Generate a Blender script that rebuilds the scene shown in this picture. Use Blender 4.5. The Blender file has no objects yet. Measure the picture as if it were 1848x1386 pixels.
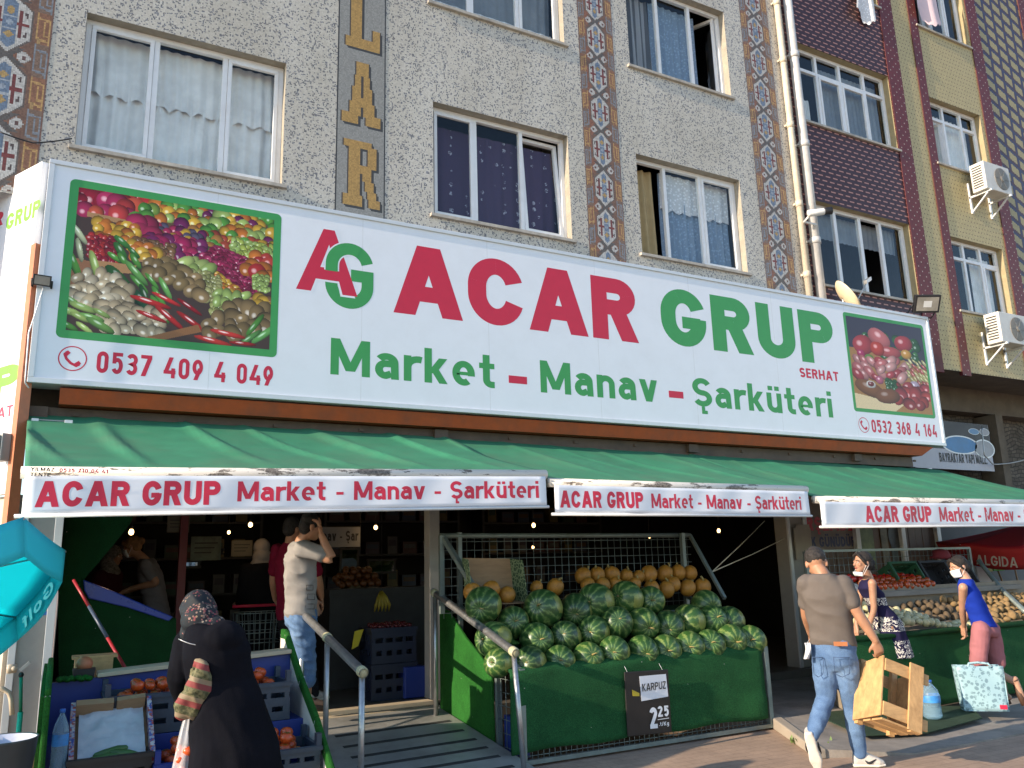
import bpy, math, random
import numpy as np
from mathutils import Vector, Matrix, noise as mnoise

random.seed(7)
RS = np.random.RandomState(7)
SC = bpy.context.scene
COL = SC.collection
R = math.radians

# ---------------------------------------------------------------- camera
F_PX, PITCH, ROLL, YAW = 1491.29, .220280, -.0282169, -.4972577
CAM = np.array([0., 0., 1.6])
_cy, _sy = math.cos(YAW), math.sin(YAW)
C_FWD = np.array([-_sy*math.cos(PITCH), _cy*math.cos(PITCH), math.sin(PITCH)])
_r0 = np.array([_cy, _sy, 0.]); _u0 = np.cross(_r0, C_FWD)
C_RT = _r0*math.cos(ROLL) + _u0*math.sin(ROLL)
C_UP = -_r0*math.sin(ROLL) + _u0*math.cos(ROLL)
cam = bpy.data.cameras.new('camera'); camo = bpy.data.objects.new('camera', cam); COL.objects.link(camo)
cam.sensor_width = 36; cam.lens = 36*F_PX/1848; cam.clip_start = .05; cam.clip_end = 2000
mw = Matrix.Identity(4)
for i in range(3):
    mw[i][0] = C_RT[i]; mw[i][1] = C_UP[i]; mw[i][2] = -C_FWD[i]; mw[i][3] = CAM[i]
camo.matrix_world = mw
SC.camera = camo

# ---------------------------------------------------------------- light
SUN_AZ, SUN_EL = R(4.0), R(19.0)          # azimuth: in front of the facade plane, from the left
to_sun = Vector((-math.cos(SUN_EL)*math.cos(SUN_AZ), -math.cos(SUN_EL)*math.sin(SUN_AZ), math.sin(SUN_EL)))
world = bpy.data.worlds.new('World'); SC.world = world; world.use_nodes = True
_nt = world.node_tree
sky = _nt.nodes.new('ShaderNodeTexSky'); sky.sky_type = 'NISHITA'; sky.sun_disc = False
sky.sun_elevation = SUN_EL; sky.sun_rotation = math.atan2(to_sun.x, to_sun.y) % (2*math.pi)
sky.air_density = 1.0; sky.dust_density = .3; sky.ozone_density = 1.6
_bg = _nt.nodes['Background']; _bg.inputs[1].default_value = .15
_nt.links.new(sky.outputs[0], _bg.inputs[0])
sl = bpy.data.lights.new('sun', 'SUN'); slo = bpy.data.objects.new('sun', sl); COL.objects.link(slo)
sl.energy = 4.0; sl.angle = R(.5); sl.color = (1.0, .82, .62)
slo.rotation_euler = to_sun.to_track_quat('Z', 'Y').to_euler()
SC.view_settings.view_transform = 'Standard'; SC.view_settings.look = 'None'
SC.view_settings.exposure = 1.02; SC.view_settings.gamma = 1
SC.cycles.max_bounces = 8; SC.cycles.transparent_max_bounces = 12
SC.cycles.use_denoising = True

# ---------------------------------------------------------------- helpers
def ray(px, py):
    return C_RT*(px-924)/F_PX - C_UP*(py-693)/F_PX + C_FWD
def at(px, py, axis, val):
    d = ray(px, py); return CAM + d*((val-CAM[axis])/d[axis])
def atd(px, py, d):
    return CAM + ray(px, py)*d
def V(*a): return np.array(a, float)

def srgb(r, g, b):
    f = lambda c: (c/255/12.92) if c <= 10.3 else ((c/255+.055)/1.055)**2.4
    return (f(r), f(g), f(b))

OFF = {}
class MB:
    """collects polygons of one mesh"""
    def __init__(s): s.v = []; s.f = []; s.mi = []; s.cur = 0; s.sm = []; s.smooth = False
    def add(s, vs, fs):
        n = len(s.v); s.v += [tuple(map(float, p)) for p in vs]
        for f in fs: s.f.append([i+n for i in f]); s.mi.append(s.cur); s.sm.append(s.smooth)
        return s
    def mat(s, i): s.cur = i; return s
    def quad(s, a, b, c, d): return s.add([a, b, c, d], [(0, 1, 2, 3)])
    def poly(s, pts): return s.add(pts, [tuple(range(len(pts)))])
    def box(s, x0, x1, y0, y1, z0, z1):
        return s.hexa([(x0,y0,z0),(x1,y0,z0),(x1,y1,z0),(x0,y1,z0)], [(x0,y0,z1),(x1,y0,z1),(x1,y1,z1),(x0,y1,z1)])
    def hexa(s, a, b):
        n = len(a)
        return s.add(list(a)+list(b), [tuple(range(n-1, -1, -1)), tuple(range(n, 2*n))] + [(i, (i+1) % n, n+(i+1) % n, n+i) for i in range(n)])
    def obox(s, c, ux, uy, uz, lx, ly, lz):
        c = np.array(c); ux, uy, uz = [np.array(q)/np.linalg.norm(q) for q in (ux, uy, uz)]
        P = lambda i, j, k: c + ux*lx*i/2 + uy*ly*j/2 + uz*lz*k/2
        return s.hexa([P(-1,-1,-1), P(1,-1,-1), P(1,1,-1), P(-1,1,-1)], [P(-1,-1,1), P(1,-1,1), P(1,1,1), P(-1,1,1)])
    def prism(s, pts, off):
        off = np.array(off); pts = [np.array(p) for p in pts]
        return s.hexa(pts, [p+off for p in pts])
    def beam(s, a, b, wdt, hgt, up=(0, 0, 1)):
        a, b = np.array(a, float), np.array(b, float); d = b-a; L = np.linalg.norm(d); d /= L
        up = np.array(up, float)
        if abs(d @ up) > .97: up = V(0, 1, 0)
        x = np.cross(up, d); x /= np.linalg.norm(x); y = np.cross(d, x)
        return s.obox((a+b)/2, x, y, d, wdt, hgt, L)
    def tube(s, pts, r, n=8, cap=True):
        pts = [np.array(p, float) for p in pts]; m = len(pts)
        rs = r if hasattr(r, '__len__') else [r]*m
        t0 = pts[1]-pts[0]; ref = V(0, 0, 1) if abs(t0[2])/np.linalg.norm(t0) < .9 else V(1, 0, 0)
        vs = []
        for i in range(m):
            t = pts[min(i+1, m-1)]-pts[max(i-1, 0)]; t = t/(np.linalg.norm(t)+1e-12)
            x = np.cross(ref, t); x /= np.linalg.norm(x)+1e-12; y = np.cross(t, x); ref = np.cross(t, x) if abs(ref @ t) > .9 else ref
            for k in range(n):
                a = 2*math.pi*k/n; vs.append(pts[i]+rs[i]*(x*math.cos(a)+y*math.sin(a)))
        fs = [(i*n+k, i*n+(k+1) % n, (i+1)*n+(k+1) % n, (i+1)*n+k) for i in range(m-1) for k in range(n)]
        if cap: fs += [tuple(range(n-1, -1, -1)), tuple(range((m-1)*n, m*n))]
        sm = s.smooth; s.smooth = True; s.add(vs, fs); s.smooth = sm
        return s
    def lathe(s, base, prof, n=20, axis=(0, 0, 1), cap=True):
        ax = np.array(axis, float); ax /= np.linalg.norm(ax)
        ref = V(1, 0, 0) if abs(ax[0]) < .8 else V(0, 1, 0)
        x = np.cross(ref, ax); x /= np.linalg.norm(x); y = np.cross(ax, x); base = np.array(base, float)
        vs = [base+ax*h+r*(x*math.cos(2*math.pi*k/n)+y*math.sin(2*math.pi*k/n)) for r, h in prof for k in range(n)]
        m = len(prof)
        fs = [(i*n+k, i*n+(k+1) % n, (i+1)*n+(k+1) % n, (i+1)*n+k) for i in range(m-1) for k in range(n)]
        if cap: fs += [tuple(range(n-1, -1, -1)), tuple(range((m-1)*n, m*n))]
        sm = s.smooth; s.smooth = True; s.add(vs, fs); s.smooth = sm
        return s
    def ell(s, c, rx, ry, rz, n=16, m=10, axes=None):
        c = np.array(c, float); A = np.eye(3) if axes is None else np.array(axes, float)
        vs = [c - A[2]*rz]
        for i in range(1, m):
            p = -math.pi/2+math.pi*i/m
            for k in range(n):
                a = 2*math.pi*k/n
                vs.append(c+A[0]*rx*math.cos(p)*math.cos(a)+A[1]*ry*math.cos(p)*math.sin(a)+A[2]*rz*math.sin(p))
        vs.append(c+A[2]*rz)
        fs = [(0, 1+(k+1) % n, 1+k) for k in range(n)]
        for i in range(m-2):
            fs += [(1+i*n+k, 1+i*n+(k+1) % n, 1+(i+1)*n+(k+1) % n, 1+(i+1)*n+k) for k in range(n)]
        t = 1+(m-1)*n
        fs += [(1+(m-2)*n+k, 1+(m-2)*n+(k+1) % n, t) for k in range(n)]
        sm = s.smooth; s.smooth = True; s.add(vs, fs); s.smooth = sm
        return s
    def grid(s, P):
        """P[i][j] -> quads"""
        P = np.asarray(P, float); a, b = P.shape[:2]
        vs = P.reshape(-1, 3)
        fs = [(i*b+j, i*b+j+1, (i+1)*b+j+1, (i+1)*b+j) for i in range(a-1) for j in range(b-1)]
        sm = s.smooth; s.smooth = True; s.add(vs, fs); s.smooth = sm
        return s
    def mesh(s, name, off=(0, 0, 0)):
        me = bpy.data.meshes.new(name)
        o = np.array(off, float)
        me.from_pydata([tuple(np.array(p)-o) for p in s.v], [], s.f)
        me.polygons.foreach_set('material_index', s.mi); me.polygons.foreach_set('use_smooth', s.sm)
        me.update()
        return me
    def build(s, name, mats, parent=None, loc=None, bevel=0, solid=0):
        off = OFF[parent.name] if parent is not None else (loc if loc is not None else (0, 0, 0))
        me = s.mesh(name, off)
        return link(name, me, mats, parent, off, bevel, solid)

def link(name, me, mats, parent=None, off=(0, 0, 0), bevel=0, solid=0):
    o = bpy.data.objects.new(name, me); COL.objects.link(o)
    for m in (mats if isinstance(mats, (list, tuple)) else [mats]): me.materials.append(m)
    OFF[o.name] = tuple(off)
    if parent is not None: o.parent = parent
    else: o.location = off
    if solid:
        md = o.modifiers.new('solid', 'SOLIDIFY'); md.thickness = solid; md.offset = 0
    if bevel:
        md = o.modifiers.new('bevel', 'BEVEL'); md.width = bevel; md.segments = 2; md.limit_method = 'ANGLE'
    return o

def tag(o, label, cat, group=None, kind=None):
    o['label'] = label; o['category'] = cat
    if group: o['group'] = group
    if kind: o['kind'] = kind
    return o
def thing(name, label, cat, loc=(0, 0, 0), group=None):
    o = bpy.data.objects.new(name, None); COL.objects.link(o); o.location = loc
    o.empty_display_size = .1
    OFF[o.name] = tuple(loc)
    return tag(o, label, cat, group)
def struct(o): o['kind'] = 'structure'; return o
def copy_tree(o, loc, rotz=0, parent=None, label=None, group=None, scale=None):
    c = o.copy(); COL.objects.link(c); OFF[c.name] = OFF.get(o.name, (0, 0, 0))
    if parent is not None: c.parent = parent
    else:
        c.location = loc; c.rotation_euler = (0, 0, rotz)
        if label: c['label'] = label
        if group: c['group'] = group
        if scale is not None: c.scale = scale
    for ch in o.children: copy_tree(ch, None, 0, c)
    return c

# ---------------------------------------------------------------- materials
def N(nt, t, **kw):
    n = nt.nodes.new(t)
    for k, v in kw.items():
        if k.startswith('i_'): n.inputs[int(k[2:])].default_value = v
        else: setattr(n, k, v)
    return n
def math_(nt, op, a, b=None, c=None):
    n = nt.nodes.new('ShaderNodeMath'); n.operation = op
    for i, x in enumerate((a, b, c)):
        if x is None: continue
        if isinstance(x, (int, float)): n.inputs[i].default_value = x
        else: nt.links.new(x, n.inputs[i])
    return n.outputs[0]
def vmath(nt, op, a, b=None):
    n = nt.nodes.new('ShaderNodeVectorMath'); n.operation = op
    for i, x in enumerate((a, b)):
        if x is None: continue
        if isinstance(x, tuple): n.inputs[i].default_value = x
        else: nt.links.new(x, n.inputs[i])
    return n.outputs[0]
def mix(nt, fac, a, b, mode='MIX'):
    n = nt.nodes.new('ShaderNodeMix'); n.data_type = 'RGBA'; n.blend_type = mode
    for k, x in ((0, fac), (6, a), (7, b)):
        if isinstance(x, (int, float)): n.inputs[k].default_value = x
        elif isinstance(x, tuple): n.inputs[k].default_value = (*x[:3], 1)
        else: nt.links.new(x, n.inputs[k])
    return n.outputs[2]
def ramp(nt, fac, stops):
    n = nt.nodes.new('ShaderNodeValToRGB'); nt.links.new(fac, n.inputs[0])
    e = n.color_ramp.elements
    while len(e) < len(stops): e.new(.5)
    for q, (p, c) in zip(e, stops): q.position = p; q.color = (*c[:3], 1) if hasattr(c, '__len__') else (c, c, c, 1)
    return n.outputs[0]
def tnoise(nt, scale, detail=4, rough=.6, coord='Object', sc=None, dist=0):
    tc = nt.nodes.new('ShaderNodeTexCoord'); o = tc.outputs[coord]
    if sc:
        o = vmath(nt, 'MULTIPLY', o, sc)
    n = nt.nodes.new('ShaderNodeTexNoise'); n.inputs['Scale'].default_value = scale
    n.inputs['Detail'].default_value = detail; n.inputs['Roughness'].default_value = rough; n.inputs['Distortion'].default_value = dist
    nt.links.new(o, n.inputs['Vector']); return n.outputs[0]
def bump(nt, h, strength=.3, dist=.01):
    b = nt.nodes.new('ShaderNodeBump'); b.inputs['Strength'].default_value = strength; b.inputs['Distance'].default_value = dist
    nt.links.new(h, b.inputs['Height']); return b.outputs[0]
MATS = {}
def newmat(name, rough=.6, metal=0., spec=.5):
    m = bpy.data.materials.new(name); m.use_nodes = True; nt = m.node_tree; p = nt.nodes['Principled BSDF']
    p.inputs['Roughness'].default_value = rough; p.inputs['Metallic'].default_value = metal; p.inputs['Specular IOR Level'].default_value = spec
    MATS[name] = m
    return m, nt, p
def setc(nt, p, x):
    if isinstance(x, tuple): p.inputs['Base Color'].default_value = (*x[:3], 1)
    else: nt.links.new(x, p.inputs['Base Color'])
def mk(name, col, rough=.6, metal=0., var=.12, scale=9, bmp=0., bscale=60, spec=.5, dirt=None, dirt_amt=.4, dscale=3.0, sc=None):
    """plain painted / cloth / wood surface with slight tone variation, grime and bump"""
    m, nt, p = newmat(name, rough, metal, spec)
    n = tnoise(nt, scale, 5, .65, sc=sc)
    lo = tuple(c*(1-var) for c in col); hi = tuple(min(1, c*(1+var)) for c in col)
    c = ramp(nt, n, [(.3, lo), (.7, hi)])
    if dirt:
        d = tnoise(nt, dscale, 8, .7)
        f = ramp(nt, d, [(.45, 0.), (.7, 1.)])
        c = mix(nt, math_(nt, 'MULTIPLY', f, dirt_amt), c, dirt)
    setc(nt, p, c)
    rr = math_(nt, 'MULTIPLY_ADD', tnoise(nt, scale*2, 3), .25, rough-.12); nt.links.new(rr, p.inputs['Roughness'])
    if bmp: nt.links.new(bump(nt, tnoise(nt, bscale, 4, .6), bmp, .01), p.inputs['Normal'])
    return m
def vcmat(name, rough=.6, spec=.4, grout=None, tile=.02, attr='col', plane='xz'):
    m, nt, p = newmat(name, rough, 0, spec)
    a = N(nt, 'ShaderNodeAttribute', attribute_name=attr); c = a.outputs['Color']
    if grout is not None:
        c = grout_mix(nt, c, tile, grout)
    setc(nt, p, c)
    return m
def tile_coords(nt, tile):
    g = N(nt, 'ShaderNodeNewGeometry'); s = N(nt, 'ShaderNodeSeparateXYZ'); nt.links.new(g.outputs['Position'], s.inputs[0])
    x = math_(nt, 'DIVIDE', s.outputs[0], tile); z = math_(nt, 'DIVIDE', s.outputs[2], tile)
    return x, z
def grout_mix(nt, c, tile, amt):
    x, z = tile_coords(nt, tile)
    fx = math_(nt, 'LESS_THAN', math_(nt, 'FRACT', x), .12); fz = math_(nt, 'LESS_THAN', math_(nt, 'FRACT', z), .12)
    f = math_(nt, 'MULTIPLY', math_(nt, 'MAXIMUM', fx, fz), amt)
    return mix(nt, f, c, (.10, .095, .085))
# ---------------------------------------------------------------- lettering (own monoline alphabet, cap height 1)
def _arc(cx, cy, rx, ry, a0, a1, n=14):
    return [(cx+rx*math.cos(R(a0+(a1-a0)*i/n)), cy+ry*math.sin(R(a0+(a1-a0)*i/n))) for i in range(n+1)]
def _strip(pts, w, closed=False):
    """mitred ribbon along a polyline"""
    P = [np.array(p, float) for p in pts]; Q = [P[0]]
    for p in P[1:]:
        if np.linalg.norm(p-Q[-1]) > 1e-5: Q.append(p)
    P = Q
    if closed and np.linalg.norm(P[0]-P[-1]) < 1e-5: P = P[:-1]
    m = len(P); L = []; Rr = []
    for i in range(m):
        a = P[i-1] if (i > 0 or closed) else None; b = P[(i+1) % m] if (i < m-1 or closed) else None
        ns = []
        for u, v in ((a, P[i]), (P[i], b)):
            if u is None or v is None: continue
            d = v-u; d = d/np.linalg.norm(d); ns.append(np.array([-d[1], d[0]]))
        n = sum(ns); n /= np.linalg.norm(n)+1e-9; k = 1/max(.45, n @ ns[0])
        L.append(P[i]+n*w/2*k); Rr.append(P[i]-n*w/2*k)
    rng = range(m if closed else m-1)
    return [[tuple(Rr[i]), tuple(Rr[(i+1) % m]), tuple(L[(i+1) % m]), tuple(L[i])] for i in rng]
def _par(x0, y0, x1, y1, wh):
    """diagonal with level cuts, wh = level width; x are centres"""
    return [[(x0-wh/2, y0), (x0+wh/2, y0), (x1+wh/2, y1), (x1-wh/2, y1)]]
def _rect(x0, x1, y0, y1): return [[(x0, y0), (x1, y0), (x1, y1), (x0, y1)]]
def glyph(ch, w):
    h = w/2; v = w; xh = .73
    def bowl(W, y0, y1):      # closed right bowl from stem (P, R, B, D)
        r = (y1-y0)/2-h; cx = W-h-min(r, W*.45)
        rx = W-h-cx
        return _strip([(h, y1-h), (cx, y1-h)]+_arc(cx, (y0+y1)/2, rx, r, 90, -90)[1:]+[(h, y0+h)], w)
    def ring(W, y0, y1, a0=0, a1=360):
        rx = W/2-h; ry = min((y1-y0)/2-h, rx*1.25); c1 = y1-h-ry; c0 = y0+h+ry; cx = W/2
        return rx, ry, c0, c1, cx
    if ch == ' ': return .30, []
    if ch == '-': return .40, _rect(.03, .37, .36-h*.8, .36+h*.8)
    if ch == '–': return .52, _rect(0, .52, .36-h*.8, .36+h*.8)
    if ch == '.': return w, _rect(0, w, 0, w)
    if ch in 'Iİ':
        return w, _rect(0, w, 0, 1)+(_rect(0, w, 1.1, 1.1+w*.8) if ch == 'İ' else [])
    if ch == 'A':
        W = .78+w*.35; return W, _par(w*.54, 0, W/2-w*.06, 1, w*1.08)+_par(W-w*.54, 0, W/2+w*.06, 1, w*1.08)+_rect(W*.27, W*.73, .20, .20+v*.9)
    if ch in 'CG':
        W = .70+w*.25; rx, ry, c0, c1, cx = ring(W, 0, 1)
        if ch == 'C':
            pts = _arc(cx, c1, rx, ry, 18, 90, 8)+_arc(cx, c1, rx, ry, 90, 180)[1:]+_arc(cx, c0, rx, ry, 180, 270)+_arc(cx, c0, rx, ry, 270, 342, 8)[1:]
            return W, _strip(pts, w)
        pts = _arc(cx, c1, rx, ry, 20, 180, 20)+_arc(cx, c0, rx, ry, 180, 360, 20)+[(W-h, .5)]
        return W, _strip(pts, w)+_rect(W*.46, W-w*.4, .5-v*.75, .5+.02)
    if ch in 'OÖ':
        W = .72+w*.25; rx, ry, c0, c1, cx = ring(W, 0, 1)
        return W, _strip(_arc(cx, c1, rx, ry, 0, 180)+_arc(cx, c0, rx, ry, 180, 360), w, True)
    if ch in 'RPB':
        W = .64+w*.25; g = _rect(0, w, 0, 1)
        if ch == 'B': return W, g+bowl(W*.95, .47, 1)+bowl(W, 0, .47+w)
        g += bowl(W, .40, 1)
        if ch == 'R': W += .03; g += _par(W-w*.58, 0, W*.52, .40+h, w*1.12)
        return W, g
    if ch == 'D': W = .68+w*.2; return W, _rect(0, w, 0, 1)+bowl(W, 0, 1)
    if ch in 'UÜ':
        W = .66+w*.25; rx = W/2-h; ry = min(rx, .4)
        g = _strip([(h, 1)]+_arc(W/2, h+ry, rx, ry, 180, 360, 18)+[(W-h, 1)], w)
        if ch == 'Ü': g += _rect(W*.16, W*.16+w*.9, 1.08, 1.08+w*.8)+_rect(W*.84-w*.9, W*.84, 1.08, 1.08+w*.8)
        return W, g
    if ch == 'M':
        W = .82+w*.5; return W, _rect(0, w, 0, 1)+_rect(W-w, W, 0, 1)+_par(w*.55, 1, W/2-w*.03, .12, w*1.1)+_par(W-w*.55, 1, W/2+w*.03, .12, w*1.1)
    if ch == 'N':
        W = .68+w*.3; return W, _rect(0, w, 0, 1)+_rect(W-w, W, 0, 1)+_par(w*.6, 1, W-w*.6, 0, w*1.15)
    if ch in 'SŞ':
        W = .62+w*.25; rx = W/2-h; r1 = .25-h*.5+.01
        y1 = 1-h-r1; y0 = h+(.5-h*.5); r0 = .5-h*.5-r1*0-.25; r0 = (1-2*h)/2-r1
        pts = _arc(W/2, 1-h-r1, rx, r1, 25, 270, 22)+_arc(W/2, h+r0, rx, r0, 90, -155, 22)[1:]
        g = _strip(pts, w)
        if ch == 'Ş': g += _rect(W/2-w*.3, W/2+w*.3, -.14, 0)+_rect(W/2-w*.3, W/2+w*.75, -.26, -.14)
        return W, g
    if ch == 'E': W = .56+w*.2; return W, _rect(0, w, 0, 1)+_rect(w, W, 0, v*.9)+_rect(w, W*.93, .5-v*.42, .5+v*.42)+_rect(w, W, 1-v*.9, 1)
    if ch == 'F': W = .54+w*.2; return W, _rect(0, w, 0, 1)+_rect(w, W*.93, .47-v*.42, .47+v*.42)+_rect(w, W, 1-v*.9, 1)
    if ch == 'L': W = .52+w*.2; return W, _rect(0, w, 0, 1)+_rect(w, W, 0, v*.9)
    if ch == 'H': W = .68+w*.3; return W, _rect(0, w, 0, 1)+_rect(W-w, W, 0, 1)+_rect(w, W-w, .5-v*.45, .5+v*.45)
    if ch == 'T': W = .62+w*.2; return W, _rect(W/2-h, W/2+h, 0, 1-v*.9)+_rect(0, W, 1-v*.9, 1)
    if ch == 'Y': W = .70+w*.3; return W, _rect(W/2-h, W/2+h, 0, .45)+_par(W/2, .40, w*.58, 1, w*1.12)+_par(W/2, .40, W-w*.58, 1, w*1.12)
    if ch == 'K': W = .66+w*.3; return W, _rect(0, w, 0, 1)+_par(W-w*.62, 1, w*.95, .42, w*1.2)+_par(W-w*.6, 0, w*1.45, .55, w*1.2)
    if ch == 'Z': W = .60+w*.2; return W, _rect(0, W, 0, v*.9)+_rect(0, W, 1-v*.9, 1)+_par(w*.6, v*.9, W-w*.6, 1-v*.9, w*1.2)
    # ---- lower case
    if ch == 'a':
        W = .54+w*.2; r = .22; return W, _strip(_arc(W/2-.01, xh-h-r*.8, W/2-h, r*.8, 150, 0, 12)+[(W-h, 0)], w)+_strip([(W-w, .43), (W*.45, .43)]+_arc(W*.42, .215+h*.5, W*.42-h, .215-h*.5, 90, 270, 12)+[(W*.45, h), (W-w, h+.06)], w)
    if ch == 'r': return .36+w*.2, _rect(0, w, 0, xh)+_strip(_arc(.34+w*.1, xh*.55, .34+w*.1-h, xh*.45-h, 180, 70, 8), w)
    if ch == 'k': W = .54+w*.3; return W, _rect(0, w, 0, 1)+_par(W-w*.62, xh, w*.95, .28, w*1.15)+_par(W-w*.6, 0, w*1.35, .40, w*1.15)
    if ch == 'e':
        W = .56+w*.2; rx = W/2-h; ry = xh/2-h
        return W, _strip([(W-h, xh*.40)]+_arc(W/2, xh/2, rx, ry, 0, 305, 30), w)+_rect(w*.6, W-w*.5, xh*.5-w*.30, xh*.5+w*.22)
    if ch == 't': W = .38+w*.2; return W, _strip([(.10+h, .98)]+[(.10+h, .2+h)]+_arc(.10+h+.14, h+.14, .14, .14, 180, 270, 6)+[(W, h)], w)+_rect(0, W, xh-v*.85, xh)
    if ch == 'n': W = .54+w*.2; r = W/2-h; return W, _rect(0, w, 0, xh)+_strip(_arc(W/2, xh-h-r, r, r, 165, 0, 14)+[(W-h, 0)], w)
    if ch == 'v': W = .56+w*.3; return W, _par(w*.55, xh, W/2, 0, w*1.1)+_par(W-w*.55, xh, W/2, 0, w*1.1)
    if ch in 'uü':
        W = .54+w*.2; r = W/2-h
        g = _strip([(h, xh)]+_arc(W/2, h+r, r, r, 180, 345, 14), w)+_rect(W-w, W, 0, xh)
        if ch == 'ü': g += _rect(W*.12, W*.12+w*.95, .82, .82+w*.85)+_rect(W*.88-w*.95, W*.88, .82, .82+w*.85)
        return W, g
    if ch == 'i': return w, _rect(0, w, 0, xh)+_rect(0, w, .84, .84+w*.9)
    if ch == 'l': return w, _rect(0, w, 0, 1)
    if ch == 'o': W = .58+w*.2; return W, _strip(_arc(W/2, xh/2, W/2-h, xh/2-h, 0, 360, 28), w, True)
    if ch == 'f': W = .36+w*.2; return W, _strip([(.1+h, 0), (.1+h, 1-h-.14)]+_arc(.1+h+.14, 1-h-.14, .14, .14, 180, 90, 6)+[(W, 1-h)], w)+_rect(0, W, xh-v*.85, xh)
    if ch == 'g': W = .56+w*.2; return W, _strip(_arc(W/2, xh/2, W/2-h, xh/2-h, 0, 360, 24), w, True)+_strip([(W-h, xh)]+_arc(W/2, -.08, W/2-h, .17, 0, -150, 14), w)
    # ---- figures
    W = .50+w*.25; rx = W/2-h; cx = W/2
    if ch == '0': ry = rx*1.1; return W, _strip(_arc(cx, 1-h-ry, rx, ry, 0, 180)+_arc(cx, h+ry, rx, ry, 180, 360), w, True)
    if ch == '1': return .30+w*.4, _rect(.30+w*.4-w, .30+w*.4, 0, 1)+_par(.30+w*.4-w*.6, 1, w*.5, .74, w*1.2)
    if ch == '2': return W, _strip(_arc(cx, 1-h-rx, rx, rx, 170, -38, 18)+[(h*1.25, w*.8)], w)+_rect(0, W, 0, v*.95)
    if ch == '3': r1 = .245-h*.5; r0 = .5-h-r1+.0; return W, _strip(_arc(cx, 1-h-r1, rx, r1, 155, -90, 18)+_arc(cx, h+r0, rx, r0, 90, -155, 18)[1:], w)
    if ch == '4': return W*1.1, _rect(W*.70, W*.70+w, 0, .48)+_rect(0, W*1.1, .20, .20+v*.9)+_par(W*.66, 1, w*.6, .20+v*.45, w*1.15)
    if ch == '5': r = .32-h*.4; return W, _rect(w*.2, W*.95, 1-v*.9, 1)+_rect(w*.2, w*1.15, .48, 1)+_strip([(w*.5, .56)]+_arc(cx, h+r, rx, r, 115, -150, 20), w)
    if ch == '6': r = .31-h*.3; return W, _strip(_arc(cx, h+r, rx, r, 0, 360, 24), w, True)+_par(w*.75, .42, W*.66, 1, w*1.15)
    if ch == '9': r = .31-h*.3; return W, _strip(_arc(cx, 1-h-r, rx, r, 0, 360, 24), w, True)+_par(W*.34, 0, W-w*.75, .58, w*1.15)
    if ch == '7': return W, _rect(0, W, 1-v*.9, 1)+_par(W*.28, 0, W-w*.6, 1-v*.9, w*1.2)
    if ch == '8': r1 = .235-h*.5; r0 = .5-h-r1; return W, _strip(_arc(cx, 1-h-r1, rx*.94, r1, 0, 360, 22), w, True)+_strip(_arc(cx, h+r0, rx, r0, 0, 360, 22), w, True)
    if ch == '/': return .4, _par(.06, -.05, .34, 1.05, w)
    return .3, []

def word(mb, s, o, u, v, width, height, w=.16, gap=.13, lift=.0005, nrm=None, slant=0.):
    """letters of s on the plane o + u*x + v*y, stretched to width x height (cap height)"""
    o, u, v = [np.array(q, float) for q in (o, u, v)]
    u = u/np.linalg.norm(u); v = v/np.linalg.norm(v)
    n = np.cross(u, v) if nrm is None else np.array(nrm, float)
    x = 0; items = []
    for ch in s:
        W, polys = glyph(ch, w); items.append((x, polys)); x += W+gap
    tot = x-gap; sx = width/tot; k = 0
    for x0, polys in items:
        for p in polys:
            k += 1
            mb.poly([o+u*(x0+q[0]+slant*q[1])*sx+v*q[1]*height+n*(lift+.00003*(k % 12)) for q in p])
    return mb
def ring_poly(mb, o, u, v, r0, r1, n=36, lift=.0006, ratio=1.):
    o, u, v = [np.array(q, float) for q in (o, u, v)]; nn = np.cross(u, v)
    for i in range(n):
        a, b = 2*math.pi*i/n, 2*math.pi*(i+1)/n
        P = lambda r, t: o+u*r*math.cos(t)*ratio+v*r*math.sin(t)+nn*lift
        mb.quad(P(r0, a), P(r1, a), P(r1, b), P(r0, b))

# ---------------------------------------------------------------- coloured tile sheets (mosaic, prints)
def tile_mesh(name, o, u, v, nu, nv, su, sv, cols, mask=None):
    """nu x nv flat cells of size su x sv from corner o; cols[nv][nu][3] one colour for each cell"""
    o, u, v = [np.array(q, float) for q in (o, u, v)]
    J, I = np.meshgrid(np.arange(nu+1), np.arange(nv+1))
    P = o+J[..., None]*su*u+I[..., None]*sv*v
    a = (np.arange(nv)[:, None]*(nu+1)+np.arange(nu)[None, :])
    F = np.stack([a, a+1, a+nu+2, a+nu+1], -1).reshape(-1, 4); C = np.asarray(cols, float).reshape(-1, 3)
    if mask is not None:
        k = np.asarray(mask).reshape(-1); F = F[k]; C = C[k]
    me = bpy.data.meshes.new(name)
    me.vertices.add(P.size//3); me.vertices.foreach_set('co', P.reshape(-1))
    m = len(F); me.loops.add(m*4); me.loops.foreach_set('vertex_index', F.reshape(-1))
    me.polygons.add(m); me.polygons.foreach_set('loop_start', np.arange(m)*4)
    me.update(calc_edges=True)
    at_ = me.attributes.new('col', 'FLOAT_COLOR', 'CORNER')
    at_.data.foreach_set('color', np.repeat(np.c_[C, np.ones(m)], 4, 0).reshape(-1))
    me.validate()
    return me

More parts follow.
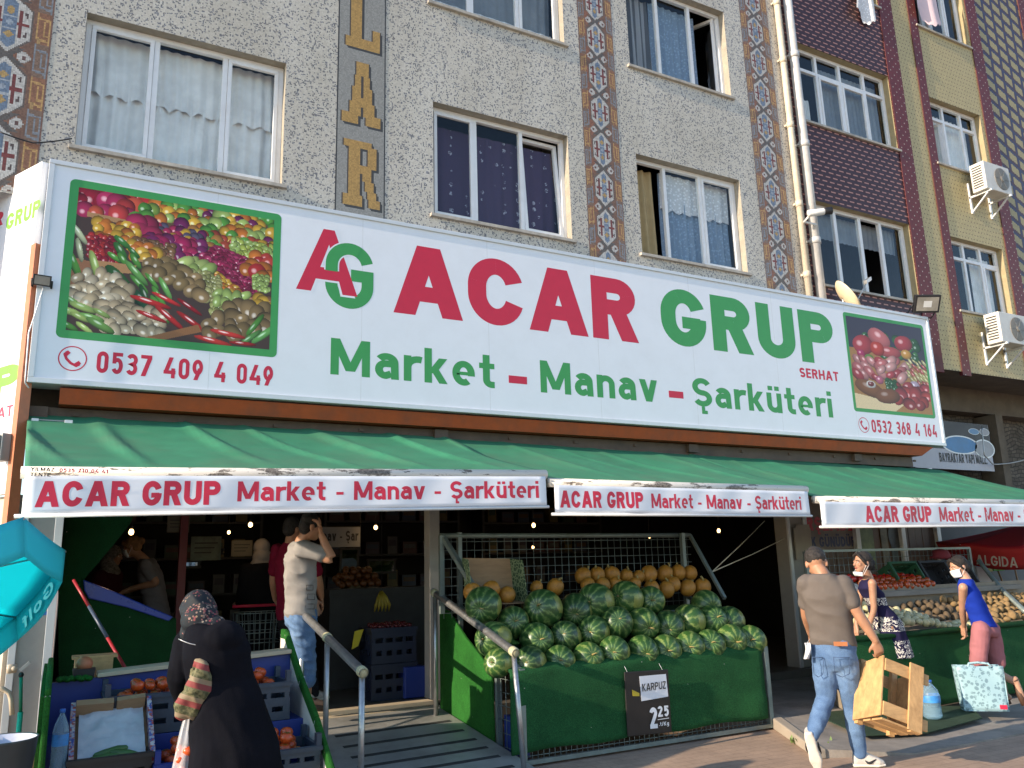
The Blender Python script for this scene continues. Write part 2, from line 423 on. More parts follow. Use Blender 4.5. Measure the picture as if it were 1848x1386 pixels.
# ---------------------------------------------------------------- printed pictures
class Print:
    def __init__(s, w, h, bg): s.w, s.h = w, h; s.im = np.tile(np.array(bg, float), (h, w, 1)); s.Y, s.X = np.mgrid[0:h, 0:w]; s.X = (s.X+.5)/w; s.Y = (s.Y+.5)/h; s.asp = w/h
    def blob(s, cx, cy, rx, ry, col, rot=0, hl=.5, k=2.2, edge=.35):
        col = np.array(col); c, sn = math.cos(rot), math.sin(rot)
        R_ = max(rx, ry)*1.02
        i0, i1 = int(max(0, (cx-R_)*s.w)), int(min(s.w, (cx+R_)*s.w+2)); j0, j1 = int(max(0, (cy-R_*s.asp)*s.h)), int(min(s.h, (cy+R_*s.asp)*s.h+2))
        if i1 <= i0 or j1 <= j0: return
        dx = s.X[j0:j1, i0:i1]-cx; dy = (s.Y[j0:j1, i0:i1]-cy)/s.asp
        a = (dx*c+dy*sn)/rx; b = (-dx*sn+dy*c)/ry; d = np.abs(a)**k+np.abs(b)**k
        sh = np.clip(1.12-edge-edge*.9*(a*.35-b*.55)-d*edge, .12, 1.15)
        o = col*sh[..., None]+hl*np.clip(1-((a+.25)**2+(b-.3)**2)*9, 0, 1)[..., None]
        msk = d < 1; s.im[j0:j1, i0:i1][msk] = np.clip(o, 0, 1)[msk]
    def poly_fill(s, pts, col, nz=.15):
        ins = np.zeros(s.X.shape, bool); n = len(pts)
        for i in range(n):
            x0, y0 = pts[i]; x1, y1 = pts[(i+1) % n]
            with np.errstate(all='ignore'):
                c = ((y0 > s.Y) != (y1 > s.Y)) & (s.X < (x1-x0)*(s.Y-y0)/((y1-y0)+1e-9)+x0)
            ins ^= c
        s.im[ins] = (np.array(col)*(1+nz*(RS.rand(int(ins.sum()), 1)-.5)))
    def heap(s, pts, n, r, cols, asp=1., rot=None, jr=.25, hl=.4, edge=.4):
        """scatter n fruits inside polygon pts, back ones first"""
        pts = np.array(pts); lo, hi = pts.min(0), pts.max(0); got = []
        t = 0
        while len(got) < n and t < n*40:
            t += 1; q = lo+RS.rand(2)*(hi-lo); c = False
            for i in range(len(pts)):
                x0, y0 = pts[i]; x1, y1 = pts[(i+1) % len(pts)]
                if (y0 > q[1]) != (y1 > q[1]) and q[0] < (x1-x0)*(q[1]-y0)/(y1-y0+1e-9)+x0: c = not c
            if c and all((q[0]-g[0])**2+((q[1]-g[1])/s.asp)**2 > (r*.85)**2 for g in got[-60:]): got.append(q)
        for q in sorted(got, key=lambda g: -g[1]):
            rr = r*(1+jr*(RS.rand()-.5)*2); c = np.array(cols[RS.randint(len(cols))])*(.8+.4*RS.rand())
            a = RS.rand()*3.14 if rot is None else rot+(RS.rand()-.5)*.5
            s.blob(q[0], q[1], rr, rr*asp, np.clip(c, 0, 1), a, hl, 2.2, edge)
# ================================================================ THE TWO APARTMENT HOUSES
WY = 8.7                                   # facade plane
def mosaic_wall_mat():
    m, nt, p = newmat('speckled_mosaic', .45, 0, .4); T = .0140
    x, z = tile_coords(nt, T)
    def wn(sx, sz, off):
        cb = N(nt, 'ShaderNodeCombineXYZ')
        nt.links.new(math_(nt, 'FLOOR', math_(nt, 'MULTIPLY_ADD', x, sx, off)), cb.inputs[0]); nt.links.new(math_(nt, 'FLOOR', math_(nt, 'MULTIPLY_ADD', z, sz, off*.37)), cb.inputs[2])
        cb.inputs[1].default_value = off*3.1
        n = N(nt, 'ShaderNodeTexWhiteNoise', noise_dimensions='3D'); nt.links.new(cb.outputs[0], n.inputs['Vector']); return n.outputs['Value']
    a = math_(nt, 'LESS_THAN', wn(1, 1, .0), .115); b = math_(nt, 'LESS_THAN', wn(.5, 1, 1.3), .045); c = math_(nt, 'LESS_THAN', wn(1, .5, 2.7), .045)
    d = math_(nt, 'MAXIMUM', a, math_(nt, 'MAXIMUM', b, c))
    base = ramp(nt, wn(1, 1, 5.5), [(0, (.53, .495, .43)), (.55, (.60, .565, .50)), (1, (.66, .63, .565))])
    dark = ramp(nt, wn(1, 1, 9.5), [(0, (.13, .13, .14)), (.5, (.19, .195, .22)), (.8, (.27, .285, .32)), (1, (.24, .21, .17))])
    cc = mix(nt, d, base, dark)
    st = tnoise(nt, .8, 7, .7, sc=(1, 1, .35))
    f = ramp(nt, st, [(.35, (.86, .84, .80)), (.62, (1.06, 1.06, 1.06))])
    cc = mix(nt, 1., cc, f, 'MULTIPLY')
    cc = grout_mix(nt, cc, T, .42)
    setc(nt, p, cc); return m
M_MOSAIC = mosaic_wall_mat()
M_TILES = vcmat('glazed_tiles', .4, .4, .38, .0155)
M_TILES2 = vcmat('facade_tiles', .5, .35, .25, .022)
M_PVC = mk('white_window_plastic', (.80, .81, .82), .35, var=.03, dirt=(.45, .42, .38), dirt_amt=.25)
M_SILL = mk('stone_sill', (.46, .42, .36), .6, var=.2, scale=14, dirt=(.18, .16, .14), dirt_amt=.5)
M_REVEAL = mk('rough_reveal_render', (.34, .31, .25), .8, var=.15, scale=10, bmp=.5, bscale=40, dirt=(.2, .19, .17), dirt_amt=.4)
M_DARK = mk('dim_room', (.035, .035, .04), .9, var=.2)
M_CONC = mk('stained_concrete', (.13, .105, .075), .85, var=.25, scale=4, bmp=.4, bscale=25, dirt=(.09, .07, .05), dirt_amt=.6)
def glass_mat(name, tint=(.96, .98, .98), refl=.75, transp=1.0):
    m = bpy.data.materials.new(name); m.use_nodes = True; nt = m.node_tree; nt.nodes.clear()
    o = N(nt, 'ShaderNodeOutputMaterial'); g = N(nt, 'ShaderNodeBsdfGlossy'); t = N(nt, 'ShaderNodeBsdfTransparent'); mx = N(nt, 'ShaderNodeMixShader')
    g.inputs['Roughness'].default_value = .015; g.inputs['Color'].default_value = (1, 1, 1, 1)
    t.inputs['Color'].default_value = (*[c*transp for c in tint], 1)
    fr = N(nt, 'ShaderNodeFresnel'); fr.inputs['IOR'].default_value = 1.55
    # gentle waviness so that reflections are not perfectly straight
    bn = bump(nt, tnoise(nt, 1.6, 2), .06, .05); nt.links.new(bn, g.inputs['Normal'])
    k = math_(nt, 'MINIMUM', math_(nt, 'MULTIPLY_ADD', fr.outputs[0], refl*.85, .01), .8)
    gm = N(nt, 'ShaderNodeNewGeometry'); k = math_(nt, 'MULTIPLY', k, math_(nt, 'SUBTRACT', 1., gm.outputs['Backfacing'])); nt.links.new(k, mx.inputs[0]); nt.links.new(t.outputs[0], mx.inputs[1]); nt.links.new(g.outputs[0], mx.inputs[2]); nt.links.new(mx.outputs[0], o.inputs[0])
    return m
M_GLASS = glass_mat('window_glass')
def curtain_mat(name, c, kind):
    m, nt, p = newmat(name, .85, 0, .1)
    if kind == 'plain': setc(nt, p, ramp(nt, tnoise(nt, 5, 4), [(.3, tuple(q*.8 for q in c)), (.7, c)]))
    elif kind == 'lace':      # pale net with scalloped darker holes
        v = N(nt, 'ShaderNodeTexVoronoi', feature='F1'); v.inputs['Scale'].default_value = 22
        tc = N(nt, 'ShaderNodeTexCoord'); nt.links.new(tc.outputs['Object'], v.inputs['Vector'])
        f = ramp(nt, v.outputs['Distance'], [(.25, 1.), (.45, .74)])
        setc(nt, p, mix(nt, 1., c, f, 'MULTIPLY'))
    elif kind == 'leaf':      # plum net with a pale sprig print
        tc = N(nt, 'ShaderNodeTexCoord')
        v = N(nt, 'ShaderNodeTexVoronoi', feature='F1'); v.inputs['Scale'].default_value = 9; v.inputs['Randomness'].default_value = .35
        nt.links.new(tc.outputs['Object'], v.inputs['Vector'])
        n = tnoise(nt, 45, 3, .7)
        f = math_(nt, 'MULTIPLY', math_(nt, 'LESS_THAN', v.outputs['Distance'], .33), math_(nt, 'GREATER_THAN', n, .52))
        setc(nt, p, mix(nt, math_(nt, 'MULTIPLY', f, .7), c, (.55, .56, .66)))
    elif kind == 'stripe':
        tc = N(nt, 'ShaderNodeTexCoord'); s = N(nt, 'ShaderNodeSeparateXYZ'); nt.links.new(tc.outputs['Object'], s.inputs[0])
        f = math_(nt, 'GREATER_THAN', math_(nt, 'FRACT', math_(nt, 'MULTIPLY', s.outputs[0], 9.)), .5)
        setc(nt, p, mix(nt, f, c, tuple(q*.35 for q in c)))
    return m
M_CUR = {'white': curtain_mat('white_net', (.90, .89, .88), 'plain'), 'lace': curtain_mat('blue_lace', (.30, .40, .54), 'lace'), 'leaf': curtain_mat('sprigged_net', (.075, .050, .10), 'leaf'),
         'stripe': curtain_mat('striped_drape', (.36, .36, .38), 'stripe'), 'beige': curtain_mat('beige_drape', (.52, .40, .22), 'plain'), 'grey': curtain_mat('grey_net', (.26, .29, .33), 'plain'),
         'whitelace': curtain_mat('white_lace', (.84, .85, .88), 'lace')}

def wall_with_holes(mb, x0, x1, z0, z1, holes, y=WY):
    xs = sorted({x0, x1, *[h[k] for h in holes for k in (0, 1)]}); zs = sorted({z0, z1, *[h[k] for h in holes for k in (2, 3)]})
    for a, b in zip(xs, xs[1:]):
        for c, d in zip(zs, zs[1:]):
            mx, mz = (a+b)/2, (c+d)/2
            if mx < x0 or mx > x1 or mz < z0 or mz > z1: continue
            if any(h[0] < mx < h[1] and h[2] < mz < h[3] for h in holes): continue
            mb.quad((a, y, c), (b, y, c), (b, y, d), (a, y, d))
def curtain(name, x0, x1, z0, z1, y, mat, parent, amp=.018, per=.11, scallop=None, seed=0, swag=0.):
    n = max(8, int((x1-x0)/.012)); xs = np.linspace(x0, x1, n); rows = 12; P = np.zeros((rows+1, n, 3))
    for i in range(rows+1):
        t = i/rows; zb = z0
        ph = seed+xs*2*math.pi/per+.9*np.sin(xs*7+seed)
        b = z0+(np.abs(np.sin(xs*math.pi/scallop))*.05 if scallop else 0)
        P[i, :, 0] = xs+.01*np.sin(seed+t*3)+swag*(1-t)*(xs-x0)/(x1-x0)
        P[i, :, 1] = y+amp*np.sin(ph)*(1.15-.5*t); P[i, :, 2] = b+(z1-b)*t
    mb = MB(); mb.grid(P); return mb.build(name, mat, parent)
def window(parent, x0, x1, z0, z1, mulls, dress, sashes=(), transoms=None, frame=.055, tilt=None, open_in=None, missing=(), label=None, sill=.05, ybase=None, pane_mat=None):
    """frame + mullions; sashes = light numbers with their own thicker sash; dress = curtain list"""
    y = WY+.12; mb = MB(); D = .06
    mb.box(x0, x1, y, y+D, z0, z0+frame); mb.box(x0, x1, y, y+D, z1-frame, z1)
    mb.box(x0, x0+frame, y, y+D, z0+frame, z1-frame); mb.box(x1-frame, x1, y, y+D, z0+frame, z1-frame)
    for m_ in mulls: mb.box(m_-frame*.5, m_+frame*.5, y, y+D, z0+frame, z1-frame)
    if transoms:
        ed = [x0+frame]+[q for m_ in mulls for q in (m_-frame*.5, m_+frame*.5)]+[x1-frame]
        for k in range(0, len(ed), 2): mb.box(ed[k], ed[k+1], y+.001, y+D-.001, transoms-frame*.5, transoms+frame*.5)
    o = mb.build('window', M_PVC, parent, bevel=.004)
    if label: o['label'] = label
    s = MB(); s.box(x0-.05, x1+.05, WY-.045, y, z0-.045, z0-.004); s.build('sill', M_SILL, o, bevel=.004)
    e = [x0+frame]+[q for m_ in mulls for q in (m_-frame*.5, m_+frame*.5)]+[x1-frame]
    zt = (transoms-frame*.5) if transoms else z1-frame
    for k in range(len(e)//2):
        a, b = e[2*k], e[2*k+1]
        c, d = z0+frame, zt
        if k in missing: continue
        if k == tilt or k == open_in:
            sb = MB(); f = .05; g = .004
            sb.box(a+g, b-g, y-.012, y+D*.7, c+g, c+f); sb.box(a+g, b-g, y-.012, y+D*.7, d-f, d-g); sb.box(a+g, a+f, y-.012, y+D*.7, c+f, d-f); sb.box(b-f, b-g, y-.012, y+D*.7, c+f, d-f)
            gl = MB(); gl.box(a+f, b-f, y+.012, y+.018, c+f, d-f)
            for mbx, nm, mt in ((sb, 'sash', M_PVC), (gl, 'pane', M_GLASS)):
                if k == tilt: rot = Matrix.Translation((0, y, c)) @ Matrix.Rotation(R(-4.5), 4, 'X') @ Matrix.Translation((0, -y, -c))
                else: rot = Matrix.Translation((b, y+.05, 0)) @ Matrix.Rotation(R(-62), 4, 'Z') @ Matrix.Translation((-b, -y-.05, 0))
                mbx.v = [tuple(rot @ Vector(q)) for q in mbx.v]
                mbx.build(nm, mt, o)
            if transoms:
                gl = MB(); gl.box(a, b, y+.02, y+.026, transoms+frame*.5, z1-frame); gl.build('pane', M_GLASS, o)
            continue
        if k in sashes:
            sb = MB(); f = .045; g = .003
            sb.box(a+g, b-g, y-.012, y+.03, c+g, c+f); sb.box(a+g, b-g, y-.012, y+.03, d-f, d-g); sb.box(a+g, a+f, y-.012, y+.03, c+f, d-f); sb.box(b-f, b-g, y-.012, y+.03, c+f, d-f)
            sb.build('sash', M_PVC, o, bevel=.003)
            gl = MB(); gl.box(a+f-.001, b-f+.001, y+.012, y+.018, c+f-.001, d-f+.001); gl.build('pane', M_GLASS, o)
        else:
            gl = MB(); gl.box(a-.001, b+.001, y+.02, y+.026, c-.001, d+.001); gl.build('pane', M_GLASS, o)
        if transoms:
            gl = MB(); gl.box(a-.001, b+.001, y+.02, y+.026, transoms+frame*.5-.001, z1-frame+.001); gl.build('pane', M_GLASS, o)
    for i, c in enumerate(dress):
        a, b, c0, c1, mt, kw = c
        curtain('curtain', a, b, c0, c1, y+.19-.03*i, M_CUR[mt], o, seed=x0*3+i*1.7, **kw)
    return o
def reveal(mb, x0, x1, z0, z1, d=.18):
    y0, y1 = WY, WY+d
    mb.quad((x0, y0, z0), (x0, y0, z1), (x0, y1, z1), (x0, y1, z0)); mb.quad((x1, y0, z0), (x1, y1, z0), (x1, y1, z1), (x1, y0, z1))
    mb.quad((x0, y0, z1), (x1, y0, z1), (x1, y1, z1), (x0, y1, z1)); mb.quad((x0, y0, z0), (x0, y1, z0), (x1, y1, z0), (x1, y0, z0))

# ---------------------------------------------------------------- house with the speckled mosaic front
hA = thing('apartment_building', 'apartment house with grey speckled mosaic front, carpet pattern bands and big tiled letters', 'building', (4.5, WY, 0))
SL, LI = [5.87, 8.83], [7.40, 10.38]
wins1 = [(-.20, 1.86, SL[0], LI[0]), (3.70, 5.70, SL[0], LI[0]), (3.68, 5.72, SL[1], LI[1]), (6.86, 8.84, SL[1], LI[1]), (6.86, 8.84, SL[0], LI[0]), (-.20, 1.86, SL[1], LI[1])]
mb = MB(); XL = -1.25
# facade above the ground-floor sign; the corner part over the return sign ends lower
wall_with_holes(mb, XL, 10.22, 5.25, 12.6, wins1)
mb.mat(1)
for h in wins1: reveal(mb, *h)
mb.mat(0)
mb.quad((XL, WY, 4.6), (XL, WY, 12.6), (XL-1.2, WY+2.1, 12.6), (XL-1.2, WY+2.1, 4.6))     # chamfered side of the house
mb.quad((XL, WY, 12.6), (10.22, WY, 12.6), (10.22, 16, 12.6), (XL, 16, 12.6))
mb.mat(2)
mb.quad((-.45, WY+.002, 3.0), (10.22, WY+.002, 3.0), (10.22, WY+.002, 5.25), (-.45, WY+.002, 5.25))
mb.build('wall', [M_MOSAIC, M_REVEAL, M_CONC], hA)
mb = MB()
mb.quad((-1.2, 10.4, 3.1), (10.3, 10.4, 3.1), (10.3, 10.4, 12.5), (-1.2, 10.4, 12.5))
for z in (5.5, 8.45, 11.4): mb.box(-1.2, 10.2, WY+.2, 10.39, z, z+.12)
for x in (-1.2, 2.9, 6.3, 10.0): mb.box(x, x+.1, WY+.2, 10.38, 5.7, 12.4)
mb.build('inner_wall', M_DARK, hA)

cur = {}
w1 = window(hA, *wins1[0], [at(277, 185, 1, WY+.12)[0], at(402, 215, 1, WY+.12)[0]], [(-.15, 1.82, SL[0]+.05, 7.36, 'white', dict(amp=.022, per=.15)), (-.13, 1.80, 6.62, 7.36, 'white', dict(amp=.016, per=.13, scallop=.22))], sashes=(0, 2))
w2 = window(hA, *wins1[1], [at(858, 310, 1, WY+.12)[0], at(942, 330, 1, WY+.12)[0]], [(3.75, 5.66, SL[0]+.03, 7.25, 'leaf', dict(amp=.012, per=.2))], sashes=(0,), tilt=2)
w3 = window(hA, *wins1[2], [at(851, 15, 1, WY+.12)[0], at(934, 42, 1, WY+.12)[0]], [(3.72, 5.68, 9.0, 10.3, 'grey', dict(amp=.01, per=.16)), (3.72, 5.68, SL[1]+.02, SL[1]+.28, 'whitelace', dict(amp=.008, per=.2, scallop=.12))], sashes=(0, 2))
w4 = window(hA, *wins1[3], [at(1187, 60, 1, WY+.12)[0], at(1246, 75, 1, WY+.12)[0]], [(6.90, 7.50, SL[1]+.03, 10.3, 'stripe', dict(amp=.03, per=.14)), (7.50, 8.42, SL[1]+.03, 10.3, 'lace', dict(amp=.02, per=.12))], open_in=2)
w5 = window(hA, *wins1[4], [at(1203, 380, 1, WY+.12)[0], at(1268, 400, 1, WY+.12)[0]], [(7.02, 7.36, SL[0]+.03, 7.34, 'beige', dict(amp=.035, per=.13)), (7.45, 8.78, SL[0]+.03, 7.34, 'lace', dict(amp=.02, per=.12)), (7.45, 8.78, 6.72, 7.34, 'whitelace', dict(amp=.015, per=.16, scallop=.2))], sashes=(2,), missing=(0,))
w6 = window(hA, *wins1[5], [.45, 1.2], [(-.15, 1.82, SL[1]+.05, 10.3, 'white', dict(amp=.012, per=.16))], sashes=(0, 2))

# carpet bands in mosaic, each cell one tessera
def carpet(nu, nv, per, seed):
    rs = np.random.RandomState(seed)
    J, I = np.meshgrid(np.arange(nu), np.arange(nv)); u = (J+.5)/nu*2-1; v = ((I+.5)/per) % 1.; vv = (I+.5)/per
    a = np.abs(u); c = np.zeros((nv, nu, 3)); rn = rs.rand(nv, nu, 1)
    c[:] = V(.19, .105, .070)
    red = (np.sin(v*2*math.pi*2+1)+np.sin(u*9) > .2); c[red] = V(.25, .11, .065)
    d = np.abs(v-.5)
    hexr = .46-.24*a/.50
    X = (d > .36) & (np.abs(a-(.5-d)*2.4) < .14) & (a < .5); c[X] = V(.115, .10, .09)
    outl = (a < .56) & (d < hexr+.035); c[outl] = V(.13, .105, .09)
    hx = (a < .50) & (d < hexr); c[hx] = V(.50, .48, .45)
    inn = (a < .42) & (d < hexr-.06)
    # small dark hooks and dots in the white field
    c[inn & (a > .33) & (((np.abs(d-.17) < .018)) | ((a > .385) & (d > .11) & (d < .19)))] = V(.10, .07, .065)
    bars = (np.abs(a-.26) < .05) & (d < .22); c[bars & hx] = V(.17, .045, .04)
    hb = (d < .028) & (a < .44) & (a > .12); c[hb & hx] = V(.19, .045, .04)
    col = (a < .15) & (d < hexr-.07); c[col] = V(.15, .20, .28)
    dm = (a/.12+np.abs(d-.19)/.07 < 1); c[dm & col] = V(.42, .28, .11)
    c[col & (a/.10+d/.05 < 1)] = V(.30, .34, .40); c[col & (np.abs(d-.10) < .012)] = V(.35, .38, .42)
    # paired white lozenges between the hexagons
    dv = np.minimum(v, 1-v); lz = ((np.abs(a-.40)/.17)**1.4+(np.abs(dv-.005)/.085)**1.4 < 1); c[lz] = V(.50, .48, .45)
    c[(np.abs(a-.42) < .05) & (np.abs(dv-.01) < .022)] = V(.13, .07, .06)
    # running hooks along both edges
    for sgn in (-1, 1):
        s = (u*sgn > .62); e = (u*sgn-.62)/.38; q = (vv*2+(0 if sgn < 0 else .5)) % 2; odd = q >= 1; qq = q % 1
        bgc = np.where(odd[..., None], V(.26, .125, .07), V(.21, .135, .095)); c[s] = bgc[s]
        fg = np.where(odd[..., None], V(.46, .28, .11), V(.22, .235, .26)); fg2 = V(.36, .23, .10)
        o_ = s & (((e < .16) & (qq > .20)) | ((np.abs(e-.84) < .08) & (qq < .80)) | (np.abs(qq-.10-.10*(1-e)) < .035) | ((np.abs(e-.5) < .10) & (qq > .30) & (qq < .74)) | ((np.abs(qq-.84+.06*e) < .035) & (e < .9)) | ((np.abs(qq-.30) < .03) & (e > .45) & (e < .85)))
        c[o_] = fg[o_]
        ed = s & ((np.abs(e-.22) < .09)); c[ed & odd & (qq < .2)] = fg2
    c[a > .965] = V(.20, .11, .08)
    c *= (.78+.44*rn); return c
T = .0155
def band(x0, x1, z0, z1, per, seed):
    nu = int(round((x1-x0)/T)); nv = int(round((z1-z0)/T)); x0 = math.floor(x0/T)*T; z0 = math.floor(z0/T)*T
    return link('carpet_band', tile_mesh('carpet_band', V(x0, WY-.003, z0)-V(*OFF[hA.name]), (1, 0, 0), (0, 0, 1), nu, nv, T, T, carpet(nu, nv, per/T, seed)), M_TILES, hA)
band(5.975, 6.585, 5.27, 12.4, .585, 1); band(9.215, 9.85, 5.27, 12.4, .585, 2); band(-1.24, -.50, 5.27, 12.4, .72, 3)

# lettered column: slab letters laid in ochre tesserae with a dark drop shadow
def slab_letter(ch):
    g = np.zeros((26, 17), bool)           # [row from bottom, column]
    def r(x0, x1, y0, y1): g[y0:y1, x0:x1] = True
    if ch == 'L': r(3, 8, 0, 26); r(1, 10, 23, 26); r(1, 16, 0, 4); r(13, 16, 0, 9)
    if ch == 'A':
        for y in range(26):
            k = int(round(y*4.6/26)); g[y, 2+k:7+k] = True; g[y, 10-k+0:15-k] = True
        r(6, 11, 21, 26); r(5, 12, 7, 11); r(0, 7, 0, 4); r(10, 17, 0, 4); g[11:20, 8:9] = False
    if ch == 'R':
        r(3, 8, 0, 26); r(1, 13, 23, 26); r(8, 13, 13, 16); r(11, 15, 15, 24); r(1, 9, 0, 4)
        for y in range(14): g[y, 9+int((13-y)*.28):13+int((13-y)*.28)] = True
        r(12, 17, 0, 3)
    return g
nu, nv, z00 = 39, 450, 5.27
rs = np.random.RandomState(5); cc = np.tile(V(.30, .295, .275), (nv, nu, 1))*(.85+.3*rs.rand(nv, nu, 1))
cc[:, :1] = V(.05, .05, .05); cc[:, -1:] = V(.05, .05, .05)
zl = {'R': 5.60, 'A': 6.60, 'L': 7.62}
zb = 5.60; k_ = 0
for ch, zz in (('R', at(650, 372, 1, WY)[2]), ('A', at(650, 224, 1, WY)[2]), ('L', at(652, 88, 1, WY)[2])):
    g = slab_letter(ch); sc_ = 1.38; H = int(26*2.09); W = int(17*1.86)
    iz = int((zz-z00)/T); ix = 4
    gi = np.zeros((H, W), bool)
    for y in range(H):
        for x in range(W): gi[y, x] = g[min(25, int(y*26/H)), min(16, int(x*17/W))]
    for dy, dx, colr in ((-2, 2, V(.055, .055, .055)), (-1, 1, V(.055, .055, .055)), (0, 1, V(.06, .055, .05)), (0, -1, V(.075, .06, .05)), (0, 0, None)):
        for y in range(H):
            for x in range(W):
                yy, xx = iz+y+dy, ix+x+dx
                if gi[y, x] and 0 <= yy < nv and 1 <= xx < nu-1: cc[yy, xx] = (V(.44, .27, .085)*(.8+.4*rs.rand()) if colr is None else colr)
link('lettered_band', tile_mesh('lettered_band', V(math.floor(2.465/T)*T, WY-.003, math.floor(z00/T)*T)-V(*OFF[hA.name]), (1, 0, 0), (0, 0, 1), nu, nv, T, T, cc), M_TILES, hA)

# ---------------------------------------------------------------- house with the plum and yellow tiles
hB = thing('apartment_building', 'apartment house tiled in plum and yellow with dotted maroon pilasters, overhanging its dim ground floor', 'building', (14, WY, 0))
T2 = .022; PLUM = V(.060, .018, .024); YEL = V(.47, .385, .19); MAR = V(.125, .014, .016)
def c_brick(J, I, rs):
    c = np.tile(PLUM, (*J.shape, 1))*(.8+.4*rs.rand(*J.shape, 1)); nav = ((I % 4) == 0); c[nav] *= V(.7, .9, 1.3)
    row = I//4; d = ((I % 4) == 2) & (((J+row*4) % 8) < 5); c[d] = V(.50, .24, .20); return c
def c_yel(J, I, rs):
    c = np.tile(YEL, (*J.shape, 1))*(.88+.24*rs.rand(*J.shape, 1)); row = I//4; d = ((I % 4) == 0) & ((J+row*2) % 4 == 0); c[d] = V(.11, .07, .03); return c
def c_post(J, I, rs):
    c = np.tile(MAR, (*J.shape, 1))*(.8+.4*rs.rand(*J.shape, 1)); d = ((I % 4) == 0) & ((J+(I//4 % 2)*4) % 8 == 3); c[d] = V(.50, .42, .34); return c
def c_chev(J, I, rs):
    c = np.tile(V(.075, .03, .045), (*J.shape, 1))*(.85+.3*rs.rand(*J.shape, 1))
    jj = J % 15; col = J//15; ii = (I+col*6.5+jj*.42) % 13
    c[(ii > 7.8) & (ii < 10.5)] = V(.035, .045, .10)
    c[(jj < 2) & (ii < 7.6)] = V(.035, .045, .10)
    dm = (ii < 7.6) & (jj >= 2.5) & (jj < 13.5); c[dm] = V(.36, .30, .145)*(.9+.2*rs.rand(int(dm.sum()), 1)); return c
def tilepart(name, x0, x1, z0, z1, fn, holes=(), y=WY, seed=0):
    x0q = math.floor(x0/T2)*T2; nu = int(math.ceil((x1-x0q)/T2)); z0q = math.floor(z0/T2)*T2; nv = int(math.ceil((z1-z0q)/T2))
    J, I = np.meshgrid(np.arange(nu), np.arange(nv)); c = fn(J, I, np.random.RandomState(seed+11))
    xx = x0q+(J+.5)*T2; zz = z0q+(I+.5)*T2; mk_ = np.ones(J.shape, bool)
    for h in holes: mk_ &= ~((xx > h[0]) & (xx < h[1]) & (zz > h[2]) & (zz < h[3]))
    return link(name, tile_mesh(name, V(x0q, y, z0q)-V(*OFF[hB.name]), (1, 0, 0), (0, 0, 1), nu, nv, T2, T2, c, mk_), M_TILES2, hB)
M_TILES2.node_tree.nodes  # grout grid shares the tile pitch
ZB = 4.78; ZT = 14.6
rw = [(10.42, 12.84, 5.93, 7.40), (10.42, 12.84, 8.84, 10.33), (10.42, 12.84, 11.80, 13.3)]
yw = [(13.96, 15.58, 5.94, 7.37), (13.96, 15.58, 8.84, 10.24), (13.96, 15.62, 11.78, 13.2)]
tilepart('plum_tile_panel', 10.22, 12.87, 5.3, ZT, c_brick, rw)
tilepart('yellow_tile_panel', 13.2, 13.76, ZB, ZT, c_yel); tilepart('yellow_tile_panel', 13.94, 15.74, ZB, ZT, c_yel, yw)
tilepart('chevron_tile_panel', 16.0, 17.75, ZB, ZT, c_chev); tilepart('yellow_tile_panel', 18.0, 20.4, ZB, ZT, c_yel, [(18.15, 19.9, 8.84, 10.3), (18.15, 19.9, 11.8, 13.3)])
for i, (a, b) in enumerate(((12.86, 13.21), (13.74, 13.95), (15.70, 16.02), (17.74, 18.0))):
    p = tilepart('maroon_pilaster', a, b, ZB-.07 if i else 5.2, ZT, c_post, y=WY-.02, seed=i)
    mb = MB(); mb.box(a, b+.01, WY-.018, WY+.05, ZB-.07, ZT); s = mb.build('pilaster_core', mk('maroon_core%d' % i, tuple(MAR*.8), .6), hB)
mb = MB()
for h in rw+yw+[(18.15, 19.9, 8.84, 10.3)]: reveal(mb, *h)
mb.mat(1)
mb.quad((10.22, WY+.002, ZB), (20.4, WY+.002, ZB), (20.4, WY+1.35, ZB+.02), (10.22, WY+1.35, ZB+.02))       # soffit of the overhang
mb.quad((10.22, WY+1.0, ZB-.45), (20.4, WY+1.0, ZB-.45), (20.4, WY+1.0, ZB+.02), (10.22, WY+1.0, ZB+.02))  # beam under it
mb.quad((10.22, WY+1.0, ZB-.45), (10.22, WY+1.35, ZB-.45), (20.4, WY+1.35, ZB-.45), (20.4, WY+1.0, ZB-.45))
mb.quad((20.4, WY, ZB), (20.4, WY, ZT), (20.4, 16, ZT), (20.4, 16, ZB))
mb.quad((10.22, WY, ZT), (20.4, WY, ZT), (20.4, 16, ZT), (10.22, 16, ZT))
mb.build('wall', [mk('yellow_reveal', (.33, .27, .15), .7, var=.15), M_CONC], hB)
mb = MB(); mb.quad((10.3, 10.4, 4.9), (20.3, 10.4, 4.9), (20.3, 10.4, 14.5), (10.3, 10.4, 14.5))
for z in (5.5, 8.45, 11.4): mb.box(10.3, 20.3, WY+.2, 10.39, z, z+.12)
for x in (10.25, 13.3, 15.9, 18.05): mb.box(x, x+.1, WY+.21, 10.38, 4.9, 14.4)
mb.build('inner_wall', M_DARK, hB)
RX = lambda px, py: at(px, py, 1, WY+.12)[0]
window(hB, *rw[1], [RX(1478, 170), RX(1521, 185), RX(1565, 200)], [(10.5, 11.0, 9.0, 9.5, 'white', {}), (11.3, 12.8, 8.95, 10.2, 'grey', dict(amp=.01))], sashes=(1, 2), transoms=9.93, frame=.06)
window(hB, *rw[0], [RX(1513, 450), RX(1558, 460), RX(1596, 470)], [(10.5, 12.8, 6.9, 7.35, 'grey', dict(amp=.01))], missing=(2,), frame=.07)
window(hB, *rw[2], [11.3, 12.0], [(10.5, 12.8, 11.9, 13.2, 'grey', {})], frame=.07)
